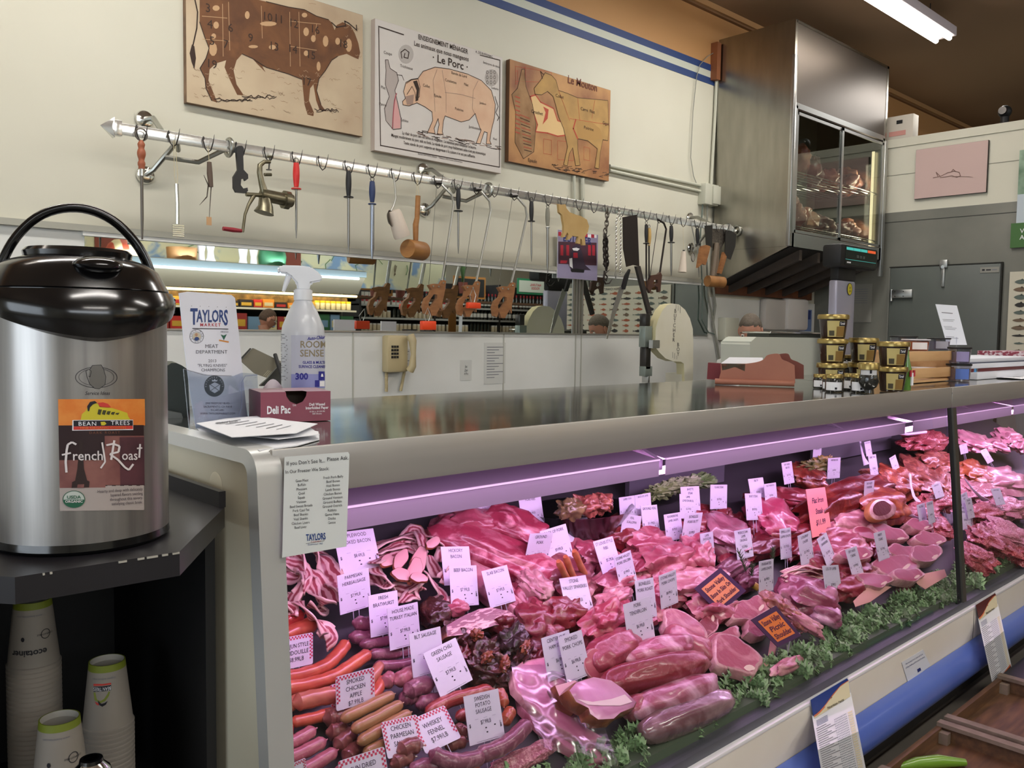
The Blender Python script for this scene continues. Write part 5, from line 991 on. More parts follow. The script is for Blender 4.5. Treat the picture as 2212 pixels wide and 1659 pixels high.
slab(t, ns, [N4(*p) for p in ((1180, 692), (1750, 648), (1762, 670), (1735, 1495), (1160, 1595))], .0008, NP)
NT = lambda x, y, s, size, **k: ptext(t, ns, *N4(x, y), s, size/4.147, ink, rot=k.pop('rot', .085), **k)
NT(1370, 740, 'If you Don’t See It...', 50, sx=.86); NT(1658, 708, 'Please Ask.', 50, sx=.86); NT(1385, 813, 'In Our Freezer We Stock:', 44, sx=.84)
for k, s_ in enumerate('Goat Meat|Buffalo|Pheasant|Quail|Squab|Venison|Beef Sweet Breads|Pork Caul Fat|Beef Shanks|Veal Shanks|Chicken Livers|Beef Liver'.split('|')): NT(1337-k*1.2, 905+k*38, s_, 33, sx=.82)
for k, s_ in enumerate('Fresh Pork Belly|Beef Bones|Veal Bones|Lamb Bones|Chicken Bones|Ground Venison|Ground Buffalo|Ground Ostrich|Rabbits|Game Hens|Ducks|Geese'.split('|')): NT(1617-k*1.2, 874+k*37, s_, 33, sx=.82)
ptext(t, ns, *N4(1462, 1412), 'TAYLORS', 82/4.147, nav, sx=.5, bold=.03, rot=.085); ptext(t, ns, *N4(1462, 1452), 'MARKET', 18/4.147, inkr, sp=1.5, rot=.085); pline(t, ns, [N4(1372, 1470), N4(1540, 1442)], .7, ink); ptext(t, ns, *N4(1455, 1474), 'Established 1962', 20/4.147, nav, shear=.3, rot=.085)
t.build('freezer_notice', None, 'white freezer stock notice taped to the top front of the glass', 'notice')
def ncard(pts, bend, hdr, hc, title, label, tilt):
    """pts TL TR BR BL at the panel; lower part bulges over the bumper"""
    t = MB(); y0 = gy0-.032
    TL, TR, BR, BL = pts
    def sf(x, y, o=0):
        tt = max(0, min(1, (y-TL[1])/(BL[1]-TL[1]))); return at(x, y, 'Y', y0-o-tilt*min(1, max(0, (y-TL[1]-40)/90)))
    def sf2(u, v, o=0):
        a = Vector(TL).lerp(Vector(TR), u); b = Vector(BL).lerp(Vector(BR), u); p = a.lerp(b, v); k = min(1, max(0, (v-.15)/.35)); return at(p.x+bend*sin(pi*v)*0, p.y, 'Y', y0-o-tilt*k)
    t.grid(lambda u, v: sf2(u, 1-v), 4, 20, mat('card_white', 'e2e2e6', .5))
    def up(pts, m, o=.0008): t.faces([sf2(u, v, o) for u, v in pts], [tuple(range(len(pts)))], m)
    N = 12; cur = [(.05+.95*k/N, .17-.13*(.5-.5*cos(pi*min(1, 1.15*k/N)))*1.0) for k in range(N+1)]
    up([(0.03, .015), (.97, .015)]+[(u, v-.0) for u, v in cur[::-1]]+[(.03, .175)], hc, .001)
    up([(u, v) for u, v in cur]+[(.97, .18), (.05, .20)], mat('card_cream', 'e3d6b4', .5), .0012)
    for k in range(N): up([cur[k], cur[k+1], (cur[k+1][0], cur[k+1][1]+.018), (cur[k][0], cur[k][1]+.018)], mat('card_orange', 'd9774a', .5), .0016)
    def tx(u, v, s, size, m, align='LEFT', sx=1):
        vs, fs = textmesh(s, sx, .01, 0, 1, align, 1); t.faces([sf2(u+q[0]*size, v-q[1]*size*(.42), .002) for q in vs], fs, m)
    tx(.72, .115, title, .115, ink, 'CENTER', .7); tx(.60, .175, 'Nutrition Facts', .085, ink, 'CENTER', .8)
    for k in range(5): up([(.08, .23+k*.012), (.36, .23+k*.012), (.36, .234+k*.012), (.08, .234+k*.012)], inkb, .001)
    for k in range(30):
        v = .30+k*.0205
        up([(.05, v), (.30+.1*((k*7) % 3), v), (.30+.1*((k*7) % 3), v+.006), (.05, v+.006)], inkg, .0012)
        for j in range(9): up([(.50+j*.035, v), (.515+j*.035, v), (.515+j*.035, v+.008), (.50+j*.035, v+.008)], mat('figure_ink', '5b6a7c', .6), .0012)
        up([(.84, v), (.95, v), (.95, v+.012), (.84, v+.012)], mat('card_cream', 'e3d6b4', .5), .0012)
    up([(.03, .985), (.97, .93), (.97, .97), (.4, .985)], hc, .0012); up([(.3, .965), (.97, .91), (.97, .93), (.4, .975)], mat('card_orange', 'd9774a', .5), .0014)
    return t.build('nutrition_card', None, label, 'card')
ncard([(1748, 1510), (1831, 1460), (1878, 1700), (1785, 1730)], 0, '', mat('card_navy', '23408e', .5), 'Pork & Lamb', 'blue headed Pork and Lamb nutrition card hanging over the bumper', .10)
ncard([(2106, 1305), (2150, 1278), (2187, 1448), (2146, 1488)], 0, '', mat('card_maroon', '5e2320', .5), 'Beef & Veal', 'maroon headed Beef and Veal nutrition card hanging at the right end of the case', .09)
t = MB(); ls = lambda x, y, o=0: at(x, y, 'Y', gy0-.0305-o); slab(t, ls, [(1948, 1431), (1994, 1403), (2010, 1438), (1962, 1475)], .001, mat('sticker_white', 'dfe0e6', .5))
for k, s_ in enumerate(('We Use Beef, Pork, Lamb and Goat', 'in Many Stuffing and Processed Products')): ptext(t, ls, 1975+k*2, 1424+k*7, s_, 4.2, inkb, rot=.55, sx=.7)
ppoly(t, ls, [(1981, 1446), (1988, 1442), (1990, 1448), (1983, 1453)], inkb); t.build('price_sticker', None, 'small white printed sticker on the cream panel above the bumper', 'sticker')
crw = mat('crate_wood', '4c3322', .65, noise=(7, .3, .7, 5), col2='6f4d30', stretch=(1, 6, 6)); crd = mat('crate_rim', '8c7a6a', .7, noise=(12, .3, .7), col2='6a5a4c')
def crate(x0, x1, y0, y1, z1, label):
    t = thing('wooden_crate', ((x0+x1)/2, (y0+y1)/2, 0), label, 'crate', None); th = .018
    MB().box((x0, y1-th, 0), (x1, y1, z1), crw).build('back_board', t); MB().box((x0, y0, 0), (x1, y0+th, z1), crw).build('front_board', t)
    MB().box((x0, y0+th, 0), (x0+th, y1-th, z1), crw).build('side_board', t); MB().box((x1-th, y0+th, 0), (x1, y1-th, z1), crw).build('side_board', t)
    MB().box((x0+th, y0+th, .03), (x1-th, y1-th, .05), crw).build('bottom_board', t)
    MB().box((x0-.004, y0, z1), (x0+.032, y1, z1+.014), crd).build('rim_strip', t); MB().box((x1-.032, y0, z1), (x1+.004, y1, z1+.014), crd).build('rim_strip', t)
    for x in (x0+th+.01, x1-th-.04): MB().box((x, y1-th-.03, .05), (x+.03, y1-th, z1-.01), crd).build('corner_post', t)
    return t
crate(2.22, 2.66, .70, 1.13, .10, 'wooden produce crate nearest the bottom edge under the bumper'); crate(2.70, 3.22, .70, 1.13, .10, 'wooden produce crate in the middle of the row under the bumper'); crate(3.26, 3.86, .66, 1.13, .10, 'wooden produce crate at the right end of the row'); crate(1.75, 2.18, .70, 1.13, .10, 'wooden produce crate out at the left end of the row')
cm = at(1995, 1648, 'Z', .07); b = MB(); b.tube([cm+Vector((-.12, .06, -.0)), cm+Vector((-.03, .01, .005)), cm+Vector((.05, -.03, .0)), cm+Vector((.12, -.09, -.005))], [.004, .02, .022, .012], mat('pepper_green', '6f9a2e', .3, coat=.3), 14); b.build('green_pepper', None, 'long bright green pepper lying in a wooden crate', 'pepper')
MB().box((3.86, .78, .10), (4.6, .80, .16), mat('teal_strip', '1f6a66', .4)).box((3.9, .6, 0), (4.6, 1.13, .1), blk).build('teal_bin', None, 'dark bin with a teal rim past the last crate', 'bin')
def meatmat(name, lean, fat, scale=14, lo=.5, hi=.62, rough=.32, dist=1.2, bump_=.35, coat=.35, sx=(1, 1, 1), bs=60, sss=.0):
    lean = tuple((int(lean[i:i+2], 16)/255)*k for i, k in ((0, .88), (2, .74), (4, .84))); fat = tuple((int(fat[i:i+2], 16)/255)*k for i, k in ((0, .98), (2, .9), (4, .95)))
    m = mat(name, lean, rough, noise=(scale, lo, hi, 6, dist), col2=fat, bump=(bs, bump_, .006), coat=coat, stretch=sx, sss=sss); return m
beef = meatmat('beef_red', '86262c', 'c9837c', 16, .55, .72); beefd = meatmat('beef_dark', '6b1e24', 'a85a54', 14, .55, .75); pork = meatmat('pork_pink', 'b9606a', 'dca7a2', 12, .45, .7); porkl = meatmat('pork_pale', 'cf8f90', 'e8c2b8', 10, .4, .7)
lamb = meatmat('lamb_red', '93333f', 'd39a94', 13, .5, .68); fatm = meatmat('fat_white', 'd2a79c', 'e6c6ba', 20, .4, .7); ham = meatmat('ham_pink', 'e59cae', 'efb6c0', 8, .4, .7, bump_=.1); hock = meatmat('smoked_dark', '4a2a22', '8a5a44', 18, .5, .7, bump_=.8)
rind = meatmat('smoked_rind', '7a4326', 'a8683c', 14, .4, .7); grd = meatmat('ground_beef', 'a8343a', 'd88a84', 110, .5, .62, bump_=1, bs=160); grp = meatmat('ground_pale', 'c97f86', 'e8b6b4', 110, .45, .62, bump_=1, bs=160); stew = meatmat('stew_brown', '9a5a44', 'c98a6c', 24, .45, .7, bump_=.7)
chick = meatmat('chicken_pale', 'd9a8a8', 'ecc8c0', 9, .4, .7, bump_=.2); grn = mat('herb_green', '3f5a34', .6); bone = mat('bone_orange', 'cf8a60', .45, noise=(30, .3, .7), col2='b8603c'); wrap = pane('plastic_wrap', 'f4eef6', .16, .18, .9)
SA = {'orange': meatmat('sausage_orange', 'c25a40', 'd0704c', 20, .3, .8, bump_=.08, coat=.5), 'red': meatmat('sausage_red', 'a8302c', 'c04a3a', 20, .3, .8, bump_=.08, coat=.5), 'tan': meatmat('sausage_tan', 'bd7a58', 'cc8c68', 14, .3, .8, bump_=.08, coat=.5),
      'olive': meatmat('sausage_olive', 'b09858', '96754a', 70, .6, .72, bump_=.1, coat=.4), 'pink': meatmat('sausage_pink', 'b8797a', 'd09c94', 40, .5, .75, bump_=.15, coat=.4), 'purple': meatmat('sausage_purple', '8f5a68', 'b98c94', 45, .5, .72, bump_=.2, coat=.4), 'chili': meatmat('sausage_chili', 'a84a3c', 'c98a80', 30, .5, .7, bump_=.15, coat=.5), 'brown': meatmat('sausage_brown', '8a5a4c', 'b0806c', 45, .5, .72, bump_=.15, coat=.4), 'gold': meatmat('sausage_gold', 'b8683a', '9c4a2a', 50, .5, .7, bump_=.15, coat=.5)}
butch = mat('pink_paper', 'dba098', .7)
def catm(P, n=6):
    out = []
    for i in range(len(P)-1):
        a, b, c, d = P[max(i-1, 0)], P[i], P[i+1], P[min(i+2, len(P)-1)]
        for k in range(n): t = k/n; out.append(.5*((2*b)+(c-a)*t+(2*a-5*b+4*c-d)*t*t+(3*b-a-3*c+d)*t*t*t))
    return out+[P[-1]]
def sausage(path, r, kind, label, h=.03, group=None, name='sausage'):
    P = [dk(x, y, h) for x, y in path]; s = depth(P[len(P)//2])/F*r; C_ = catm(P, 5); n = len(C_)
    a = C_[0]-(C_[1]-C_[0]).normalized()*s*.5; b = C_[-1]+(C_[-1]-C_[-2]).normalized()*s*.5
    pts = [a]+C_+[b]; rs = [s*.22]+[s*min(1, .72+.5*min(k, n-1-k)*.5)*(1+.05*sin(k*1.9+r)) for k in range(n)]+[s*.22]
    m = MB().tube(pts, rs, SA[kind], 14); tip = (b-C_[-1]).normalized(); m.tube([b, b+tip*s*.35], [s*.16, s*.1], SA[kind], 6)
    return m.build(name, None, label, 'sausage', group)
def nz(v, s, k): return noise.noise(Vector((v[0]*s+k*7.3, v[1]*s-k*3.1, v[2]*s+k*1.7)))
def blob(cx, cy, a, b, ang, th, h, m, name, label, cat='meat', amp=.16, fr=2.2, seed=0, group=None, sq=.8, m2=None, seg=34, ring=20):
    c = dk(cx, cy, h); t = radians(ang)
    A = dk(cx+cos(t)*a, cy-sin(t)*a, h)-c; B = dk(cx+sin(t)*b, cy+cos(t)*b, h)-c; B = B-A*(A.dot(B)/A.dot(A))*.6
    def fn(v):
        f = 1+amp*nz(v, fr, seed)*1.6+amp*.5*nz(v, fr*2.7, seed+3)
        x, y, z = (abs(q)**sq*(1 if q > 0 else -1) for q in v); return c+(A*x+B*y+DN*th*z)*f
    mb = MB().sphere(None, m, seg, ring, fn); return mb.build(name, None, label, cat, group, sharp=60)
def outline(cx, cy, a, b, ang, seed, n=26, irr=.12, bite=0):
    t = radians(ang); o = []
    for k in range(n):
        q = 2*pi*k/n; f = 1+irr*2*noise.noise(Vector((cos(q)*1.3+seed*3.7, sin(q)*1.3, seed)))
        if bite: f *= 1-bite*math.exp(-((q-pi*1.5)/.5)**2)
        x, y = a*f*cos(q), b*f*sin(q); o.append((cx+x*cos(t)+y*sin(t), cy-x*sin(t)+y*cos(t)))
    return o
def slab_meat(pts, h, th, tilt, face, rim, name, label, cat='meat', inner=None, group=None, extra=(), roll=0):
    """flat cut lying on the deck, thickness th, its top face met with the rays of the outline"""
    cx, cy = sum(p[0] for p in pts)/len(pts), sum(p[1] for p in pts)/len(pts)
    c = dk(cx, cy, h); n = (DN+Vector((roll, -tilt, 0))).normalized()
    T = [hit(x, y, c, n) for x, y in pts]; B = [p-n*th+(p-c)*.04 for p in T]; k = len(T); cc = sum(T, Vector())/k
    T2 = [p+(cc-p)*.045+n*th*.12 for p in T]
    mb = MB(); mb.faces(T2, [tuple(range(k))], face); mb.faces(T2+T, [(i, (i+1) % k, (i+1) % k+k, i+k) for i in range(k)], rim); mb.faces(T+B, [(i, (i+1) % k, (i+1) % k+k, i+k) for i in range(k)], rim); mb.faces(B, [tuple(range(k))], rim)
    bmesh.ops.remove_doubles(mb.bm, verts=mb.bm.verts, dist=1e-6); bmesh.ops.recalc_face_normals(mb.bm, faces=mb.bm.faces)
    for q, m_, dz in extra: mb.faces([hit(x, y, c+n*(th*.12+dz), n) for x, y in q], [tuple(range(len(q)))], m_)
    return mb.build(name, None, label, cat, group, sharp=50)
def chop(cx, cy, a, b, ang, h, tilt, label, face=None, rim=None, seed=1, th=.022, name='pork_chop', group=None, cat='meat', bn=True, inset=.87):
    face = face or pork; rim = rim or fatm; o = outline(cx, cy, a, b, ang, seed, bite=.35, irr=.2); i_ = [(cx+(x-cx)*inset, cy+(y-cy)*inset-b*.06) for x, y in o]; t = radians(ang)
    ex = [(i_, face, .0006)]
    if bn: bx_, by_ = cx+cos(t)*a*.55, cy-sin(t)*a*.55+b*.35; ex.append((outline(bx_, by_, a*.2, b*.16, ang+30, seed+5, 12), mat('bone_white', 'e2c8b4', .5), .0012))
    return slab_meat(o, h, th, tilt, rim, rim, name, label, cat, extra=ex, group=group)
bacm = bpy.data.materials.new('bacon_bands'); bacm.use_nodes = True; nt = bacm.node_tree; bs_ = nt.nodes['Principled BSDF']; bs_.inputs['Roughness'].default_value = .35
uvn = nt.nodes.new('ShaderNodeUVMap'); uvn.uv_map = 'uv'; sp_ = nt.nodes.new('ShaderNodeSeparateXYZ'); nn2 = nt.nodes.new('ShaderNodeTexNoise'); nn2.inputs['Scale'].default_value = 3; tc_ = nt.nodes.new('ShaderNodeTexCoord')
ma = nt.nodes.new('ShaderNodeMath'); ma.operation = 'MULTIPLY_ADD'; ma.inputs[1].default_value = .5; rp_ = nt.nodes.new('ShaderNodeValToRGB')
nt.links.new(uvn.outputs[0], sp_.inputs[0]); nt.links.new(tc_.outputs['Object'], nn2.inputs['Vector']); nn2.inputs['Scale'].default_value = 25; nt.links.new(nn2.outputs[0], ma.inputs[0]); nt.links.new(sp_.outputs['Y'], ma.inputs[2]); nt.links.new(ma.outputs[0], rp_.inputs[0]); nt.links.new(rp_.outputs[0], bs_.inputs['Base Color'])
cr = rp_.color_ramp; cr.elements[0].position = .2; cr.elements[0].color = lin('b06a40'); cr.elements[1].position = 1.3 if 0 else 1.0; cr.elements[1].color = lin('e6c4bc')
for p_, c_ in ((.27, 'ecc8c2'), (.42, 'ebc6c0'), (.46, '9c4650'), (.60, 'a8525c'), (.63, 'e8c0ba'), (.75, 'ddaeac'), (.79, '9c4650'), (.9, '93424c')): e = cr.elements.new(p_); e.color = lin(c_)
def bacon(path, w_, label, h=.05, tw=.5, seed=0, group=None):
    P = [dk(x, y, h+.018*sin(k*1.7+seed)) for k, (x, y) in enumerate(path)]; C_ = catm(P, 6); s = depth(C_[0])/F*w_; n = len(C_)-1
    def fn(u, v):
        i = min(int(u*n), n-1); f = u*n-i; p = C_[i].lerp(C_[i+1], f); t = (C_[min(i+1, n)]-C_[max(i-1, 0)]).normalized(); sd = t.cross(DN).normalized(); a = tw*sin(u*5+seed)+.25
        d = sd*cos(a)+DN*sin(a); return p+d*s*(v-.5)*(1+.15*noise.noise(p*30))+DN*.007*noise.noise(p*40+Vector((0, 0, v)))
    mb = MB().grid(fn, n, 5, bacm); o = mb.build('bacon_slice', None, label, 'meat', group)
    md = o.modifiers.new('thick', 'SOLIDIFY'); md.thickness = .004; md.offset = 0; return o
R_2 = random.Random(11)
bp1 = [[(612, 1190), (650, 1185), (690, 1200), (720, 1240)], [(650, 1195), (668, 1225), (690, 1262), (716, 1300)], [(680, 1190), (700, 1215), (722, 1250), (735, 1285)], [(612, 1215), (640, 1222), (660, 1240), (655, 1270)], [(608, 1240), (640, 1250), (662, 1248), (640, 1290)], [(625, 1300), (640, 1280), (655, 1255), (665, 1238)], [(640, 1300), (665, 1325), (690, 1345), (716, 1370)], [(606, 1285), (618, 1305), (625, 1320), (622, 1330)], [(665, 1305), (690, 1320), (700, 1312), (690, 1300)], [(610, 1205), (632, 1200), (650, 1230), (660, 1262)], [(690, 1355), (708, 1368), (716, 1380), (704, 1390)], [(668, 1255), (680, 1285), (700, 1302), (712, 1300)]]
for k, p in enumerate(bp1): bacon(p, 44 if k in (1, 2, 7) else 34, 'curling raw bacon slice heaped in the front left corner of the case', .06+.008*(k % 4), .9, k, 'bacon slices in the left pile')
bp2 = [[(806, 1180), (850, 1165), (890, 1160), (910, 1175)], [(812, 1196), (850, 1182), (890, 1172), (912, 1190)], [(808, 1215), (845, 1200), (880, 1190), (905, 1200)], [(870, 1170), (895, 1145), (908, 1160), (915, 1200)], [(800, 1240), (815, 1262), (830, 1270), (842, 1262)], [(805, 1225), (822, 1245), (838, 1255), (846, 1270)], [(930, 1160), (945, 1170), (958, 1185), (952, 1215)], [(920, 1235), (940, 1262), (950, 1285), (952, 1300)], [(870, 1300), (885, 1288), (900, 1282), (912, 1270)], [(925, 1200), (940, 1235), (955, 1250), (960, 1240)], [(850, 1270), (875, 1275), (900, 1262), (915, 1245)]]
for k, p in enumerate(bp2): bacon(p, 34, 'raw bacon slice in the pile behind the parmesan and bratwurst tags', .07+.006*(k % 3), .5, k, 'bacon slices in the middle pile')
for k, (x, y, a, b, g) in enumerate(((838, 1210, 17, 13, 10), (866, 1208, 24, 13, 60), (905, 1212, 34, 16, 75), (896, 1232, 30, 15, 70), (868, 1240, 22, 13, -20), (905, 1247, 20, 10, -12), (935, 1172, 17, 10, 30))):
    slab_meat(outline(x, y, a, b, g, k+2), .10+.006*k, .006, .25, mat('jowl_pink', 'e3a9a8', .4), rind, 'bacon_slice', 'thick orange-rimmed smoked jowl slice fanned on top of the middle bacon pile', group='smoked jowl slices')
SG = [([(600, 1352), (625, 1338), (650, 1328)], 17, 'red', 'red sausage end above the cajun andouille tag', .06), ([(600, 1380), (640, 1362), (680, 1348)], 18, 'orange', 'brown-orange sausage just above the cajun andouille tag', .05),
 ([(606, 1465), (650, 1458), (700, 1440), (728, 1415), (748, 1390)], 15, 'orange', 'long orange sausage reaching furthest back, under the cajun tag', .055), ([(606, 1487), (660, 1480), (720, 1462), (762, 1435), (795, 1412)], 15, 'orange', 'long orange sausage running behind the smoked chicken apple tag', .055), ([(640, 1518), (680, 1508), (735, 1498)], 19, 'tan', 'plump tan sausage left of the smoked chicken apple tag', .055), ([(612, 1535), (640, 1512), (660, 1500)], 15, 'tan', 'tan sausage end at the left glass edge', .04), ([(632, 1560), (675, 1552), (722, 1538)], 13, 'orange', 'short orange sausage beneath the plump tan one', .04), ([(735, 1520), (790, 1480), (822, 1436)], 13, 'tan', 'tan sausage tip poking out right of the smoked chicken apple tag', .05), ([(750, 1530), (805, 1505), (826, 1466)], 13, 'orange', 'orange sausage right below the smoked chicken apple tag', .045),
 ([(600, 1562), (615, 1568), (628, 1580)], 12, 'red', 'shiny red sausage at the lower left corner', .04), ([(603, 1548), (612, 1556), (620, 1566)], 10, 'red', 'small shiny red sausage against the left end panel', .04),
 ([(742, 1552), (790, 1530), (846, 1502)], 14, 'olive', 'uppermost speckled olive sausage', .075), ([(765, 1575), (815, 1550), (864, 1522)], 14, 'olive', 'second speckled olive sausage from the top', .08), ([(778, 1602), (830, 1572), (882, 1542)], 14, 'olive', 'third speckled olive sausage', .075), ([(790, 1625), (830, 1608), (858, 1592)], 14, 'olive', 'lowest speckled olive sausage by the chicken parmesan tag', .06),
 ([(600, 1615), (640, 1600), (676, 1578)], 15, 'pink', 'pale pink sausage, first of the lower left row', .05), ([(606, 1648), (655, 1625), (698, 1602)], 15, 'pink', 'pale pink sausage, second of the lower left row', .05), ([(640, 1675), (685, 1648), (722, 1625)], 15, 'pink', 'pale pink sausage, third of the lower left row', .05), ([(690, 1695), (730, 1672), (760, 1650)], 15, 'pink', 'pale pink sausage at the bottom edge left of the sun dried tomato tag', .05),
 ([(705, 1552), (722, 1548), (740, 1550)], 19, 'brown', 'brown sausage end left of the olive sausages', .045), ([(712, 1582), (728, 1580), (745, 1572)], 18, 'brown', 'brown sausage end below the first brown one', .035), ([(728, 1612), (745, 1598), (762, 1582)], 17, 'brown', 'brown sausage end third down beside the olive sausages', .04), ([(748, 1638), (762, 1622), (780, 1612)], 17, 'brown', 'brown sausage end just above the sun dried tomato tag', .035),
 ([(768, 1345), (790, 1348), (812, 1346)], 16, 'purple', 'mauve sausage under the parmesan herb tag', .06), ([(760, 1375), (790, 1378), (820, 1372)], 15, 'purple', 'mauve sausage left of the bratwurst tag foot', .045), ([(782, 1392), (830, 1386), (880, 1378)], 12, 'purple', 'thin mauve sausage under the house made turkey tag', .05), ([(800, 1412), (850, 1412), (900, 1402)], 12, 'purple', 'long mauve sausage behind the BLT tag', .045), ([(812, 1438), (855, 1438), (900, 1430)], 12, 'purple', 'grey-mauve sausage left of the BLT tag', .04), ([(820, 1345), (850, 1338), (880, 1330)], 14, 'purple', 'mauve sausage between the turkey tag and bacon', .05),
 ([(832, 1478), (838, 1470), (846, 1462)], 16, 'pink', 'pinkish sausage end right of the tan tips', .05), ([(858, 1472), (880, 1458), (900, 1450)], 17, 'pink', 'pinkish plump sausage under the BLT tag', .06), ([(880, 1495), (905, 1482), (930, 1478)], 19, 'purple', 'fat mauve sausage left of the green chili tag', .06), ([(868, 1512), (882, 1506), (896, 1512)], 15, 'purple', 'stubby mauve sausage below the fat one', .04), ([(905, 1522), (930, 1515), (955, 1512)], 17, 'purple', 'mauve sausage under the green chili tag', .04),
 ([(925, 1538), (975, 1512), (1020, 1500), (1058, 1490)], 15, 'chili', 'long red and pink sausage under the green chili tag legs', .06), ([(990, 1548), (1030, 1535), (1064, 1518)], 14, 'chili', 'red sausage left of the swedish potato tag', .05), ([(1078, 1492), (1086, 1508), (1088, 1522)], 12, 'gold', 'amber sausage end right of the swedish potato tag', .06), ([(1090, 1560), (1098, 1545), (1104, 1535)], 14, 'gold', 'amber sausage just above the long mauve sausage', .06),
 ([(985, 1580), (995, 1575), (1003, 1585)], 13, 'brown', 'brown sausage tip right of the whiskey fennel tag', .06), ([(968, 1612), (985, 1605), (1003, 1602)], 14, 'brown', 'brown sausage behind the whiskey tag stick', .05),
 ([(934, 1628), (965, 1642), (1000, 1645), (1040, 1635)], 18, 'purple', 'left one of two long mauve sausages at the bottom', .085), ([(1035, 1632), (1080, 1615), (1112, 1592), (1138, 1565)], 18, 'purple', 'right one of two long mauve sausages at the bottom, by the kale', .08),
 ([(865, 1622), (885, 1612), (905, 1610)], 18, 'brown', 'brown plump sausage left of the whiskey tag stick', .075), ([(850, 1650), (868, 1640), (888, 1636)], 17, 'brown', 'brown sausage below the plump one at the bottom edge', .06), ([(890, 1668), (915, 1655), (945, 1655)], 17, 'purple', 'mauve sausage cut by the bottom edge of the photo', .06), ([(960, 1690), (1000, 1680), (1040, 1672)], 16, 'tan', 'tan sausage peeking in at the bottom edge', .04)]
for p, r1, k, l, h in SG: sausage(p, r1, k, l, h)
BL = [(945, 1322, 34, 30, 20, .035, .04, hock, 'smoked_beef', 'round dark smoked joint left of the beef bacon tag'), (1010, 1388, 30, 22, 10, .03, .045, hock, 'smoked_hock', 'upper left smoked ham hock behind the green chili tag'), (1050, 1412, 34, 24, -15, .035, .05, hock, 'smoked_hock', 'wide smoked hock in the middle of the dark heap'), (1098, 1398, 32, 30, 30, .04, .055, meatmat('hock_black', '2e1c1a', '5a3a30', 14, .5, .7, bump_=.6), 'smoked_hock', 'blackest smoked hock with a hole-like hollow'), (1122, 1428, 26, 16, 55, .03, .05, hock, 'smoked_hock', 'smoked hock beside the centre cut ham tag'), (1045, 1455, 40, 20, -10, .03, .04, hock, 'smoked_hock', 'low smoked hock right of the green chili tag'), (1085, 1470, 32, 18, 0, .025, .035, hock, 'smoked_hock', 'lowest smoked hock above the swedish potato tag'), (1003, 1358, 40, 20, 15, .03, .03, hock, 'smoked_beef', 'flat dark smoked piece under the slab bacon'), (1150, 1440, 28, 26, 20, .03, .03, beefd, 'smoked_hock', 'dark meat left of the ham tags')]
for k, q in enumerate(BL): blob(*q[:9], q[9], seed=k+1, amp=.35 if k else .15, fr=2.6)
for k, (x, y) in enumerate(((1030, 1372), (1052, 1420), (1135, 1398), (1090, 1435))): blob(x, y, 12, 9, 30*k, .012, .085, rind, 'smoked_hock_end', 'tan knuckle end of a smoked hock, '+('furthest back', 'on the left with a hole', 'rightmost and pinkish', 'lowest in front')[k], seed=k+20, amp=.4)
slab_meat([(960, 1352), (1000, 1330), (1035, 1315), (1060, 1312), (1100, 1320), (1128, 1340), (1120, 1350), (1070, 1352), (1010, 1372), (962, 1378)], .075, .03, .5, meatmat('slab_bacon', 'a3727a', 'e0c0b8', 20, .5, .56, sx=(1, 1, 6)), hock, 'slab_bacon', 'slab of dark-crusted bacon with pale fat streaks under the beef bacon tag')
blob(985, 1310, 24, 18, 0, .02, .06, pork, 'beef_bacon', 'pale piece behind the beef bacon tag foot'); blob(1100, 1300, 26, 14, -20, .02, .05, pork, 'bacon_end', 'pink bacon end right below the slab bacon tag')
LP_ = lambda name: meatmat(name, 'b3485a', 'e8a8ac', 9, .5, .7, dist=2.2, sx=(1, 1, 1.5))
blob(1055, 1190, 145, 38, -24, .05, .06, LP_('loin_a'), 'pork_loin', 'longest dark pink pork loin lying diagonally at the back', amp=.16, seed=3, fr=1.8, sq=.7, seg=30); blob(1115, 1142, 85, 26, -24, .045, .10, LP_('loin_a'), 'pork_loin', 'shorter pork loin on top near the case lamp hood', amp=.2, seed=5); blob(1020, 1130, 50, 22, -5, .04, .09, pork, 'pork_loin', 'pork loin end tucked under the lamp hood at the back')
blob(1060, 1270, 90, 24, -38, .035, .04, porkl, 'pork_belly', 'pale pork belly strip below the long loin', amp=.12, seed=8); blob(1150, 1315, 60, 26, -50, .04, .04, pork, 'pork_belly', 'reddish pork strip ending at the sparerib pile', amp=.25, seed=9); blob(1155, 1265, 40, 20, -40, .03, .085, fatm, 'fat_trim', 'knobbly fat end of the longest pork loin', amp=.25, seed=4, fr=3)
blob(1225, 1262, 66, 46, -30, .05, .05, meatmat('rack_brown', '8a4a4c', 'c08c84', 12, .45, .7), 'rack_of_pork', 'brownish rack of pork with bones pointing up', amp=.22, seed=6)
for k, (x0, y0, x1, y1) in enumerate(((1228, 1258, 1206, 1212), (1240, 1252, 1221, 1202), (1262, 1240, 1240, 1190))):
    a, b = dk(x0, y0, .09), dk(x0, y0, .09)+Vector((-.006+.004*k, -.02, .085)); b = hit(x1, y1, b, (0, 1, 0)); MB().tube([a, a.lerp(b, .5), b.lerp(a, .12), b], [.012, .010, .011, .007], bone, 10).build('rib_bone', None, 'orange rib bone sticking up from the rack of pork, '+('left', 'middle', 'right')[k]+' one of three', 'bone')
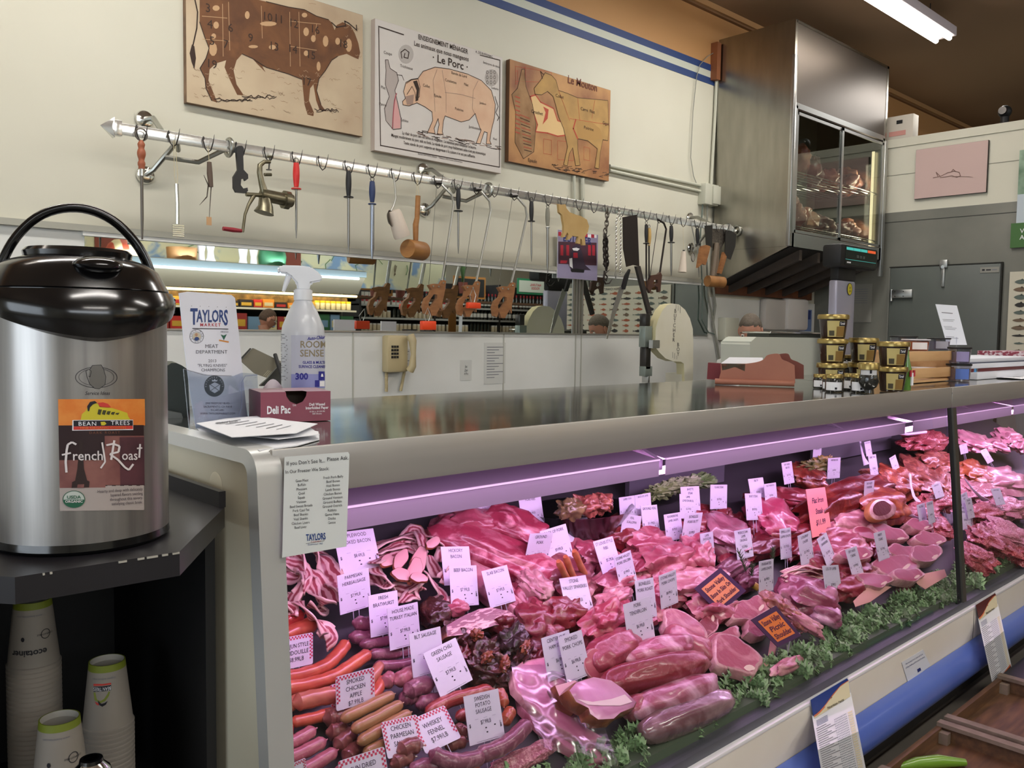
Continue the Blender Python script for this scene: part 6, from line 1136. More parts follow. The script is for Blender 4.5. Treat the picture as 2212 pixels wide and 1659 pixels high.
for k, q in enumerate(((1160, 1352, 52, 36, -20, .045, .05, meatmat('rib_meat', '8f3640', 'c98a80', 12, .5, .7), 'spareribs', 'dark red sparerib rack in front of the pork loin'), (1215, 1330, 50, 30, 10, .04, .06, beef, 'spareribs', 'red sparerib piece under the stone valley spareribs tag'), (1305, 1345, 50, 34, 35, .05, .07, meatmat('butt_pink', 'c05a66', 'ecb0a8', 10, .5, .68), 'pork_roast', 'pink rolled pork roast right of the spareribs tag'), (1190, 1400, 44, 26, 0, .03, .04, beefd, 'spareribs', 'dark rib meat above the ham steak tag'), (1330, 1255, 56, 28, 25, .04, .05, meatmat('sirloin', 'b3606a', 'e3b8ac', 11, .45, .65), 'pork_sirloin', 'pork sirloin with pale sinews under the st louis ribs tag'), (1322, 1300, 40, 22, 25, .035, .07, porkl, 'pork_sirloin', 'pork sirloin piece showing a round bone'), (1262, 1195, 44, 26, -30, .035, .05, pork, 'pork_chop_stack', 'pale pork chop stack behind the rack bones'), (1400, 1175, 50, 26, 5, .04, .06, pork, 'veal_piece', 'pink veal roll under the ground veal tag'), (1340, 1150, 48, 32, 20, .045, .06, beef, 'veal_shank', 'red shank with a round end left of the scallopini tag'), (1300, 1215, 44, 20, 15, .03, .03, pork, 'pork_trim', 'pork trim between the tags of ribs and sirloin'), (1440, 1215, 60, 34, 10, .05, .07, pork, 'pork_butt', 'big smooth pork butt under the boneless pork butt tag'), (1500, 1200, 40, 30, -20, .05, .07, pork, 'pork_butt', 'rounded pork butt right end next to the lamb tag'), (1385, 1225, 50, 28, 30, .035, .06, meatmat('scallop', 'a84a58', 'dfa49c', 12, .45, .65), 'pork_slices', 'folded pork slices left of the pork butt'), (1500, 1262, 60, 30, 10, .04, .06, porkl, 'pork_shoulder', 'pale pork shoulder behind the purple bordered sign'), (1540, 1310, 50, 34, 15, .04, .04, pork, 'pork_shoulder', 'pork shoulder under the purple bordered sign'), (1430, 1290, 44, 24, 0, .035, .04, pork, 'pork_pieces', 'pork pieces behind the stone valley pork chops tag'), (1360, 1130, 30, 16, 10, .03, .04, lamb, 'veal_end', 'dark veal end behind the shank'))):
    blob(*q[:9], q[9], seed=k+31, amp=.26, fr=2.4)
blob(1318, 1412, 58, 36, 28, .05, .06, meatmat('roast_pink', 'b0505c', 'd98c8c', 8, .5, .75), 'pork_roast', 'boneless pork roast with flat cut face behind the smoked chop', amp=.08, seed=60, sq=.62)
slab_meat(outline(1290, 1435, 28, 34, 12, 4, irr=.05), .085, .008, 1.3, meatmat('roast_face', 'c0606c', 'd07880', 6, .4, .8, bump_=.1), porkl, 'roast_slice', 'round pink cut face of the boneless pork roast')
TEN = [(1425, 1405, 72, 26, 12, .035, .07, meatmat('tender_a', 'c06878', 'f0c8d0', 7, .45, .6), 'pork tenderloin with silvery skin under the pork tenderloin tag'), (1420, 1452, 112, 30, 12, .042, .08, meatmat('tender_b', '9c3440', 'd08c90', 9, .55, .75, bump_=.4), 'longest dark red pork tenderloin at the front'), (1485, 1392, 60, 22, -25, .035, .05, pork, 'pork tenderloin end behind the red one'), (1462, 1503, 92, 30, 18, .042, .06, meatmat('tender_c', 'b8707c', 'ecc4d4', 7, .42, .62), 'pale silvery pork tenderloin in front of the red one'), (1378, 1528, 30, 24, 10, .035, .05, pork, 'blunt end of a tenderloin right of the smoked chop')]
for k, q in enumerate(TEN): blob(*q[:8], 'pork_tenderloin', q[8], seed=k+70, amp=.1, fr=1.6, seg=28)
o = blob(1485, 1545, 100, 32, 20, .045, .04, meatmat('chub_brown', '8a6a68', 'b09a98', 10, .4, .7, rough=.15, coat=.9, bump_=.2), 'wrapped_chub', 'grey-brown meat roll tightly wrapped in clear film by the kale', amp=.05, seed=90, sq=.7, seg=28)
hamp = [(1105, 1450), (1130, 1428), (1175, 1420), (1215, 1440), (1225, 1490), (1232, 1530), (1262, 1572), (1310, 1600), (1260, 1605), (1200, 1570), (1150, 1530), (1112, 1490)]
slab_meat(hamp, .06, .02, .1, ham, fatm, 'ham_steak', 'big pale pink centre cut ham steak in film'); slab_meat([(x+16, y+42) for x, y in hamp], .035, .02, .1, ham, meatmat('ham_edge', 'b06a74', 'd9a0a4', 10, .4, .7), 'ham_steak', 'second ham steak lying beneath the big one')
w_ = MB(); w_.grid(lambda u, v: dk(1095+u*170+v*75, 1420+v*190+u*45+6*sin(u*9), .078+.006*sin(u*14+v*5)+.004*sin(v*17)), 24, 14, wrap); w_.build('plastic_film', None, 'crinkled clear film over the ham steaks', 'plastic film')
slab_meat([(1196, 1482), (1240, 1470), (1262, 1480), (1270, 1520), (1240, 1540), (1212, 1522)], .085, .03, .35, mat('smoked_face', 'dda6b4', .4), rind, 'smoked_pork_chop', 'smoked pork chop half hidden behind the front one', cat='meat')
slab_meat([(1225, 1492), (1240, 1475), (1280, 1462), (1320, 1470), (1345, 1488), (1375, 1518), (1370, 1530), (1340, 1542), (1325, 1556), (1290, 1558), (1272, 1545), (1268, 1532), (1240, 1518)], .115, .035, .35, meatmat('smoked_face2', 'd9a6bc', 'e6bcc8', 5, .4, .8, bump_=.08), rind, 'smoked_pork_chop', 'large smoked pork chop with brown rim, in front of its tag', extra=[([(1246, 1510), (1280, 1516), (1320, 1510), (1350, 1500), (1366, 1516), (1340, 1524), (1300, 1524), (1270, 1522)], mat('chop_fat', 'ecccd2', .4), .001)])
CH = [(1478, 1352, 52, 32, -35, .06, .15, 'large pale pork chop right of the stone valley pork chops tag', None), (1590, 1412, 60, 40, -30, .07, .1, 'pork porterhouse with white rim on pink paper', None), (1560, 1382, 44, 24, 20, .05, .2, 'darker pork chop left of the porterhouse', None), (1622, 1312, 44, 26, 20, .06, .2, 'pork chop between the two orange signs', None), (1530, 1345, 36, 22, 60, .05, .2, 'pork chop standing on edge under the purple sign', lamb), (1640, 1352, 30, 22, 10, .05, .2, 'pink pork shoulder steak left of the picnic shoulder sign', pork)]
for k, (x, y, a, b, g, h, t, l, f) in enumerate(CH): chop(x, y, a, b, g, h, t, l, f, seed=k+3, th=.03)
slab_meat([(1512, 1392), (1540, 1398), (1600, 1440), (1640, 1450), (1660, 1420), (1666, 1382), (1678, 1388), (1672, 1425), (1648, 1455), (1600, 1452), (1540, 1410)], .03, .003, .5, butch, butch, 'butcher_paper', 'pink butcher paper curling under the porterhouse', cat='paper')
blob(1700, 1440, 34, 14, 25, .02, .05, porkl, 'trotter', 'pale trotter end right below the picnic shoulder sign', amp=.2, seed=99)
for k, (x, y, a, b, g, nm, lab, m) in enumerate(((1705, 1322, 46, 12, -35, 'shank_bundle', 'brown shank bundle right of the picnic sign', stew), (1735, 1345, 44, 9, -30, 'shank_bundle', 'pale pointed shank end near the coil wire', porkl), (1668, 1300, 30, 14, -30, 'marinated_chop', 'crusted herb marinated chop below its tag', stew))): blob(x, y, a, b, g, .02, .06, m, nm, lab, amp=.3, seed=k+110)
MB().tube([dk(1682+k*5, 1388-k*2.1, .05+.006*(k % 2)) for k in range(11)], .004, chrome, 8).build('coil_spring', None, 'small shiny coil lying at the kale edge', 'coil')
LM = [(1745, 1290, 62, 34, -8, .05, .05, meatmat('leg_lamb', '9c4c60', 'd9a0b0', 7, .45, .65), 'leg_of_lamb', 'leg of lamb, smooth mauve, under the leg of lamb tag'), (1780, 1325, 40, 20, -20, .03, .05, meatmat('leg_end', 'a8607a', 'e8c0d4', 7, .4, .6), 'leg_of_lamb', 'pale end of the leg of lamb close to the kale'), (1600, 1195, 44, 26, 20, .03, .04, lamb, 'lamb_chops', 'dark lamb chops behind the moroccan sausage tag'), (1570, 1235, 50, 20, 35, .03, .04, meatmat('lamb_marin', '7a4450', 'a8808a', 14, .45, .7), 'marinated_lamb', 'greyish marinated lamb left of the rosemary'), (1625, 1250, 34, 20, 30, .03, .04, meatmat('lamb_marin', '7a4450', 'a8808a', 14), 'marinated_lamb', 'marinated lamb under its tag'), (1560, 1155, 62, 34, -25, .05, .06, meatmat('flank_dull', '9c6068', 'c4949c', 9, .45, .7), 'flank_steak', 'grey-pink rolled flank steak under the skirt steak tag'), (1540, 1112, 40, 18, 0, .03, .06, beef, 'flank_steak', 'red steak tip under the flank steak tag'), (1665, 1120, 52, 34, -12, .05, .07, meatmat('tri_pink', 'c2566c', 'e69aa6', 8, .5, .75), 'tri_tip', 'bright pink tri tip right of the skirt steak tag'), (1700, 1150, 60, 28, 15, .04, .05, beef, 'tri_tip', 'tri tip behind the small loin lamb chops tag'), (1650, 1180, 44, 22, 20, .03, .05, beefd, 'lamb_shoulder', 'dark lamb shoulder piece right of the moroccan tag'), (1500, 1135, 40, 26, 0, .04, .06, lamb, 'lamb_roast', 'lamb roast behind the roundbone tag'), (1720, 1075, 54, 16, -6, .025, .08, meatmat('ribeye', '8f3038', 'd89c94', 10, .5, .62), 'rib_eye', 'flat striped rib eye steak behind the flat iron sign'), (1745, 1028, 40, 22, -10, .04, .10, meatmat('aged', '7a2c20', 'a8583c', 16, .45, .7, bump_=.6), 'dry_aged_roast', 'dark dry aged roast at the back, right of the rib eye tag'), (1650, 1072, 40, 12, 5, .02, .07, beef, 'filet', 'beef filet under the filet mignon tag'), (1830, 1075, 90, 34, 20, .06, .09, meatmat('prime', '7d2420', 'b4583c', 10, .5, .7, bump_=.5), 'prime_rib', 'big dark prime rib roast with its crust, right of the flat iron sign'), (1900, 1092, 50, 34, 0, .06, .09, meatmat('prime2', '9c3a24', 'd0804c', 9, .45, .7), 'prime_rib', 'orange fat end of the prime rib behind its tag'), (1850, 1125, 62, 22, 8, .04, .07, porkl, 'veal_slab', 'pale fat cap below the dark prime rib'), (1800, 1150, 40, 26, 10, .04, .05, pork, 'veal_rib', 'pink meat right below the flat iron sign'), (1820, 1190, 54, 30, 10, .045, .05, meatmat('veal', 'b3525e', 'dc9c98', 9, .5, .7), 'veal_loin', 'smooth veal loin behind the dry aged t bone tag'), (1770, 1215, 40, 22, 15, .035, .05, lamb, 'lamb_spareribs', 'lamb sparerib piece under its slanted tag'), (1840, 1235, 46, 20, 0, .03, .05, beef, 't_bone', 'red steak behind the t bone tag foot'), (1838, 1272, 44, 22, 12, .035, .06, meatmat('tbone_red', '9c2838', 'd0808c', 9, .5, .7), 't_bone', 'bright red t bone steak right of the leg of lamb tag')]
for k, q in enumerate(LM): blob(*q[:9], q[9], seed=k+130, amp=.2, fr=2.2)
slab_meat(outline(1905, 1100, 30, 24, 10, 2, irr=.06), .15, .02, .9, fatm, mat('crust', 'b8754a', .5), 'rib_steak', 'round dark red cut face of the prime rib ringed with fat', extra=[(outline(1905, 1098, 20, 16, 10, 2, irr=.06), beefd, .001)])
for k in range(5):
    x0, y0 = 1690+k*2, 1228+k*9; bacon([(x0, y0+8), (x0+45, y0-4), (x0+85, y0+2), (x0+118, y0+10)], 13, 'long lamb rib strip, '+('topmost', 'second', 'third', 'fourth', 'lowest')[k]+' of the lamb ribs', .075-.008*k, .15, k)
for k, (x, y, a, b, g, t, l) in enumerate(((1930, 1218, 52, 24, 5, .25, 'wide pale rimmed veal steak under the beef ribeye tag'), (1950, 1190, 38, 16, -10, .3, 'steak half hidden behind the wide veal steak'), (2000, 1195, 36, 22, 0, .2, 'steak on pink paper beside the post'), (2010, 1162, 34, 16, -10, .3, 'upper steak of the two beside the post'), (1880, 1150, 40, 14, -8, .3, 'thin steak edge below the veal rib'), (1925, 1150, 40, 16, -20, .35, 'thick t-bone leaning left of the white fork tag'), (1985, 1132, 30, 14, -8, .3, 'steak just under the twin blue tags'), (1890, 1252, 36, 16, -5, .25, 'low veal steak right of the t bone near the kale'), (1962, 1240, 34, 16, 0, .25, 'low veal steak between the wide steak and the post'), (1850, 1195, 34, 16, 5, .3, 'rosy steak left of the ribeye steaks tag'))): chop(x, y, a, b, g, .06+.005*k, t, l, meatmat('steak_rose', 'b8586a', 'd08090', 9, .5, .8, bump_=.1), seed=k+9, th=.035, name='steak')
for k, pts in enumerate(([(1970, 1245), (2040, 1230), (2045, 1245), (2000, 1272), (1985, 1262)], [(1880, 1262), (1925, 1268), (1880, 1300), (1850, 1310), (1845, 1298)], [(1800, 1095), (1825, 1092), (1845, 1130), (1822, 1128)], [(1540, 1105), (1552, 1108), (1545, 1140), (1560, 1170), (1545, 1162), (1535, 1130)])): slab_meat(pts, .075, .002, .5, butch, butch, 'butcher_paper', 'pink butcher paper corner '+('by the divider post', 'under the t-bone steaks', 'left of the prime rib', 'beside the flank roll')[k], cat='paper')
GM = [(1985, 1110, 40, 20, 10, .03, .07, grd, 'ground_beef', 'red ground beef mound left of the twin blue tags'), (2020, 1085, 34, 18, 5, .03, .06, grd, 'ground_beef', 'ground beef mound touching the post at mid height'), (2028, 1140, 24, 24, 0, .03, .05, grd, 'ground_beef', 'ground beef behind the post foot steaks'), (1925, 1040, 52, 26, -10, .05, .07, meatmat('strips', 'a04a30', 'c87850', 22, .45, .65, bump_=.9), 'stir_fry_strips', 'orange-brown meat strips behind the white spoon'), (1985, 1028, 44, 28, -20, .04, .05, stew, 'stew_meat', 'stew meat cubes in the hazy middle of the case'), (2020, 1000, 40, 22, 0, .04, .06, stew, 'stew_meat', 'stew meat cubes near the divider at the back'), (1998, 952, 42, 18, 5, .04, .12, grd, 'ground_beef', 'bright ground beef mound at the very back left of the post'), (2110, 1205, 42, 18, -22, .03, .07, grd, 'ground_log', 'ground beef log nearest the post on the right side'), (2140, 1170, 52, 18, -20, .03, .08, grd, 'ground_log', 'ground beef log, second right of the post'), (2175, 1150, 50, 18, -20, .03, .08, grp, 'ground_log', 'paler ground meat log reaching the right photo edge'), (2120, 1110, 46, 16, 0, .03, .06, grd, 'ground_log', 'red ground meat behind the three logs'), (2190, 1195, 30, 14, -20, .03, .05, grd, 'ground_log', 'ground log end low at the right photo edge'), (2110, 1060, 44, 24, 0, .03, .04, grp, 'pale_mince', 'pale mince under the white plastic scoop'), (2180, 1100, 44, 20, 0, .03, .05, grp, 'pale_mince', 'pale mince at the right photo edge'), (2098, 1020, 36, 24, 0, .04, .05, meatmat('kebab', 'b4602c', 'd08850', 16, .4, .7), 'marinated_cubes', 'orange marinated cubes just right of the post'), (2160, 1040, 50, 26, 0, .04, .04, chick, 'chicken_breast', 'hazy chicken breasts at the right edge'), (2100, 955, 40, 16, -10, .035, .11, chick, 'drumstick', 'pale chicken legs at the top right behind a tag'), (2150, 962, 26, 9, -12, .025, .12, chick, 'drumstick', 'single chicken drumstick pointing right'), (2175, 945, 24, 18, 0, .035, .13, chick, 'chicken_thigh', 'knobbly chicken thigh near the top right corner'), (2205, 962, 20, 14, 0, .03, .12, chick, 'chicken_thigh', 'chicken thigh at the right photo edge')]
for k, q in enumerate(GM): blob(*q[:9], q[9], seed=k+200, amp=.3, fr=2.6)
FILL = [('pork_trim', pork, [(1370, 1190), (1420, 1250), (1350, 1240), (1470, 1250), (1400, 1330), (1520, 1290), (1460, 1290)], 'small pork piece in the heap beneath the pork tags'), ('beef_trim', beef, [(1690, 1100), (1760, 1120), (1780, 1170), (1620, 1150), (1720, 1190), (1590, 1135), (1800, 1230), (1880, 1180), (1860, 1210), (1750, 1180)], 'small beef piece in the heap beneath the steak tags'), ('dark_trim', beefd, [(1180, 1440), (1240, 1440), (1000, 1420), (1080, 1350), (1240, 1220), (1290, 1170), (1310, 1385), (1900, 1190), (1960, 1260)], 'small dark meat piece tucked low between larger cuts'), ('stew_cube', stew, [(1965, 1008), (2000, 1040), (2030, 1030), (1950, 1062), (2040, 1055), (2010, 985), (2085, 1040), (2120, 1035)], 'brown meat cube in the hazy back heap')]
for nm, m, P_l, lab in FILL:
    for k, (x, y) in enumerate(P_l): blob(x, y, R_2.uniform(16, 30), R_2.uniform(12, 20), R_2.uniform(-40, 40), .028, R_2.uniform(.03, .055), m, nm, lab, seed=k+300, amp=.35, group=nm.replace('_', ' ')+' pieces', seg=22, ring=14)
blob(1130, 1640, 70, 22, 25, .02, .03, grp, 'sausage_meat', 'pale sausage meat on a white sheet beside the kale', amp=.2, seed=400)
bb = MB(); c_ = dk(1268, 1125, .10); bb.lathe([(0, -.05), (.11, -.05), (.16, .03), (.165, .035), (.155, .03), (.105, -.035), (0, -.035)], black, Matrix.Translation(c_+Vector((.02, .05, .0))), 28, sx=1.3); bb.build('black_tray', None, 'black deli bowl behind the centre cut pork chops tag', 'bowl')
for k, (x, y) in enumerate(((1262, 1092), (1296, 1088), (1232, 1100))): blob(x, y, 26, 14, 0, .03, .18, stew if k < 2 else meatmat('stuff_green', '7a7a48', '9a8a50', 20, .4, .7), 'stuffed_meat', ('brown stuffed meat in the black bowl, centre piece', 'brown stuffed meat at the right of the black bowl', 'greenish stuffed piece at the left of the black bowl')[k], seed=k+410, amp=.35)
a = dk(1312, 1098, .18); MB().tube([a, hit(1318, 1078, a, (0, 1, 0))], [.009, .006], bone, 10).build('carrot_stick', None, 'small orange stick standing in the black bowl', 'food')
MB().tube([dk(1612, 1252, .05), dk(1640, 1272, .05)], [.014, .012], mat('lemon_yellow', 'b09a30', .4), 12).build('lemon_wedge', None, 'yellowish lemon piece left of the marinated lamb tag', 'lemon')
rsm = mat('rosemary', '4a5c3e', .7)
for k, (x, y, dx_, dy_, l) in enumerate(((1612, 1235, -18, -45, 'left rosemary sprig standing in the marinated lamb'), (1668, 1215, 2, -30, 'small rosemary sprig behind the marinated tag'), (1622, 1250, 4, -28, 'short rosemary sprig beside the lemon piece'))):
    a = dk(x, y, .06); b = hit(x+dx_, y+dy_, a-Vector((0, .01, 0)), (0, 1, 0)); m_ = MB().tube([a, b], [.002, .001], rsm, 5)
    for j in range(34): p_ = a.lerp(b, j/34); an = j*2.4; m_.tube([p_, p_+Vector((cos(an)*.016, sin(an)*.008, .014))], [.0016, .0005], rsm, 4)
    m_.build('rosemary_sprig', None, l, 'herb')
sb_ = MB()
for k in range(46): x = 1420+R_2.uniform(0, 90); y = 1032+R_2.uniform(0, 40); 
for k, (x, y, m_) in enumerate(((1450, 1052, '8fa06c'), (1490, 1045, 'a3b088'), (1425, 1062, '7f9458'), (1512, 1040, '6f9454'), (1780, 1000, 'b08a28'), (1760, 1008, '8a7a38'))): blob(x, y, 26, 9, 6, .025, .13, mat('garnish_'+m_, m_, .5, noise=(20, .3, .7), col2='5a6a40'), 'garnish_greens', ('pale lettuce at the back', 'lettuce heap behind the bavette tag', 'green garnish left at the back', 'bright lettuce tuft', 'yellow peppers far back', 'olive garnish far back')[k]+' of the case', 'garnish', amp=.5, fr=4, seed=k+500)
for k, (x0, x1) in enumerate(((2.55, 3.2), (4.0, 4.9))): MB().box((x0, 2.05, .86), (x1, 2.07, .97), mat('tray_smoke', '5a5a62', .3)).build('tray_divider', None, ('smoky plastic divider standing behind the steaks', 'smoky plastic divider behind the chicken')[k], 'divider')
wsp = mat('spoon_white', 'd9d0e4', .4)
for k, pts in enumerate(([(1966, 1024), (1968, 1050), (1974, 1072), (1990, 1092)], [(1934, 1066), (1944, 1090), (1955, 1108), (1978, 1120)], [(1857, 946), (1862, 975), (1866, 990), (1872, 1004)], [(2084, 1034), (2100, 1056), (2116, 1072), (2128, 1080)])):
    P = [dk(x, y, .14-.02*j) for j, (x, y) in enumerate(pts)]; MB().tube(P, [.007, .007, .011, .022], wsp, 10, sq=.35).build('plastic_spoon', None, ('tallest white plastic spoon behind the twin blue tags', 'white plastic spoon with broad end near the prime rib face', 'white plastic spoon at the back beside two tags', 'white plastic fork right of the post')[k], 'spoon')
P = [dk(1930+k*10, 938-abs(k-3)*1.2, .2) for k in range(8)]; MB().tube(P, .008, wsp, 8).build('coiled_rope', None, 'coiled white cord under the lamp hood left of the post', 'cord')
kal = mat('kale_green', '7ba46c', .5, noise=(16, .3, .75, 4), col2='a4c090'); stem = mat('kale_stem', 'a3b48c', .5)
def kale(seed):
    rk = random.Random(seed); mb = MB(); L = .11
    def fn(u, v):
        s = (v-.5)*2; wd = .040*sin(pi*min(1, u*.93+.07))**.5; e = abs(s)**2.2
        x = u*L; y = s*wd*(1+.10*sin(u*40+seed)); q = noise.noise(Vector((u*9, s*4, seed)))
        z = .03*u*u+e*(.013*sin(u*52+seed+s*2)+.010*sin(u*83+s*9))+.008*abs(s)+q*.010
        return Vector((x+e*.007*sin(u*66+seed), y+e*.004*sin(u*95), z))
    mb.grid(fn, 40, 16, kal); mb.tube([(0, 0, -.001), (L*.5, 0, .006), (L*.9, 0, .024)], [.0035, .0025, .001], stem, 6); return mb
protos = []
klab = 'curly green kale leaf in the garnish row along the front glass'
for k in range(5): o = kale(k*3+1).build('kale_leaf', None, klab, 'kale', 'kale leaves along the front glass', sharp=80); protos.append(o)
x = .78; k = 0; rk = random.Random(21); pos = []
while x < 5.6:
    for j in range(3): pos.append((x+rk.uniform(-.03, .03), 1.300+j*.028+rk.uniform(-.008, .008), .408+j*.014+rk.uniform(-.01, .008)))
    x += .055
for k, (x, y, z) in enumerate(pos):
    r_e = (rk.uniform(-.5, .5), rk.uniform(-1.35, -.6), rk.uniform(-2.8, -.3)); sc_ = rk.uniform(.55, .95)
    if k < 5: o = protos[k]; o.location = (x, y, z); o.rotation_euler = r_e; o.scale = (sc_,)*3
    else: dup(protos[k % 5], (x, y, z), r_e, scale=sc_)
MB().box((.72, 1.29, .40), (XE, 1.42, .425), mat('kale_tray', '566450', .6)).build('kale_trough', None, 'dark trough holding the kale row at the foot of the glass', 'tray')
tagw = mat('tag_white', 'd9d4e4', .42); chk = mat('checker_red', 'c23a5a', .5); tink = mat('tag_ink', '2a2236', .5)
def card(TL, TR, BL, lift=.05, th=.0012, face=tagw, force=None):
    y0 = dk(BL[0], BL[1], lift).y; pb = at(BL[0], BL[1], 'Y', y0); best = None
    for k in range(-20, 46):
        t = radians(k) if force is None else radians(force); n = Vector((0, -cos(t), sin(t))); a, b = hit(*TL, pb, n), hit(*TR, pb, n); u, v = b-a, pb-a
        c = abs(u.dot(v))/(u.length*v.length)+.004*abs(k)/10
        if best is None or c < best[0]: best = (c, a, u, v)
    _, a, u, v = best; w, h = u.length, v.length; un = u.normalized(); vn = (v-un*v.dot(un)).normalized(); return a, un, -vn, w, h
def local(a, un, up): m = Matrix((un, up, un.cross(up))).transposed().to_4x4(); m.translation = a; return m
def rrect(w, h, r):
    o = []
    for cx, cy, a0 in ((w-r, -r, 0), (r, -r, 1), (r, -h+r, 2), (w-r, -h+r, 3)):
        for k in range(4): a = a0*pi/2+k*pi/6; o.append((cx+r*cos(a), cy+r*sin(a)))
    return o
def tag(TL, TR, BL, lines, price, kind='p', lift=.05, legs=0):
    a, un, up, w, h = card(TL, TR, BL, lift); W = local(a, un, up); mb = MB()
    mb.prism(rrect(w, h, w*.05 if kind == 'c' else w*.01), .0012, tagw, W, z0=-.0012)
    n = len(lines)
    if kind == 'c':
        q = w/22
        for i in range(22):
            for j in (0, 1):
                if (i+j) % 2 == 0:
                    mb.prism([(i*q, -j*q-q*.25), (i*q+q, -j*q-q*.25), (i*q+q, -j*q-q*1.25), (i*q, -j*q-q*1.25)], 0, chk, W, z0=.0005)
                if i > 1 and (i+j) % 2 == 0 and i*q < h*.78:
                    for x0 in (j*q+q*.25, w-2*q+j*q-q*.25): mb.prism([(x0, -i*q), (x0+q, -i*q), (x0+q, -i*q-q), (x0, -i*q-q)], 0, chk, W, z0=.0005)
        lh = h*.19; y = -h*(.24 if n > 2 else .32)
        for s_ in lines+[price]:
            vs, _ = textmesh(s_, 1, 0, 0, 1, 'CENTER', 1); tw = max(v[0] for v in vs)*2; sx = min(.85, w*.72/(tw*lh)); mb.text(s_, lh, tink, W, sx=sx, x=w/2, y=y, z=.0007); y -= lh*1.12
    else:
        lh = h*.125; y = -h*.11
        for s_ in lines:
            vs, _ = textmesh(s_, 1, 0, 0, 1, 'CENTER', 1); tw = max(v[0] for v in vs)*2; sx = min(.85, w*.9/(tw*lh)); mb.text(s_, lh, tink, W, sx=sx, x=w/2, y=y, z=.0006); y -= lh*(1.25 if n < 3 else 1.05)
        mb.text(price, lh*.95, tink, W, sx=.75, x=w*.52, y=-h*.6, z=.0006)
        for x_, y_ in ((.5, -.83), (.48, -.74), (.74, -.72)): mb.prism([(w*x_, h*y_), (w*x_+w*.045, h*y_), (w*x_+w*.045, h*(y_+.028)), (w*x_, h*(y_+.028))], 0, tink, W, z0=.0005)
        mb.text('$', h*.1, tink, W, bold=.02, x=w*.07, y=-h*.62, z=.0006).text('L\nB', h*.085, tink, W, bold=.03, x=w*.93, y=-h*.72, z=.0006, space=.8)
        for k in range(3): mb.prism([(w*(.22+k*.25), -h*.51), (w*(.32+k*.25), -h*.51), (w*(.32+k*.25), -h*.52), (w*(.22+k*.25), -h*.52)], 0, mat('tag_emboss', 'b4aec4', .4), W, z0=.0005)
        mb.prism([(w*.2, -h*.965), (w*.8, -h*.965), (w*.8, -h*.97), (w*.2, -h*.97)], 0, tink, W, z0=.0005)
    for x_ in (w*.42, w*.6): mb.tube([W @ Vector((x_, -h*.9, -.002)), W @ Vector((x_, -h-lift*1.1, -.004))], .0012, mat('clear_leg', 'b8b4c8', .3), 5)
    nm = ' '.join(lines).strip()
    mb.build('price_tag', None, ('red checkered' if kind == 'c' else 'white')+' price tag reading '+nm+(' '+price if price else ''), 'price tag', 'price tags stuck in the meat')
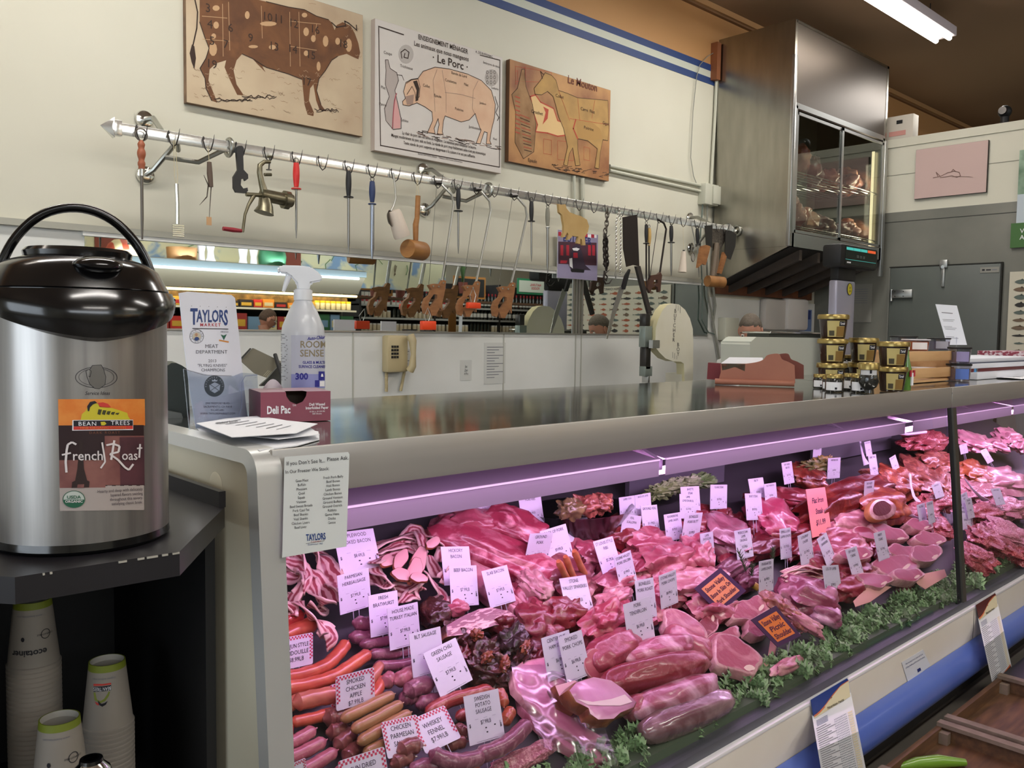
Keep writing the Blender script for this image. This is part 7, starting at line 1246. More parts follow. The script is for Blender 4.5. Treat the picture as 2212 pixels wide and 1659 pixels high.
TG = """720 1152 806 1141 738 1243|APPLEWOOD,SMOKED BACON|$8.49LB|p
728 1244 796 1226 735 1329|PARMESAN,HERBSAUSAGE|$7.99LB|p
795 1287 858 1275 801 1378|FRESH,BRATWURST|$7.99LB|p
836 1315 902 1300 843 1406|HOUSE MADE,TURKEY ITALIAN|$7.99LB|p
883 1370 951 1353 893 1465|BLT SAUSAGE|$7.99LB|p
914 1412 984 1377 952 1507|GREEN CHILI,SAUSAGE|$7.99LB|p
713 1480 790 1462 716 1545|SMOKED CHICKEN|$7.99LB|c
725 1463 808 1441 727 1537|SMOKED,CHICKEN,APPLE|$7.99LB|c
822 1561 900 1543 838 1640|CHICKEN,PARMESAN,SAUSAGE|$7.99LB|c
884 1556 960 1523 925 1627|WHISKEY,FENNEL|$7.99/LB|c
730 1645 830 1612 742 1730|SUN DRIED,TOMATO|$7.99LB|c
603 1380 676 1366 603 1450|CAJUN STYLE,ANDOUILLE|$8.99LB|c
598 1665 660 1637 605 1730|MAPLE|$7.99LB|c
1001 1505 1076 1487 1015 1612|SWEDISH,POTATO,SAUSAGE|$7.99LB|p
952 1181 1013 1180 960 1265|HICKORY,BACON|$8.49LB|p
970 1223 1029 1221 975 1311|BEEF BACON|$7.99LB|p
1040 1234 1095 1220 1060 1314|SLAB BACON|$7.49LB|p
1145 1153 1195 1150 1130 1230|GROUND,PORK|$4.99LB|p
1166 1148 1222 1131 1186 1228|RACK OF PORK|$9.99LB|p
1221 1108 1267 1107 1232 1176|CENTER CUT,PORK CHOPS|$5.99LB|p
1120 1075 1168 1070 1128 1135|PORK RIBS|$5.49LB|p
1017 1080 1070 1074 1018 1115|PORK LOIN|$5.29LB|p
1281 1170 1323 1158 1304 1246|ST LOUIS STYLE,RIBS|$5.29LB|p
1325 1203 1362 1188 1340 1270|STONE VALLEY,PORK SIRLOIN|$7.99LB|p
1208 1250 1265 1242 1228 1336|STONE,VALLEY SPARERIBS|$5.49LB|p
1371 1255 1411 1247 1380 1340|BONELESS,PORK ROAST|$5.99LB|p
1346 1306 1403 1288 1359 1399|PORK,TENDERLOIN|$6.99LB|p
1423 1244 1460 1230 1428 1317|STONE VALLEY,PORK CHOPS|$8.99LB|p
1169 1379 1229 1360 1185 1473|CENTER CUT,HAM STEAK|$6.99LB|p
1205 1378 1256 1360 1226 1477|SMOKED,PORK CHOPS|$6.99LB|p
1337 1075 1372 1070 1340 1125|LAMB STEW|$10.99LB|p
1371 1070 1405 1064 1374 1118|RACK OF LAMB|$22.99LB|p
1346 1110 1386 1115 1338 1170|VEAL,SCALLOPINI|$21.99LB|p
1384 1093 1419 1090 1391 1158|GROUND VEAL|$11.99LB|p
1434 1112 1470 1106 1440 1170|ROUNDBONE,LAMB CHOPS|$8.99LB|p
1480 1110 1518 1107 1470 1180|BONELESS,PORK BUTT|$3.99LB|p
1470 1052 1510 1050 1474 1108|BAVETTE,STEAK|$14.99LB|p
1468 1067 1503 1069 1469 1120|LAMB,LONDON BROIL|$12.99LB|p
1535 1047 1571 1047 1534 1100|FLANK STEAK|$10.99LB|p
1512 1153 1540 1148 1516 1210|LAMB,SHOULDER,CHOPS|$6.99LB|p
1616 1035 1648 1031 1624 1085|TRI TIP|$9.99LB|p
1650 1046 1676 1042 1654 1090|FILET MIGNON|$23.99LB|p
1609 1066 1644 1066 1613 1124|SKIRT STEAK|$11.99LB|p
1688 1000 1710 996 1695 1047|DRY AGED,RIB EYE|$25.99LB|p
1586 1147 1621 1140 1593 1210|MOROCCAN,LAMB,SAUSAGE|$12.99LB|p
1684 1143 1708 1139 1687 1209|SMALL LOIN,LAMB CHOPS|$15.99LB|p
1723 1158 1751 1146 1731 1225|LOLLIPOP,CHOPS|$21.99LB|p
1765 1165 1785 1150 1787 1225|LAMB,SPARERIBS|$5.49LB|p
1640 1213 1671 1207 1639 1282|MARINATED,LAMB CHOPS|$6.99LB|p
1776 1222 1811 1220 1786 1293|LEG OF LAMB|$7.99LB|p
1826 1188 1850 1179 1843 1252|DRY AGED,T BONE|$19.99LB|p
1887 1152 1911 1145 1899 1214|RIBEYE,STEAKS|$21.99LB|p
1868 1040 1889 1037 1865 1093|DRY AGED,PRIME RIB|$23.99LB|p
1757 966 1775 964 1755 1010|KABOBS|$8.99LB|p
1789 990 1816 988 1787 1035|PORTERHOUSE|$18.99LB|p
1867 955 1880 952 1872 986|CHUCK ROAST|$6.99LB|p
1875 984 1892 981 1882 1034|CUBE STEAK|$7.99LB|p
1921 990 1934 982 1932 1024|FAJITA MEAT|$8.99LB|p
2012 1048 2031 1042 2022 1078|LEAN GROUND|$5.99LB|p
1980 1091 1997 1086 1989 1144|OX TAILS|$6.49LB|p
2001 1086 2015 1081 2007 1133|SHORT RIBS|$8.49LB|p
2063 1092 2088 1092 2078 1145|GROUND,CHUCK|$4.99LB|p
2073 1070 2088 1062 2084 1112|GROUND,BISON|$9.99LB|p
2084 1078 2098 1074 2092 1122|GROUND,LAMB|$7.49LB|p
2140 1056 2160 1054 2152 1092|GROUND TURKEY|$4.49LB|p
2072 962 2088 958 2076 982|DRUMSTICKS|$2.49LB|p
2117 974 2130 968 2134 1002|THIGHS|$3.49LB|p"""
for l in TG.split('\n'):
    c, t_, pr_, kd = l.split('|'); c = [float(q) for q in c.split()]; tag(c[:2], c[2:4], c[4:6], t_.split(','), pr_, kd, .03 if t_ == 'SMOKED CHICKEN' else .07 if c[5] > 1140 else .10)
hwm = mat('marker_violet', '4a1440', .6)
def sign(TL, TR, BL, border, face, lines, label, ink_, lift=.05, sizes=None, force=None, b=.1):
    a, un, up, w, h = card(TL, TR, BL, lift, force=force); W = local(a, un, up); mb = MB(); mb.prism([(0, 0), (w, 0), (w, -h), (0, -h)], .002, border, W, z0=-.002)
    mb.prism([(w*b, -h*b), (w*(1-b), -h*b), (w*(1-b), -h*(1-b)), (w*b, -h*(1-b))], 0, face, W, z0=.0006)
    y = -h*(.5-(len(lines)-1)*.11)
    for k, s_ in enumerate(lines): mb.text(s_, h*(sizes or .2), ink_, W, sx=.62 if len(s_) > 8 else .8, shear=.25, bold=.015, x=w*.5, y=y, z=.0014); y -= h*.22
    mb.tube([W @ Vector((w*.5, -h*.9, -.003)), W @ Vector((w*.5, -h-lift, -.004))], .002, mat('clear_leg', 'b8b4c8', .3), 6)
    mb.build('hand_sign', None, label, 'sign')
purb = mat('sign_border', '4b2a52', .4); org = mat('sign_orange', 'f0823c', .6); orp = mat('sign_peach', 'f0946a', .6)
sign((1556, 1226), (1612, 1276), (1500, 1270), purb, orp, ['Stone Valley', 'Bone In Skin On', 'Pork Shoulder'], 'tilted orange sign reading Stone Valley Bone In Skin On Pork Shoulder', hwm, .06, .17) if 0 else None
def qsign(c4, border, face, lines, label, h=.11, rot_=0, sz=.2):
    P = dk(sum(p[0] for p in c4)/4, sum(p[1] for p in c4)/4, h); n = Vector((0, -.9, .45)); A = [hit(x, y, P, n) for x, y in c4]; mb = MB(); nn_ = (A[1]-A[0]).cross(A[3]-A[0]).normalized(); nn_ = -nn_ if (CAM-P).dot(nn_) < 0 else nn_
    B = [p-nn_*.002 for p in A]; mb.faces(A+B, [(0, 1, 2, 3), (7, 6, 5, 4)]+[(i, i+4, (i+1) % 4+4, (i+1) % 4) for i in range(4)], border); bmesh.ops.recalc_face_normals(mb.bm, faces=mb.bm.faces)
    bl = lambda u, v, o=.0006: A[0].lerp(A[1], u).lerp(A[3].lerp(A[2], u), v)+nn_*o
    mb.faces([bl(.13, .13), bl(.87, .13), bl(.87, .87), bl(.13, .87)], [(0, 1, 2, 3)], face); k = len(lines)
    for i, s_ in enumerate(lines):
        vs, fs = textmesh(s_, 1, .02, .2, 1, 'CENTER', 1); tw = max(v[0] for v in vs)*2; sx = min(1.1, .7/(tw*sz)); v0 = .5+(i-(k-1)/2)*.7/k
        mb.faces([bl(.5+v[0]*sz*sx, v0-v[1]*sz, .0014) for v in vs], fs, hwm)
    q = A[2].lerp(A[3], .5); mb.tube([q, q-Vector((0, -.01, .06))], .002, mat('clear_leg', 'b8b4c8', .3), 6); mb.build('hand_sign', None, label, 'sign')
qsign([(1500, 1271), (1556, 1226), (1612, 1276), (1554, 1326)], purb, orp, ['Stone Valley', 'Bone In Skin On', 'Pork Shoulder'], 'tilted purple bordered sign reading Stone Valley Bone In Skin On Pork Shoulder', .10, sz=.19)
qsign([(1622, 1339), (1676, 1308), (1731, 1373), (1680, 1398)], purb, org, ['Stone Valley', 'Picnic', 'Shoulder'], 'tilted bright orange sign reading Stone Valley Picnic Shoulder', .10, sz=.22)
qsign([(1741, 1057), (1782, 1052), (1797, 1150), (1755, 1162)], mat('sign_pink', 'f08c8c', .6), mat('sign_pink', 'f08c8c', .6), ['Flat Iron', 'Steak', '$11.99'], 'tall pink paper sign handwritten Flat Iron Steak', .13, sz=.16)
wt = thing('work_table', (4.6, 2.62, 0), 'steel work table behind the meat case', 'table')
MB().box((3.5, 2.45, 1.13), (6.4, 2.93, 1.16), steel).build('table_top', wt)
for x in (3.55, 6.15):
    for y in (2.5, 2.9): MB().tube([(x, y, 0), (x, y, 1.13)], .02, alu, 10).build('leg', wt)
bsw = thing('band_saw', (4.7, 3.4, 0), 'white band saw lettered BUTCHER BOY standing behind the counter', 'band saw')
bw = mat('saw_enamel', 'dcd9cb', .35, noise=(4, .3, .8), col2='d2cdb8'); bwy = mat('saw_enamel_side', 'cfc79e', .45); YS = 3.28
ss = lambda x, y, o=0: at(x, y, 'Y', YS-o)
H8 = lambda pts: [(1400+x/4.809, 640+y/4.809) for x, y in pts]
sh_ = [(75, 480), (80, 330), (105, 240), (150, 145), (200, 90), (250, 75), (320, 85), (385, 140), (435, 230), (465, 340), (470, 500), (466, 900), (380, 900), (372, 700), (340, 680), (262, 676), (180, 645), (120, 585), (88, 545)]
b = MB(); P = [ss(*p) for p in H8(sh_)]; n = len(P); B_ = [p+Vector((0, .06, 0)) for p in P]
b.faces(P, [tuple(range(n))], bw); b.faces(B_, [tuple(range(n-1, -1, -1))], bw); b.faces(P+B_, [(i, i+n, (i+1) % n+n, (i+1) % n) for i in range(n)], bwy); bmesh.ops.recalc_face_normals(b.bm, faces=b.bm.faces); b.build('wheel_cover', bsw)
b = MB()
for k, c in enumerate('BUTCHER'): ptext(b, ss, *H8([(283-k*3.0, 155+k*50)])[0], c, 12, ink, sx=.7)
for k, c in enumerate('BOY'): ptext(b, ss, *H8([(312, 505+k*48)])[0], c, 12, ink, sx=.7)
for x, y0, y1 in ((290, 90, 130), (312, 92, 150), (335, 105, 175), (255, 580, 640), (275, 590, 650), (298, 615, 655)): pline(b, ss, H8([(x, y0), (x, y1)]), .6, ink)
b.build('lettering', bsw)
MB().box(ss(1406, 745)+Vector((-.02, -.0, -.02)), ss(1406, 745)+Vector((.05, -.03, .03)), alu).build('door_latch', bsw)
for (x0, y0, x1, y1, m, nm) in ((5, 180, 50, 310, dkst, 'guide_bar'), (0, 310, 68, 530, mat('guide_grey', '8b958f', .4, .5), 'guide_block'), (8, 530, 52, 760, dkst, 'guide_bar'), (0, 730, 70, 830, mat('guide_grey', '8b958f', .4, .5), 'guide_block'), (28, 830, 46, 900, alu, 'blade')):
    a, c = ss(*H8([(x0, y0)])[0]), ss(*H8([(x1, y1)])[0]); MB().box((a.x, YS+.02, c.z), (c.x, YS+.07, a.z), m, bev=.003).build(nm, bsw)
MB().box((4.35, 3.2, .85), (4.95, 3.6, 1.0), alu).build('saw_table', bsw); MB().box((4.5, 3.25, 0), (4.9, 3.55, .85), bw, bev=.02).build('saw_base', bsw)
a, c = ss(*H8([(380, 680)])[0]), ss(*H8([(466, 880)])[0]); MB().box((a.x, YS+.02, .85), (c.x, YS+.15, c.z+.05), bw).build('column', bsw)
MB().sphere(Matrix.Translation(ss(*H8([(485, 590)])[0])+Vector((0, .06, 0))) @ Matrix.Diagonal((.03, .02, .085, 1)), mat('arm_pink', 'b98474', .5), 16, 12).build('arm_stand_in', bsw)  # skin-coloured oval standing in for the butcher's arm, no part of the saw
skin = mat('skin', 'b88068', .5, noise=(12, .3, .7), col2='c48e78', sss=0); hairg = mat('hair_grey_brown', '5c5248', .8, noise=(70, .3, .7), col2='6e6458', bump=(150, .6, .004)); hairb = mat('hair_brown', '4a382c', .8, noise=(60, .3, .7), col2='5e4838', bump=(150, .6, .004))
def person(x, y, ztop, az, tiltd, hair, cloth, label, apron=None, arm=0):
    """standing person; az = facing, tiltd = head tipped forward"""
    t = thing('person', (x, y, 0), label, 'person'); R = Matrix.Rotation(az, 4, 'Z'); H = .225; hc = Vector((0, 0, ztop-.115))
    body = MB(); W = Matrix.Translation((x, y, 0)) @ R; HW = W @ Matrix.Translation(hc) @ Matrix.Rotation(tiltd, 4, 'Y')
    def hf(v):
        q = Vector((v.x*.098, v.y*.076, v.z*.118))
        if v.z < -.1: q.y *= 1-.35*min(1, (-v.z-.1)/.9); q.x = q.x*(1-.18*min(1, (-v.z-.1)))+.012*(-v.z)
        if v.x > .55: q.x -= .006*(1-abs(v.z)); 
        if v.x > .6 and -.05 < v.z < .2 and .2 < abs(v.y) < .6: q.x -= .006
        q.x += .022*max(0, 1-((v.z+.22)/.22)**2)*max(0, 1-(v.y/.2)**2) if v.x > 0 else 0
        return q
    body.sphere(HW, skin, 32, 24, hf)
    nk = HW @ Vector((-.025, 0, -.08)); sh = Vector((-.03 if tiltd else 0, 0, ztop-.33)); shw = W @ sh
    body.tube([nk, nk.lerp(shw, .6), shw], [.058, .06, .075], skin, 16)
    pv = W @ Vector((-.06*tiltd, 0, ztop*.53)); body.tube([shw+Vector((0, 0, .02)), shw-Vector((0, 0, .06)), shw.lerp(pv, .5), pv], [.07, .15, .14, .145], skin, 18, sq=1)
    hands = []
    for s_ in (-1, 1):
        sj = W @ (sh+Vector((0, s_*.19, -.03))); el = W @ (sh+Vector((.06+.06*arm, s_*.23, -.30))); wr = W @ (sh+Vector((.22+.12*arm, s_*.16, -.42))); hd = W @ (sh+Vector((.29+.14*arm, s_*.14, -.46)))
        body.tube([shw, sj, el, wr], [.06, .055, .042, .028], skin, 12); body.tube([wr, wr.lerp(hd, .6), hd], [.026, .036, .034], skin, 10, sq=.5)
        d = (hd-wr).normalized(); sd = (W.to_3x3() @ Vector((0, 1, 0))).normalized()
        for k in range(4): f0 = hd+sd*(k-1.5)*.019; L = (.062, .072, .068, .052)[k]; body.tube([f0-d*.012, f0+d*L*.5, f0+d*L*.8-Vector((0, 0, L*.35))], [.009, .008, .0065], skin, 8)
        f0 = wr+d*.03-sd*s_*.03; body.tube([f0, f0-sd*s_*.025+d*.02, f0-sd*s_*.03+d*.045], [.011, .009, .007], skin, 8)
        hip = W @ Vector((-.06*tiltd, s_*.09, ztop*.52)); kn = W @ Vector((.02, s_*.1, ztop*.28)); an = W @ Vector((-.02, s_*.1, .08)); body.tube([hip+Vector((0, 0, .04)), hip, kn, an], [.09, .088, .058, .038], skin, 12)
    for s_ in (-1, 1):
        body.sphere(HW @ Matrix.Translation((-.004, s_*.077, -.005)) @ Matrix.Rotation(s_*.35, 4, 'Z') @ Matrix.Diagonal((.019, .009, .032, 1)), skin, 14, 10)
    o = body.build('body', t, sharp=70)
    def scalp(v):
        q = hf(v); fz = v.x*.9; lo = -.05 if v.x < 0 else .35+.2*v.x
        k = 1.06+.02*nz(v, 3, 2); lo = -.28 if v.x < -.35 else (.12 if v.x < .15 else .3+.3*v.x)
        if v.z < lo: return q*.93
        return q*k
    MB().sphere(HW, hair, 32, 24, scalp).build('hair', t, sharp=80)
    fc = MB()
    for s_ in (-1, 1): fc.sphere(HW @ Matrix.Translation((.083, s_*.032, .002)) @ Matrix.Diagonal((.011, .013, .009, 1)), mat('eye_white', 'd8d4cc', .3), 12, 8); fc.sphere(HW @ Matrix.Translation((.092, s_*.032, .001)) @ Matrix.Diagonal((.004, .005, .005, 1)), blk, 8, 6); fc.tube([HW @ Vector((.092, s_*.018, .022)), HW @ Vector((.094, s_*.034, .026)), HW @ Vector((.086, s_*.048, .02))], .0035, hair, 6)
    fc.tube([HW @ Vector((.088, -.024, -.066)), HW @ Vector((.094, 0, -.064)), HW @ Vector((.088, .024, -.066))], .005, mat('lips', 'a05a50', .5), 8); fc.build('face_features', t)
    if apron is None:
        g = MB()
        for s_ in (-1, 1): g.torus(.022, .0018, blk, HW @ Matrix.Translation((.102, s_*.032, 0)) @ Matrix.Rotation(pi/2, 4, 'Y'), 16, 6); g.tube([HW @ Vector((.10, s_*.052, .003)), HW @ Vector((0, s_*.082, .008))], .0018, blk, 6)
        g.tube([HW @ Vector((.104, -.01, .003)), HW @ Vector((.104, .01, .003))], .0018, blk, 6); g.build('glasses', t)
    c = MB(); c.tube([shw+Vector((0, 0, .035)), shw+Vector((0, 0, 0)), shw-Vector((0, 0, .07)), shw.lerp(pv, .5), pv, pv-Vector((0, 0, .12))], [.08, .13, .185, .17, .18, .185], cloth, 24)
    for s_ in (-1, 1):
        sj = W @ (sh+Vector((0, s_*.18, -.035))); el = W @ (sh+Vector((.06+.06*arm, s_*.23, -.30))); c.tube([shw.lerp(sj, .5), sj, sj.lerp(el, .6)], [.08, .072, .06], cloth, 14)
    c.build('shirt', t)
    tr = MB()
    for s_ in (-1, 1): tr.tube([pv+Vector((0, 0, 0)), W @ Vector((-.05*tiltd, s_*.09, ztop*.47)), W @ Vector((.02, s_*.1, ztop*.28)), W @ Vector((-.02, s_*.1, .06))], [.12, .105, .08, .062], mat('dark_trousers', '24262c', .8), 14); a_ = W @ Vector((.05, s_*.1, .035)); tr.sphere(Matrix.Translation(a_) @ R @ Matrix.Diagonal((.13, .05, .038, 1)), blk, 14, 8)
    tr.build('trousers', t); return t
person(5.27, 3.2, 1.64, radians(196), .42, hairg, mat('butcher_coat', 'd4d4d0', .8), 'grey haired butcher bending his head over work behind the white scale', apron=1, arm=.4)
def vm(px, py, yr): p = at(px, py, 'Y', 2*3.888-yr); return Vector((p.x, yr, p.z))
hp0 = vm(578, 668, -1.4); person(hp0.x, hp0.y, hp0.z, radians(10), .35, hairb, mat('grey_shirt', '8c9096', .8), 'brown haired person with glasses looking down, seen in the wall mirror')
def crt(px, py): return at(px, py, 'Z', ZT)
tc = mat('terracotta', '9c6250', .55, noise=(5, .3, .75), col2='a86e58'); tcd = mat('terracotta_dark', '7d4338', .55)
q0, q1 = crt(1545, 830), crt(1738, 836); dv = (q1-q0).normalized(); nv = Vector((dv.y, -dv.x, 0)); nv = -nv if nv.y > 0 else nv
fs1, fs2 = planesurf(q0, nv), planesurf(q0-nv*.12, nv)
th_ = thing('letter_holder', (q0+q1)/2, 'terracotta letter holder with scalloped side plates', 'holder')
prof = [(735, 860), (755, 790), (755, 705), (1010, 702), (1130, 684), (1195, 658), (1235, 615), (1300, 598), (1362, 602), (1392, 655), (1455, 682), (1522, 718), (1528, 880), (1528, 905), (735, 870)]
pc_ = [tuple(q)[:2] for q in catm([Vector((x, y, 0)) for x, y in prof[3:12]], 5)]; prof = prof[:3]+pc_+prof[12:]; b = MB(); slab(b, fs1, H8(prof), .012, tc); b.build('front_plate', th_)
b = MB(); slab(b, fs2, H8([(x+95 if x > 1100 else x+60, y-2) for x, y in prof[2:-3] if x < 1530]+[(1618, 860), (820, 840)]), .012, tcd); b.build('rear_plate', th_)
MB().tube([q0+nv*.012+Vector((0, 0, .013)), q1-dv*.04+nv*.012+Vector((0, 0, .013))], .012, tc, 14).build('base_roll', th_); MB().faces([q0, q1, q1-nv*.12, q0-nv*.12], [(0, 1, 2, 3)], tcd); b = MB(); a_ = q0-nv*.06; slab(b, planesurf(q0, nv), H8([(760, 700), (860, 700), (1010, 706), (1005, 780), (960, 760), (900, 735), (820, 760), (770, 770)]), .001, mat('stain_dark', '4d4230', .6)) ; b.build('tape_stain', th_)
b = MB(); s3 = planesurf(q0-nv*.05, nv); slab(b, s3, H8([(622, 690), (752, 698), (752, 870), (610, 862)]), .05, mat('book_maroon', '6d1c24', .5)); b.build('maroon_book', None, 'dark maroon book end sticking out of the letter holder', 'book')
b = MB(); slab(b, planesurf(q0-nv*.07, nv+Vector((0, 0, .9))), H8([(755, 697), (845, 633), (1190, 637), (1200, 700)]), .004, paper); b.build('paper_sheet', None, 'white paper sheets lying in the letter holder', 'papers')
b = MB(); c_ = crt(1570, 826); b.sphere(Matrix.Translation(c_+Vector((0, 0, .008))) @ Matrix.Diagonal((.09, .03, .01, 1)), paper, 20, 8, lambda v: v*(1+.3*nz(v, 3, 1))); b.build('folded_cloth', None, 'small folded white cloth in front of the letter holder', 'cloth')
YM = 2.72; ms = lambda x, y, o=0: at(x, y, 'Y', YM-o); scw = mat('scale_white', 'c6cabf', .4); sl_ = thing('counter_scale', ms(1690, 830), 'bulky pale electronic scale with steel tray behind the jars', 'scale')
b = MB(); pp = H8([(1060, 480), (1125, 422), (1860, 434), (1865, 880), (1740, 900), (1060, 880)]); P = [ms(*p) for p in pp]; zb = 1.16; P[-1].z = zb; P[-2].z = zb; P[-3].z = zb; B_ = [p+Vector((0, .2, 0)) for p in P]; n = len(P)
b.faces(P, [tuple(range(n))], scw); b.faces(B_, [tuple(range(n-1, -1, -1))], scw); b.faces(P+B_, [(i, i+n, (i+1) % n+n, (i+1) % n) for i in range(n)], scw); bmesh.ops.recalc_face_normals(b.bm, faces=b.bm.faces); bmesh.ops.bevel(b.bm, geom=list(b.bm.edges), offset=.012, segments=3, affect='EDGES'); b.build('housing', sl_)
a, c = ms(1665, 716), ms(1790, 716); MB().box((a.x, YM+.0, a.z-.012), (c.x+.02, YM+.2, a.z), chrome, bev=.005).build('steel_tray', sl_); MB().box((a.x+.03, YM+.03, P[1].z-.01), (c.x, YM+.18, a.z-.01), mat('tray_gap', '4a4c44', .5)).build('tray_support', sl_)
pb_ = mat('pole_lilac', 'a3a2b4', .3, .3); YPm = 2.57; a, c = at(1806, 700, 'Y', YPm), at(1845, 700, 'Y', YPm); zt_ = at(1826, 606, 'Y', YPm).z; zn = at(1826, 572, 'Y', YPm).z
dp = thing('display_pole', ((a.x+c.x)/2, YPm, 1.16), 'grey pole carrying a black price display with yellow sticker', 'display'); MB().box((a.x, YPm, 1.16), (c.x, YPm+.06, zt_), pb_, bev=.012).build('pole', dp); MB().box((a.x+.01, YPm+.0, zt_), (c.x-.0, YPm+.06, zn+.02), blk, bev=.01).build('neck', dp)
yel_ = at(1837, 625, 'Y', YPm-.002); b = MB(); b.lathe([(0, .001), (.032, .001), (.033, 0)], yel, frame(yel_-Vector((.012, .001, 0)), (1, 0, 0), (0, 0, 1)), 28, sx=1.0, sy=1.15); b.torus(.033, .002, ink, frame(yel_-Vector((.012, .001, 0)), (1, 0, 0), (0, 0, 1)) @ Matrix.Diagonal((1, 1.15, 1, 1)), 28, 6); b.text('Just\npick', .022, ink, frame(yel_-Vector((.012, .002, 0)), (1, 0, 0), (0, 0, 1)), z=.002, sx=.8); b.build('yellow_sticker', dp)
YD = 2.50; a, c = at(1818, 530, 'Y', YD), at(1897, 583, 'Y', YD); zc1 = at(1857, 531, 'Y', YD).z; zc0 = at(1857, 580, 'Y', YD).z
MB().box((a.x, YD, zc0), (c.x, YD+.13, zc1), blk, bev=.022).build('display_head', dp)
b = MB(); w_d, h_d = c.x-a.x, zc1-zc0; WD = frame((a.x, YD-.001, zc0), (1, 0, 0), (0, 0, 1)); scr = mat('screen_dark', '0d1414', .25); cyn = mat('screen_cyan', '3fb0a8', .4, emit=('4fc0b8', .5)); rdd = mat('screen_orange', 'd8552e', .4, emit=('e8602e', .5))
b.prism([(w_d*.1, h_d*.1), (w_d*.93, h_d*.1), (w_d*.93, h_d*.9), (w_d*.1, h_d*.9)], .001, scr, WD)
for k in range(3): b.prism([(w_d*(.12+k*.185), h_d*.74), (w_d*(.3+k*.185), h_d*.74), (w_d*(.3+k*.185), h_d*.86), (w_d*(.12+k*.185), h_d*.86)], 0, cyn, WD, z0=.0016)
b.prism([(w_d*.68, h_d*.74), (w_d*.9, h_d*.74), (w_d*.9, h_d*.86), (w_d*.68, h_d*.86)], 0, rdd, WD, z0=.0016); b.prism([(w_d*.1, h_d*.32), (w_d*.92, h_d*.32), (w_d*.92, h_d*.335), (w_d*.1, h_d*.335)], 0, cyn, WD, z0=.0016)
b.text('0.00   0.00   0.00', h_d*.17, mat('screen_grey', '8a9490', .5), WD, x=w_d*.5, y=h_d*.5, z=.0018, sx=.7).prism([(w_d*.14, h_d*.17), (w_d*.24, h_d*.17), (w_d*.24, h_d*.23), (w_d*.14, h_d*.23)], 0, paper, WD, z0=.0018); b.build('screen', dp)
gold_ = mat('jar_gold', 'a8935a', .3, .8); brn = mat('tub_brown', '33221a', .25, coat=.4); lbc = mat('tub_label', 'c9b878', .5); jg = mat('jar_dark', '2a2a28', .15, coat=.6)
def tub(px, pyb, wpx, hpx, zoff, p_=None, name='lidded_tub', label='', text='Tartufi'):
    p = p_ or crt(px, pyb); s = depth(p)/F; r = wpx/2*s; h = hpx*s; p = Vector((p.x, p.y, ZT+zoff)); t = thing(name, p, label, 'food tub'); T = Matrix.Translation(p)
    MB().lathe([(0, 0), (r*.72, 0), (r*.76, .003), (r*.93, h*.84), (r*.9, h*.84)], brn, T, 36).build('tub', t)
    MB().lathe([(r*.95, h*.8), (r*1.02, h*.81), (r*1.03, h*.93), (r*.98, h), (r*.9, h*.985), (0, h*.985)], gold_, T, 36).build('lid', t)
    d = -Vector((p.x, p.y, 0)).normalized(); rt = Vector((-d.y, d.x, 0)); b = MB()
    def sf(u, v, o=.0006): a = (u-.5)*1.5+.25; rr_ = r*(.76+.17*(v))+o+.001; n = d*cos(a)+rt*sin(a); q = p+n*rr_; q.z = p.z+h*.84*v; return q
    b.grid(lambda u, v: sf(u*.9+.05, .1+.78*v), 12, 3, lbc)
    for u0, u1, v0, v1, m in ((.5, .95, .12, .6, mat('label_ochre', '8a6a34', .5)), (.62, .95, .62, .86, ink), (.14, .4, .15, .4, mat('bar_code', '4a4430', .6))): b.grid(lambda u, v: sf(u0+(u1-u0)*u, v0+(v1-v0)*v, .0012), 6, 2, m)
    vs, fs = textmesh(text, 1, .02, 0, 1, 'CENTER', 1); b.faces([sf(.79+v[0]*.1, .74+v[1]*.16, .002) for v in vs], fs, paper); b.build('label', t); return p, h
pA, hA = tub(1795, 836, 62, 52, 0, label='bottom tub of the left stack with gold lid'); pA2, h2 = tub(0, 0, 62, 52, hA, pA, label='middle tub of the left stack with gold lid'); tub(0, 0, 64, 52, hA+h2, pA, label='topmost gold lidded tub on the left stack')
pB, hB = tub(1862, 836, 62, 53, 0, label='hidden bottom tub of the middle stack behind small jars'); tub(0, 0, 61, 53, hB, pB, label='upper gold lidded tub of the middle stack')
pC, hC = tub(1926, 845, 62, 53, 0, label='bottom tub of the right stack beside the green bottle'); tub(0, 0, 66, 54, hC, pC, label='upper gold lidded tub of the right stack')
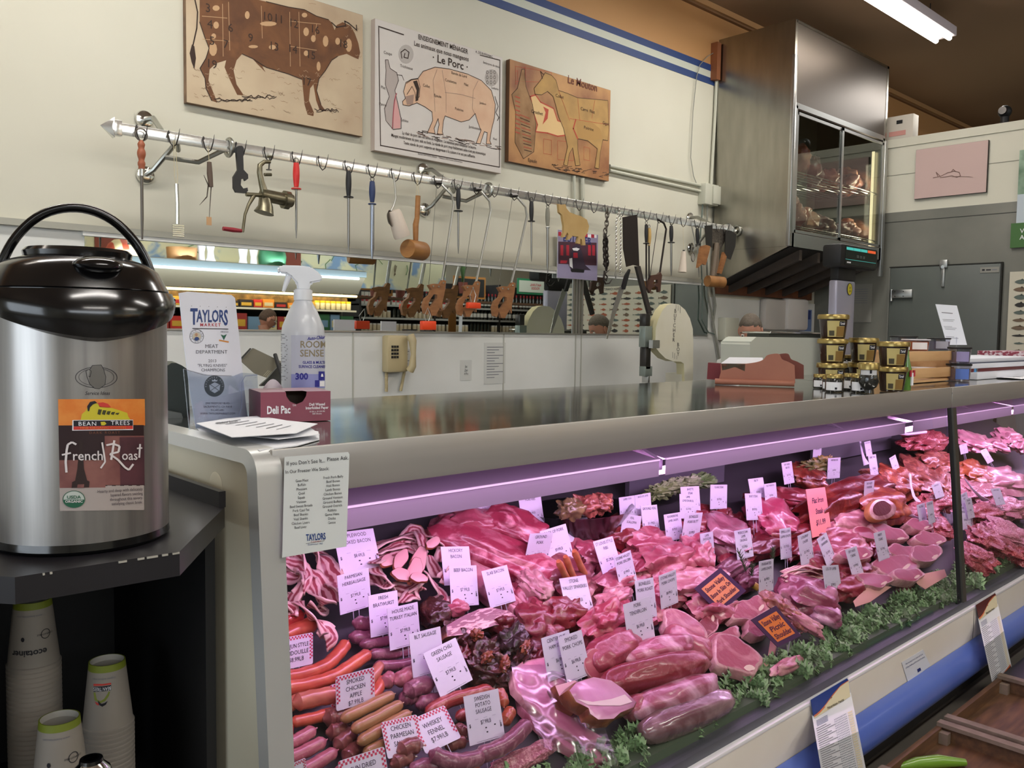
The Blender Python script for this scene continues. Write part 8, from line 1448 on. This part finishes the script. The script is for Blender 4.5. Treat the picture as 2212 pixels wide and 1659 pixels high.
def jar(px, pyb, wpx, hpx, label, m=None, lidm=None, lab=True, zoff=0, bulb=0, lm=None):
    p = crt(px, pyb); s = depth(p)/F; r = wpx/2*s; h = hpx*s; p = Vector((p.x, p.y, ZT+zoff)); t = thing('glass_jar', p, label, 'jar'); T = Matrix.Translation(p); m = m or jg
    pr_ = [(0, 0), (r*.92, 0), (r, h*.06), (r, h*.62), (r*.86, h*.74), (r*.84, h*.8)] if not bulb else [(0, 0), (r*.4, 0), (r*.35, h*.1), (r*.75, h*.2), (r*1.0, h*.4), (r*.85, h*.58), (r*.8, h*.64), (r*.78, h*.8)]
    MB().lathe(pr_, m, T, 30).build('glass_body', t); MB().lathe([(r*.88, h*.76), (r*.98, h*.78), (r*.98, h*.96), (r*.92, h), (0, h)], lidm or gold_, T, 30).build('lid', t)
    if lab:
        d = -Vector((p.x, p.y, 0)).normalized(); rt = Vector((-d.y, d.x, 0)); b = MB(); v0, v1 = (.1, .56) if not bulb else (.6, .78)
        sf = lambda u, v, o=.0006: p+(d*cos((u-.5)*2)+rt*sin((u-.5)*2))*(r*(1.0 if not bulb else .84)+o)+Vector((0, 0, h*v))
        b.grid(lambda u, v: sf(u, v0+(v1-v0)*v), 12, 2, lm or paper); b.grid(lambda u, v: sf(.55+.12*u, v0+.05+.12*v, .0012), 3, 2, ink); b.build('label', t)
jar(1770, 838, 27, 30, 'small jar with white label at the far left of the small jars'); jar(1788, 842, 24, 30, 'small jar turned sideways behind the left front one'); jar(1801, 846, 37, 38, 'small front jar with a black flower on its white label'); jar(1833, 842, 22, 36, 'small jar behind and between the two front jars'); jar(1856, 847, 36, 40, 'right front small jar with gold lid')
jar(1875, 849, 44, 66, 'bulbous dark glass jar beside the right tub stack', bulb=1, lm=mat('seal_paper', 'c9c9cc', .5)); jar(1826, 832, 34, 30, 'small jar with paper seal set on top at the back', zoff=.07); MB().box((crt(1826, 832).x-.03, crt(1826, 832).y-.03, ZT), (crt(1826, 832).x+.03, crt(1826, 832).y+.03, ZT+.07), blk, bev=.004).build('jar_riser', None, 'small dark block lifting the sealed jar', 'block')
p = crt(1955, 843); t = thing('oil_bottle', p, 'slim green bottle with red and white ribbon before the crate', 'bottle'); T = Matrix.Translation(p); gb = mat('bottle_green', '5c8a3a', .15, coat=.6)
MB().lathe([(0, 0), (.02, 0), (.021, .004), (.021, .085), (.010, .13), (.0085, .165)], gb, T, 20).build('glass', t); MB().lathe([(.0105, .16), (.0105, .185), (.008, .187), (0, .187)], paper, T, 16).build('cap', t); MB().box(p+Vector((-.004, -.026, .02)), p+Vector((.012, -.021, .07)), paper).box(p+Vector((-.018, -.026, .055)), p+Vector((-.006, -.022, .08)), inkr).box(p+Vector((.01, -.028, .055)), p+Vector((.022, -.022, .08)), inkr).build('ribbon_label', t)
pwd = mat('pine_wood', 'd8b080', .55, noise=(8, .3, .7, 5), col2='c89a68', stretch=(.4, 3, 3)); c0, c1 = crt(1962, 836), crt(2052, 826); y_ = 1.56; xa_, xb_ = at(1958, 830, 'Y', y_).x, at(2060, 825, 'Y', y_).x
wc = thing('slatted_crate', ((xa_+xb_)/2, y_+.12, ZT), 'pale pine crate of slats holding food tubs on the counter', 'crate')
for z0, z1 in ((.022, .068), (.10, .145)):
    for yy in (y_, y_+.25): MB().box((xa_, yy, ZT+z0), (xb_, yy+.01, ZT+z1), pwd, bev=.002).build('slat', wc)
for xx in (xa_+.012, xb_-.025): MB().box((xx, y_+.01, ZT), (xx+.014, y_+.25, ZT+.14), pwd).build('end_board', wc)
MB().box((xa_+.026, y_+.01, ZT+.002), (xb_-.025, y_+.25, ZT+.012), pwd).build('base_board', wc)
clr = pane('clear_plastic', 'e6e6ee', .1, .08); 
def tubc(x, y, z, r, h, fill, lidm, label, lm=None, fh=.7):
    t = thing('food_tub', (x, y, z), label, 'food tub'); T = Matrix.Translation((x, y, z)); MB().lathe([(0, .001), (r*.85, .001), (r*.92, h*fh), (0, h*fh)], fill, T, 26).build('contents', t)
    MB().lathe([(r*.88, 0), (r*.98, h*.9)], clr, T, 26).build('clear_tub', t); MB().lathe([(r*1.0, h*.88), (r*1.04, h*.9), (r*1.04, h*.98), (r, h), (0, h)], lidm, T, 26).build('lid', t)
    if lm:
        d = -Vector((x, y, 0)).normalized(); rt = Vector((-d.y, d.x, 0)); MB().grid(lambda u, v: Vector((x, y, z))+(d*cos((u-.2)*1.2)+rt*sin((u-.2)*1.2))*(r*.98)+Vector((0, 0, h*(.12+.6*v))), 8, 2, lm).build('label', t)
org_ = mat('salsa_orange', 'b8502a', .5, noise=(60, .3, .7), col2='c8703c'); tubw = mat('tub_rim_white', 'cfcdd6', .4); fillg = mat('fill_grey', '7c7484', .5); lil = mat('label_lilac', '9a90c0', .5)
xs = lambda px, Y_: at(px, 780, 'Y', Y_).x
tubc(xs(1986, 1.64), 1.66, ZT+.145, .062, .055, org_, tubw, 'white rimmed tub of orange salsa on the crate', paper, .8); tubc(xs(1972, 1.75), 1.80, ZT+.145, .065, .07, fillg, blk, 'black lidded tub behind the orange salsa'); tubc(xs(2035, 1.70), 1.72, ZT+.145, .055, .062, fillg, blk, 'black lidded grey tub right of the orange salsa', mat('label_grey', 'a8a6b4', .5))
tubc(xs(2078, 1.52)+.02, 1.54, ZT+.085, .052, .08, fillg, blk, 'black lidded tub with lilac label, upper of two', lil); tubc(xs(2078, 1.52)+.02, 1.54, ZT, .056, .084, mat('fill_pinkgrey', '8c7a7c', .5), blk, 'black lidded tub with blue label below the lilac one', mat('label_blue', '5a78c8', .5)); tubc(xs(2100, 1.56)+.06, 1.60, ZT, .05, .082, mat('fill_green', '6a7a64', .5), blk, 'green filled tub with light blue label at the right', mat('label_sky', '5aa0d8', .5))
tubc(xs(2000, 1.66), 1.68, ZT+.013, .07, .05, fillg, tubw, 'flat white lidded tub inside the crate, left', None, .5); tubc(xs(2035, 1.70)+.03, 1.70, ZT+.013, .07, .055, fillg, tubw, 'flat white lidded tub inside the crate, right', None, .5)
b = MB(); s4 = planesurf((xs(2055, 1.8), 1.72, ZT+.2), (-.75, -1, .12)); slab(b, s4, [(2021, 657), (2067, 660), (2089, 745), (2046, 745)], .003, mat('sign_white', 'e4e8f2', .4))
pline(b, s4, [(2034, 675), (2058, 677)], 1.6, inkg)
for k, y in enumerate((690, 693, 705, 708, 711, 727, 730)): pline(b, s4, [(2036+k*1.4, y), (2062+k*1.4-(k % 3)*4, y+1)], .8, inkg)
q = s4(2067, 740); b.box((q.x-.004, q.y, ZT), (q.x+.004, q.y+.004, q.z+.03), clr); b.build('slanted_sign', None, 'white slanted acrylic sign rising behind the crate tubs', 'sign')
sty = mat('foam_white', 'e2e4ee', .6)
for k, (x0, x1, y0, y1, z0, z1, m, l) in enumerate(((4.62, 5.6, 1.52, 1.86, 0, .035, sty, 'lowest white foam tray at the right end of the counter'), (4.62, 5.5, 1.56, 1.86, .035, .055, mat('tray_red', '7c3030', .5), 'red-brown tray between the white foam trays'), (4.58, 5.7, 1.54, 1.9, .055, .08, sty, 'white foam tray with dark slots, middle of the pile'), (4.62, 5.66, 1.56, 1.88, .084, .105, sty, 'top white foam lid of the pile'), (5.75, 6.3, 1.6, 1.9, .0, .13, mat('berry_red', '8c3448', .6, noise=(50, .45, .55), col2='d8c8d0'), 'red and white packet behind the foam trays'))):
    MB().box((x0, y0, ZT+z0), (x1, y1, ZT+z1), m, bev=.004).build('foam_tray', None, l, 'tray')
MB().box((4.6, 1.545, ZT+.08), (5.68, 1.88, ZT+.084), mat('slot_blue', '39405a', .5)).build('dark_sheet', None, 'thin dark sheet between the two top foam trays', 'sheet')
b = MB(); b.grid(lambda u, v: Vector((4.9+.7*u, 1.40+.2*v, ZT+.002+.004*sin(u*7+v*3))), 10, 4, paper); o = b.build('loose_paper', None, 'loose white papers in front of the foam trays', 'papers')
tel = mat('phone_beige', 'b9aa84', .4); YW = W_-.008; fw = lambda x, y, d=0: at(x, y, 'Y', YW-d); ph = thing('wall_phone', fw(846, 803), 'beige push button wall phone with coiled cord', 'telephone')
a, c = fw(824, 724), fw(862, 803); MB().box((a.x, YW-.06, c.z), (c.x+.02, YW, a.z), tel, bev=.012).build('phone_base', ph); k_ = at(848, 760, 'Y', YW-.06); b = MB()
for i in range(4):
    for j in range(3): b.box((k_.x-.008+j*.017, YW-.064, k_.z-.035+i*.019), (k_.x+.004+j*.017, YW-.06, k_.z-.023+i*.019), blk)
b.build('keypad', ph)
hx0 = c.x+.012; MB().tube([(hx0, YW-.085, a.z-.0), (hx0+.006, YW-.10, a.z-.03), (hx0+.012, YW-.10, (a.z+c.z)/2), (hx0+.006, YW-.10, c.z+.035), (hx0, YW-.085, c.z+.01)], [.024, .022, .014, .021, .023], tel, 14).build('handset', ph)
for dx in (0, .12):
    m = []; zt0, zt1 = c.z+.0, 1.16
    for k in range(260): u = k/259; m.append((a.x+.02+dx*(1-.2*u)+.007*cos(u*2*pi*26), YW-.02+.007*sin(u*2*pi*26), zt0+(zt1-zt0)*u))
    MB().tube(m, .0025, tel, 6).build('coiled_cord', ph)
def note(x0, y0, x1, y1, m, label, lines=0, txt=None, nm='notice'):
    a, c = fw(x0, y0), fw(x1, y1); b = MB().box((a.x, YW-.002, c.z), (c.x, YW, a.z), m); h = a.z-c.z; w0 = c.x-a.x
    for k in range(lines): b.box((a.x+w0*.12, YW-.003, a.z-h*(.1+.8*k/max(1, lines))), (c.x-w0*(.12+.2*(k % 3)), YW-.002, a.z-h*(.1+.8*k/max(1, lines))-.004), inkg)
    if txt: b.text(txt, h*.18, ink, frame(((a.x+c.x)/2, YW-.0022, (a.z+c.z)/2), (1, 0, 0), (0, 0, 1)), sx=.7, shear=.2, z=.001)
    b.build(nm, None, label, 'notice')
gw = mat('notice_faint', 'c9cac6', .7); note(994, 778, 1018, 821, gw, 'small handwritten note on the white wall', 0, 'Sac\nZoo\n4 Prs', 'note'); note(1046, 740, 1091, 828, gw, 'large faint typed sheet on the white wall', 12); note(871, 754, 885, 796, gw, 'narrow paper strip right of the wall phone', 5)
note(1727, 668, 1752, 716, mat('poster_blue_pale', '6f86b4', .5), 'small blue and white safety poster near the wall corner', 0); a, c = fw(1730, 670), fw(1750, 690); MB().box((a.x, YW-.004, c.z), (c.x, YW-.002, a.z), mat('poster_navy', '2a3a78', .5)).build('poster_figure', None, 'navy printed panel on the small safety poster', 'panel')
dsp = mat('dispenser_pale', 'cac4be', .4)
for x0, x1, l, dd in ((1640, 1686, 'taller grey towel dispenser on the white wall', .07), (1682, 1725, 'white towel dispenser right of the grey one', .10)):
    a, c = fw(x0, 644), fw(x1, 714); MB().box((a.x, YW-dd, c.z), (c.x, YW, a.z), dsp if dd < .08 else mat('dispenser_white', 'dcd7d3', .35), bev=.03).build('towel_dispenser', None, l, 'dispenser')
a, c = fw(1566, 700), fw(1594, 722); MB().box((a.x-.1, YW-.07, c.z-.05), (a.x+.1, YW, a.z+.05), cd_, bev=.004).build('outlet_box', None, 'painted outlet box under the rail end', 'electrical box'); MB().box((a.x+.1, YW-.03, c.z), (a.x+.4, YW, c.z+.05), mat('glove_red', 'a82a30', .5)).build('red_box', None, 'red carton edge behind the butcher head', 'box')
MB().box((a.x+.1, YW-.12, c.z-.25), (a.x+.45, YW, c.z-.05), dsp, bev=.01).build('glove_box', None, 'pale wall box under the red carton', 'box')
def blob3(c, sx_, sy_, sz_, m, label, seed): MB().sphere(None, m, 26, 16, lambda v: Vector(c)+Vector((v.x*sx_*.85, v.y*sy_*.7, v.z*sz_*.85))*(1+.45*nz(v, 1.8, seed)+.2*nz(v, 5, seed+2))).build('beef_joint', None, label, 'meat', sharp=60)
lmt = [meatmat('locker_red', 'a04438', 'd89878', 7, .42, .62), meatmat('locker_brown', '7c4a40', 'b08470', 7, .42, .62), meatmat('locker_orange', 'c87850', 'e8b890', 7, .4, .6)]
for k, (px, sh, sx_, sz_, mi, l) in enumerate(((1728, 0, .08, .17, 0, 'leftmost bright beef joint on the upper locker shelf'), (1760, 0, .2, .13, 1, 'large beef joint left on the upper locker shelf'), (1800, 0, .16, .10, 0, 'beef joint behind the door stile on the upper locker shelf'), (1842, 0, .2, .10, 1, 'long dark beef joint right on the upper locker shelf'), (1880, 0, .06, .13, 2, 'upright orange beef end far right on the upper shelf'), (1726, 1, .08, .15, 0, 'leftmost red joint on the lower locker shelf'), (1750, 1, .15, .12, 2, 'orange fat covered joint on the lower locker shelf'), (1790, 1, .16, .10, 1, 'dark joint in the middle of the lower locker shelf'), (1835, 1, .16, .09, 1, 'dark joint right of the middle on the lower shelf'), (1872, 1, .10, .11, 2, 'pale ended joint far right on the lower shelf'))):
    y = 3.50; x = at(px, 400, 'Y', 3.45).x; x = min(max(x, CX0+.12), CX1-.12); blob3((x, y, LKS[sh]+sz_*.9), sx_*.8, .16, sz_, lmt[mi], l, k+600)
MB().tube([(CX1-.06, CY+.08, CZ0+.1), (CX1-.06, CY+.08, zw-.1)], .012, mat('locker_tube', 'fff0d0', .5, emit=('ffe4b8', 1.5)), 10).build('locker_lamp', lk)
area('locker_light', (CX1-.09, CY+.10, (CZ0+zw)/2), (-1, .35, 0), .05, .6, 2.0, (1, .85, .65))
ym_ = -3.35; cc = thing('dairy_case', (5.6, -3.3, 0), 'open refrigerated dairy case across the shop with lit canopy', 'display case')
xA, xB = 2.2, vm(790, 650, -2.9).x; zcan = vm(500, 575, -2.9).z; zun = vm(500, 622, -2.9).z
cnw = mat('canopy_pale', '9fb4c0', .35, .3); cnb = mat('canopy_beige', 'b4ad9a', .5)
MB().box((xA, -2.92, zcan-.04), (xB, -2.88, zcan+.04), cnw).build('canopy_edge', cc); MB().tube([(xA+.1, -2.93, zcan-.06), (xB-.1, -2.93, zcan-.06)], .018, mat('canopy_tube', 'dff0ff', .5, emit=('dceeff', 2.2)), 10).build('canopy_tube', cc)
b = MB(); b.faces([(xA, -2.92, zcan-.05), (xB, -2.92, zcan-.05), (xB, -3.1, zun), (xA, -3.1, zun)], [(0, 1, 2, 3)], cnb); b.box((xA, -3.5, zcan+.03), (xB, -2.9, zcan+.05), cnb); b.build('canopy', cc)
MB().box((xA, -3.6, .1), (xB, -3.55, zun+.3), blk).build('back_panel', cc); MB().box((xA, -3.55, .1), (xB, -2.8, .9), mat('case_front_grey', '6f7470', .5)).build('base', cc)
MB().tube([(xA, -3.14, zun-.03), (xB, -3.14, zun-.03)], .015, mat('warm_tube', 'ffe8b8', .5, emit=('ffdf9a', 5)), 8).build('warm_tube', cc); MB().box((xA, -3.54, zun-.16), (xB, -3.4, zun-.05), mat('brass_foil', '8c6c3c', .4, .6, noise=(12, .3, .7), col2='4a3820')).build('foil_valance', cc)
zs1 = vm(560, 664, -3.2).z; zs2 = vm(560, 712, -3.2).z
for z in (zs1, zs2-.02): MB().box((xA, -3.55, z-.02), (xB, -3.15, z), blk).build('shelf', cc); MB().box((xA, -3.155, z-.03), (xB, -3.145, z-.005), mat('shelf_edge_pale', 'f4ead2', .4)).build('shelf_edge', cc)
PC = [mat('pack_'+c, c, .5) for c in ('e0882a', 'd8a83a', 'c8342c', '2c2420', 'b8302c', 'd8c89a', '3a6a44', '7a98b0', 'c86a3a', 'a83a34')]
rp = random.Random(4)
def pack(x, y, z, w0, h, m, m2, label, group):
    b = MB().box((x, y-.08, z), (x+w0, y, z+h), m).box((x+w0*.12, y, z+h*.2), (x+w0*.88, y+.002, z+h*.62), m2); return b.build('food_package', None, label, 'package', group)
x = xA+.05
while x < xB-.1:
    px = pj_ = None; w0 = rp.uniform(.10, .2); i = rp.choice((0, 0, 1, 2, 3, 3, 5)); nmc = ('orange', 'yellow', 'red', 'black', '', 'cream')[i]
    if x > vm(675, 650, -3.2).x and x < vm(762, 650, -3.2).x:
        t = thing('spice_jar', (x+.04, -3.24, zs1), 'jar with yellow cap on the upper dairy case shelf in the mirror', 'jar', 'yellow capped jars'); T = Matrix.Translation((x+.04, -3.24, zs1)); MB().lathe([(0, 0), (.035, 0), (.037, .09), (.03, .1)], PC[5], T, 14).build('jar_body', t); MB().lathe([(.036, .095), (.036, .125), (0, .125)], mat('cap_yellow', 'e8c428', .4), T, 14).build('cap', t); x += .088; continue
    pack(x, -3.2, zs1, w0, rp.uniform(.07, .12), PC[i], PC[rp.choice((5, 1, 4))], nmc+' package on the upper shelf of the dairy case in the mirror', nmc+' packages on the upper dairy shelf'); x += w0+.015
x = xA+.05
while x < xB-.1:
    w0 = rp.uniform(.13, .24); i = rp.choice((2, 5, 6, 7, 8, 9)); nmc = {2: 'red', 5: 'cream', 6: 'green', 7: 'pale blue', 8: 'rust', 9: 'brick'}[i]; pack(x, -3.2, zs2, w0, rp.uniform(.16, .24), PC[i], PC[rp.choice((5, 1, 7))], nmc+' carton on the lower shelf of the dairy case in the mirror', nmc+' cartons on the lower dairy shelf'); x += w0+.02
mu = mat('mural', 'd8d8b8', .7, noise=(2.2, .5, .6, 5, .8), col2='7f9fc4'); zc2 = zcan+.05
b = MB().box((1.8, -3.75, zc2-.2), (9.2, -3.7, 3.4), mu); rb = random.Random(9)
for k in range(60):
    x, z = rb.uniform(2, 9), rb.uniform(zc2, 3.1); b.tube([(x, -3.695, z), (x+rb.uniform(-.1, .1), -3.69, z+.08), (x+rb.uniform(-.2, .2), -3.695, z+.16)], .006, mat('mural_leaf', '4f7a4a', .7) if k % 3 else mat('mural_stem', '5a4a3c', .7), 5)
for px0, px1 in ((205, 300), (615, 650)): a, c = vm(px0, 520, -3.68), vm(px1, 570, -3.68); b.box((a.x, -3.70, c.z-.1), (c.x, -3.68, a.z+.1), mat('mural_brick', '7a3a2c', .7))
b.build('painted_mural', None, 'blue and green painted mural above the dairy case, in the mirror', 'mural')
def vl(px, pyb, prof, m, name, label, yr=-3.2, seg=20):
    p = vm(px, pyb, yr); s = depth((p.x, 2*3.888-yr, p.z))/F; MB().lathe([(r*s, z*s) for r, z in prof], m, Matrix.Translation((p.x, yr, zc2)), seg).build(name, None, label, 'ornament')
vl(275, 560, [(0, 0), (36, 0), (30, 8), (18, 14), (0, 17)], mat('lamp_dome', 'fff4dc', .5, emit=('fff0d0', 1.6)), 'dome_lamp', 'glowing dome on the canopy above the dairy case, in the mirror'); vl(262, 548, [(0, 14), (32, 14), (26, 26), (14, 36), (0, 38)], mat('striped_shade', 'c8543a', .6, wave=(2, 0, 'X', .45, .55), col2='e8d8a8'), 'striped_shade', 'red and cream striped shade on the canopy in the mirror')
vl(393, 565, [(0, 0), (30, 0), (31, 16), (32, 28), (0, 28)], mat('barrel_brown', '8a6238', .6), 'barrel', 'dark topped barrel on the canopy in the mirror'); vl(455, 567, [(0, 0), (13, 0), (8, 10), (6, 24), (10, 40), (0, 40)], sty, 'white_vase', 'white vase right of the barrel in the mirror'); vl(435, 566, [(0, 0), (8, 0), (6, 20), (9, 36), (0, 36)], sty, 'white_vase', 'narrow white vase next to the barrel in the mirror'); vl(525, 574, [(0, 0), (10, 0), (7, 14), (10, 34), (0, 34)], sty, 'white_vase', 'white vase in the middle of the canopy in the mirror'); vl(548, 576, [(0, 0), (8, 0), (6, 18), (9, 34), (0, 34)], sty, 'white_vase', 'white vase beside the green banded pot in the mirror')
vl(588, 584, [(0, 0), (28, 0), (30, 22), (28, 30), (26, 38), (0, 38)], mat('pot_green', '2f6a4a', .4), 'green_pot', 'round pot with green band on the canopy in the mirror'); p = vm(588, 572, -3.0)
rkk = mat('ledge_wood', '5a4230', .6)
for k, (px, py) in enumerate(((810, 600), (835, 605), (865, 598), (1000, 590), (905, 600))):
    p = vm(px, py+20, -4.3); b = MB()
    for j in range(22): a = j*2.4; b.grid(lambda u, v: p+Vector((cos(a)*u*.16, sin(a)*u*.1, .75*u-.25*u*u))+Vector((-sin(a), cos(a), 0))*(v-.5)*.05*(1-u), 6, 1, mat('plant_green', '4a6a40', .6))
    b.tube([p-Vector((0, 0, .2)), p], [.07, .09], tcd, 14); b.build('potted_plant', None, 'spiky potted plant, '+('first', 'second', 'third', 'last', 'fourth')[k]+' from the left along the shop shelf in the mirror', 'plant')
p = vm(860, 618, -4.3); MB().box((p.x-1.4, -4.5, p.z-.24), (p.x+4.2, -4.15, p.z-.2), rkk).build('plant_ledge', None, 'hanging wooden ledge under the potted plants in the mirror', 'shelf')
sw = thing('wine_rack', (11, -5.6, 0), 'long dark rack of bottles and jars at the far side of the shop', 'shelf rack'); rk_ = mat('rack_dark', '1e1a1a', .6); X0, X1 = vm(775, 700, -5.4).x, vm(1215, 700, -5.4).x
MB().box((X0, -5.95, 0), (X1, -5.9, 2.45), rk_).build('rack_back', sw)
SZ = [vm(1000, y, -5.4).z for y in (741, 716, 690, 664)]
for z in SZ: MB().box((X0, -5.9, z-.03), (X1, -5.4, z), rk_).build('shelf', sw); MB().box((X0, -5.40, z-.035), (X1, -5.39, z+.0), mat('price_rail', 'a8a8a4', .5)).build('price_rail', sw)
for x in (X0, X0+1.7, X0+3.4, X1-.03): MB().box((x, -5.9, 0), (x+.04, -5.38, 2.45), rk_).build('upright', sw)
MB().box((X0, -5.95, 2.0), (X1, -5.5, 2.12), mat('rack_red', '6a2c20', .6)).build('header_board', sw)
BTM = {'dark': mat('wine_dark', '141a16', .2, coat=.5), 'red': mat('cap_red', 'a82a34', .4), 'pale': mat('jar_pale', 'b8a88c', .4), 'white': mat('label_white2', 'c8c4bc', .5)}
def bottle(kind):
    b = MB(); body, cap = {'wine': ('dark', 'red'), 'plain': ('dark', 'dark'), 'jar': ('pale', 'white'), 'box': ('white', 'red')}[kind]
    if kind in ('wine', 'plain'): b.lathe([(0, 0), (.037, 0), (.038, .18), (.014, .23), (.014, .27)], BTM[body], None, 12).lathe([(.0155, .25), (.0155, .30), (0, .30)], BTM[cap], None, 10).lathe([(.0385, .05), (.0385, .13)], BTM['white'] if kind == 'wine' else BTM['dark'], None, 12)
    elif kind == 'jar': b.lathe([(0, 0), (.04, 0), (.042, .10), (.036, .11)], BTM[body], None, 12).lathe([(.04, .105), (.04, .13), (0, .13)], BTM[cap], None, 12)
    else: b.box((-.04, -.04, 0), (.04, .04, .22), BTM[body]).box((-.03, .04, .05), (.03, .042, .15), BTM[cap])
    nm = {'wine': 'wine bottle with red cap and pale label', 'plain': 'plain dark wine bottle', 'jar': 'pale lidded jar', 'box': 'white bottle box with red print'}[kind]
    return b.build({'wine': 'wine_bottle', 'plain': 'wine_bottle', 'jar': 'preserve_jar', 'box': 'bottle_box'}[kind], None, nm+' on the far rack seen in the mirror', 'jar' if kind == 'jar' else 'bottle', nm+'s on the far rack')
PB = {k: bottle(k) for k in ('wine', 'plain', 'jar', 'box')}; used = set(); rw = random.Random(8)
for r_i, z in enumerate(SZ):
    x = X0+.1
    while x < X1-.1:
        kd = rw.choice((('plain', 'plain', 'wine'), ('jar', 'plain', 'jar'), ('wine', 'jar', 'plain'), ('wine', 'box', 'wine'))[r_i]); run = rw.randint(3, 7)
        for q in range(run):
            if x > X1-.1: break
            if kd in used: dup(PB[kd], (x, -5.48, z))
            else: PB[kd].location = (x, -5.48, z); used.add(kd)
            x += .095
        x += .03
cb_ = mat('chalk_black', '1a1c1c', .7)
def vbox(px0, py0, px1, py1, yr, m, name, label, frm=None, txt=None, tm=None, cat='sign'):
    a, c = vm(px0, py0, yr), vm(px1, py1, yr); x0, x1 = min(a.x, c.x), max(a.x, c.x); b = MB().box((x0, yr-.02, c.z), (x1, yr, a.z), m)
    if frm: w0 = .04; b.box((x0-w0, yr-.03, c.z-w0), (x1+w0, yr-.01, c.z), frm).box((x0-w0, yr-.03, a.z), (x1+w0, yr-.01, a.z+w0), frm).box((x0-w0, yr-.03, c.z), (x0, yr-.01, a.z), frm).box((x1, yr-.03, c.z), (x1+w0, yr-.01, a.z), frm)
    if txt: b.text(txt, (a.z-c.z)*.3, tm, frame(((x0+x1)/2, yr+.001, (a.z+c.z)/2), (-1, 0, 0), (0, 0, 1)), z=.002, bold=.02)
    b.build(name, None, label, cat); return x0, x1, c.z, a.z
tanf = mat('frame_tan', 'a8743c', .5)
vbox(778, 592, 814, 622, -3.9, cb_, 'chalkboard', 'left small chalkboard hanging in the shop, seen in the mirror', tanf, '1 of 1', paper); vbox(820, 594, 845, 634, -3.9, cb_, 'chalkboard', 'narrow chalkboard next to the left one in the mirror', tanf); vbox(984, 600, 1046, 642, -4.4, cb_, 'chalkboard', 'largest framed chalkboard in the middle of the mirror', tanf)
gb_ = mat('sign_green', '2a7a54', .5); vbox(1122, 605, 1190, 634, -4.6, mat('sign_pale', 'c4ccc0', .5), 'foods_sign', 'green framed NATURAL FOODS sign reflected in the mirror', gb_, 'NATURAL\nFOODS', inkr)
vbox(722, 690, 768, 716, -.8, sty, 'white_card', 'left white card above the register in the mirror', None, cat='card'); vbox(824, 694, 856, 718, -.8, sty, 'white_card', 'right white card above the register in the mirror', None, cat='card')
vbox(970, 655, 985, 725, -4.8, tanf, 'shelf_end', 'tan wooden aisle end panel seen in the mirror', None, cat='panel')
b = MB().box((4.3, -1.05, 0), (8.6, -.6, 1.45), mat('register_grey', '55504a', .5)); b.build('register_counter', None, 'long low checkout counter in the shop behind the camera', 'counter')
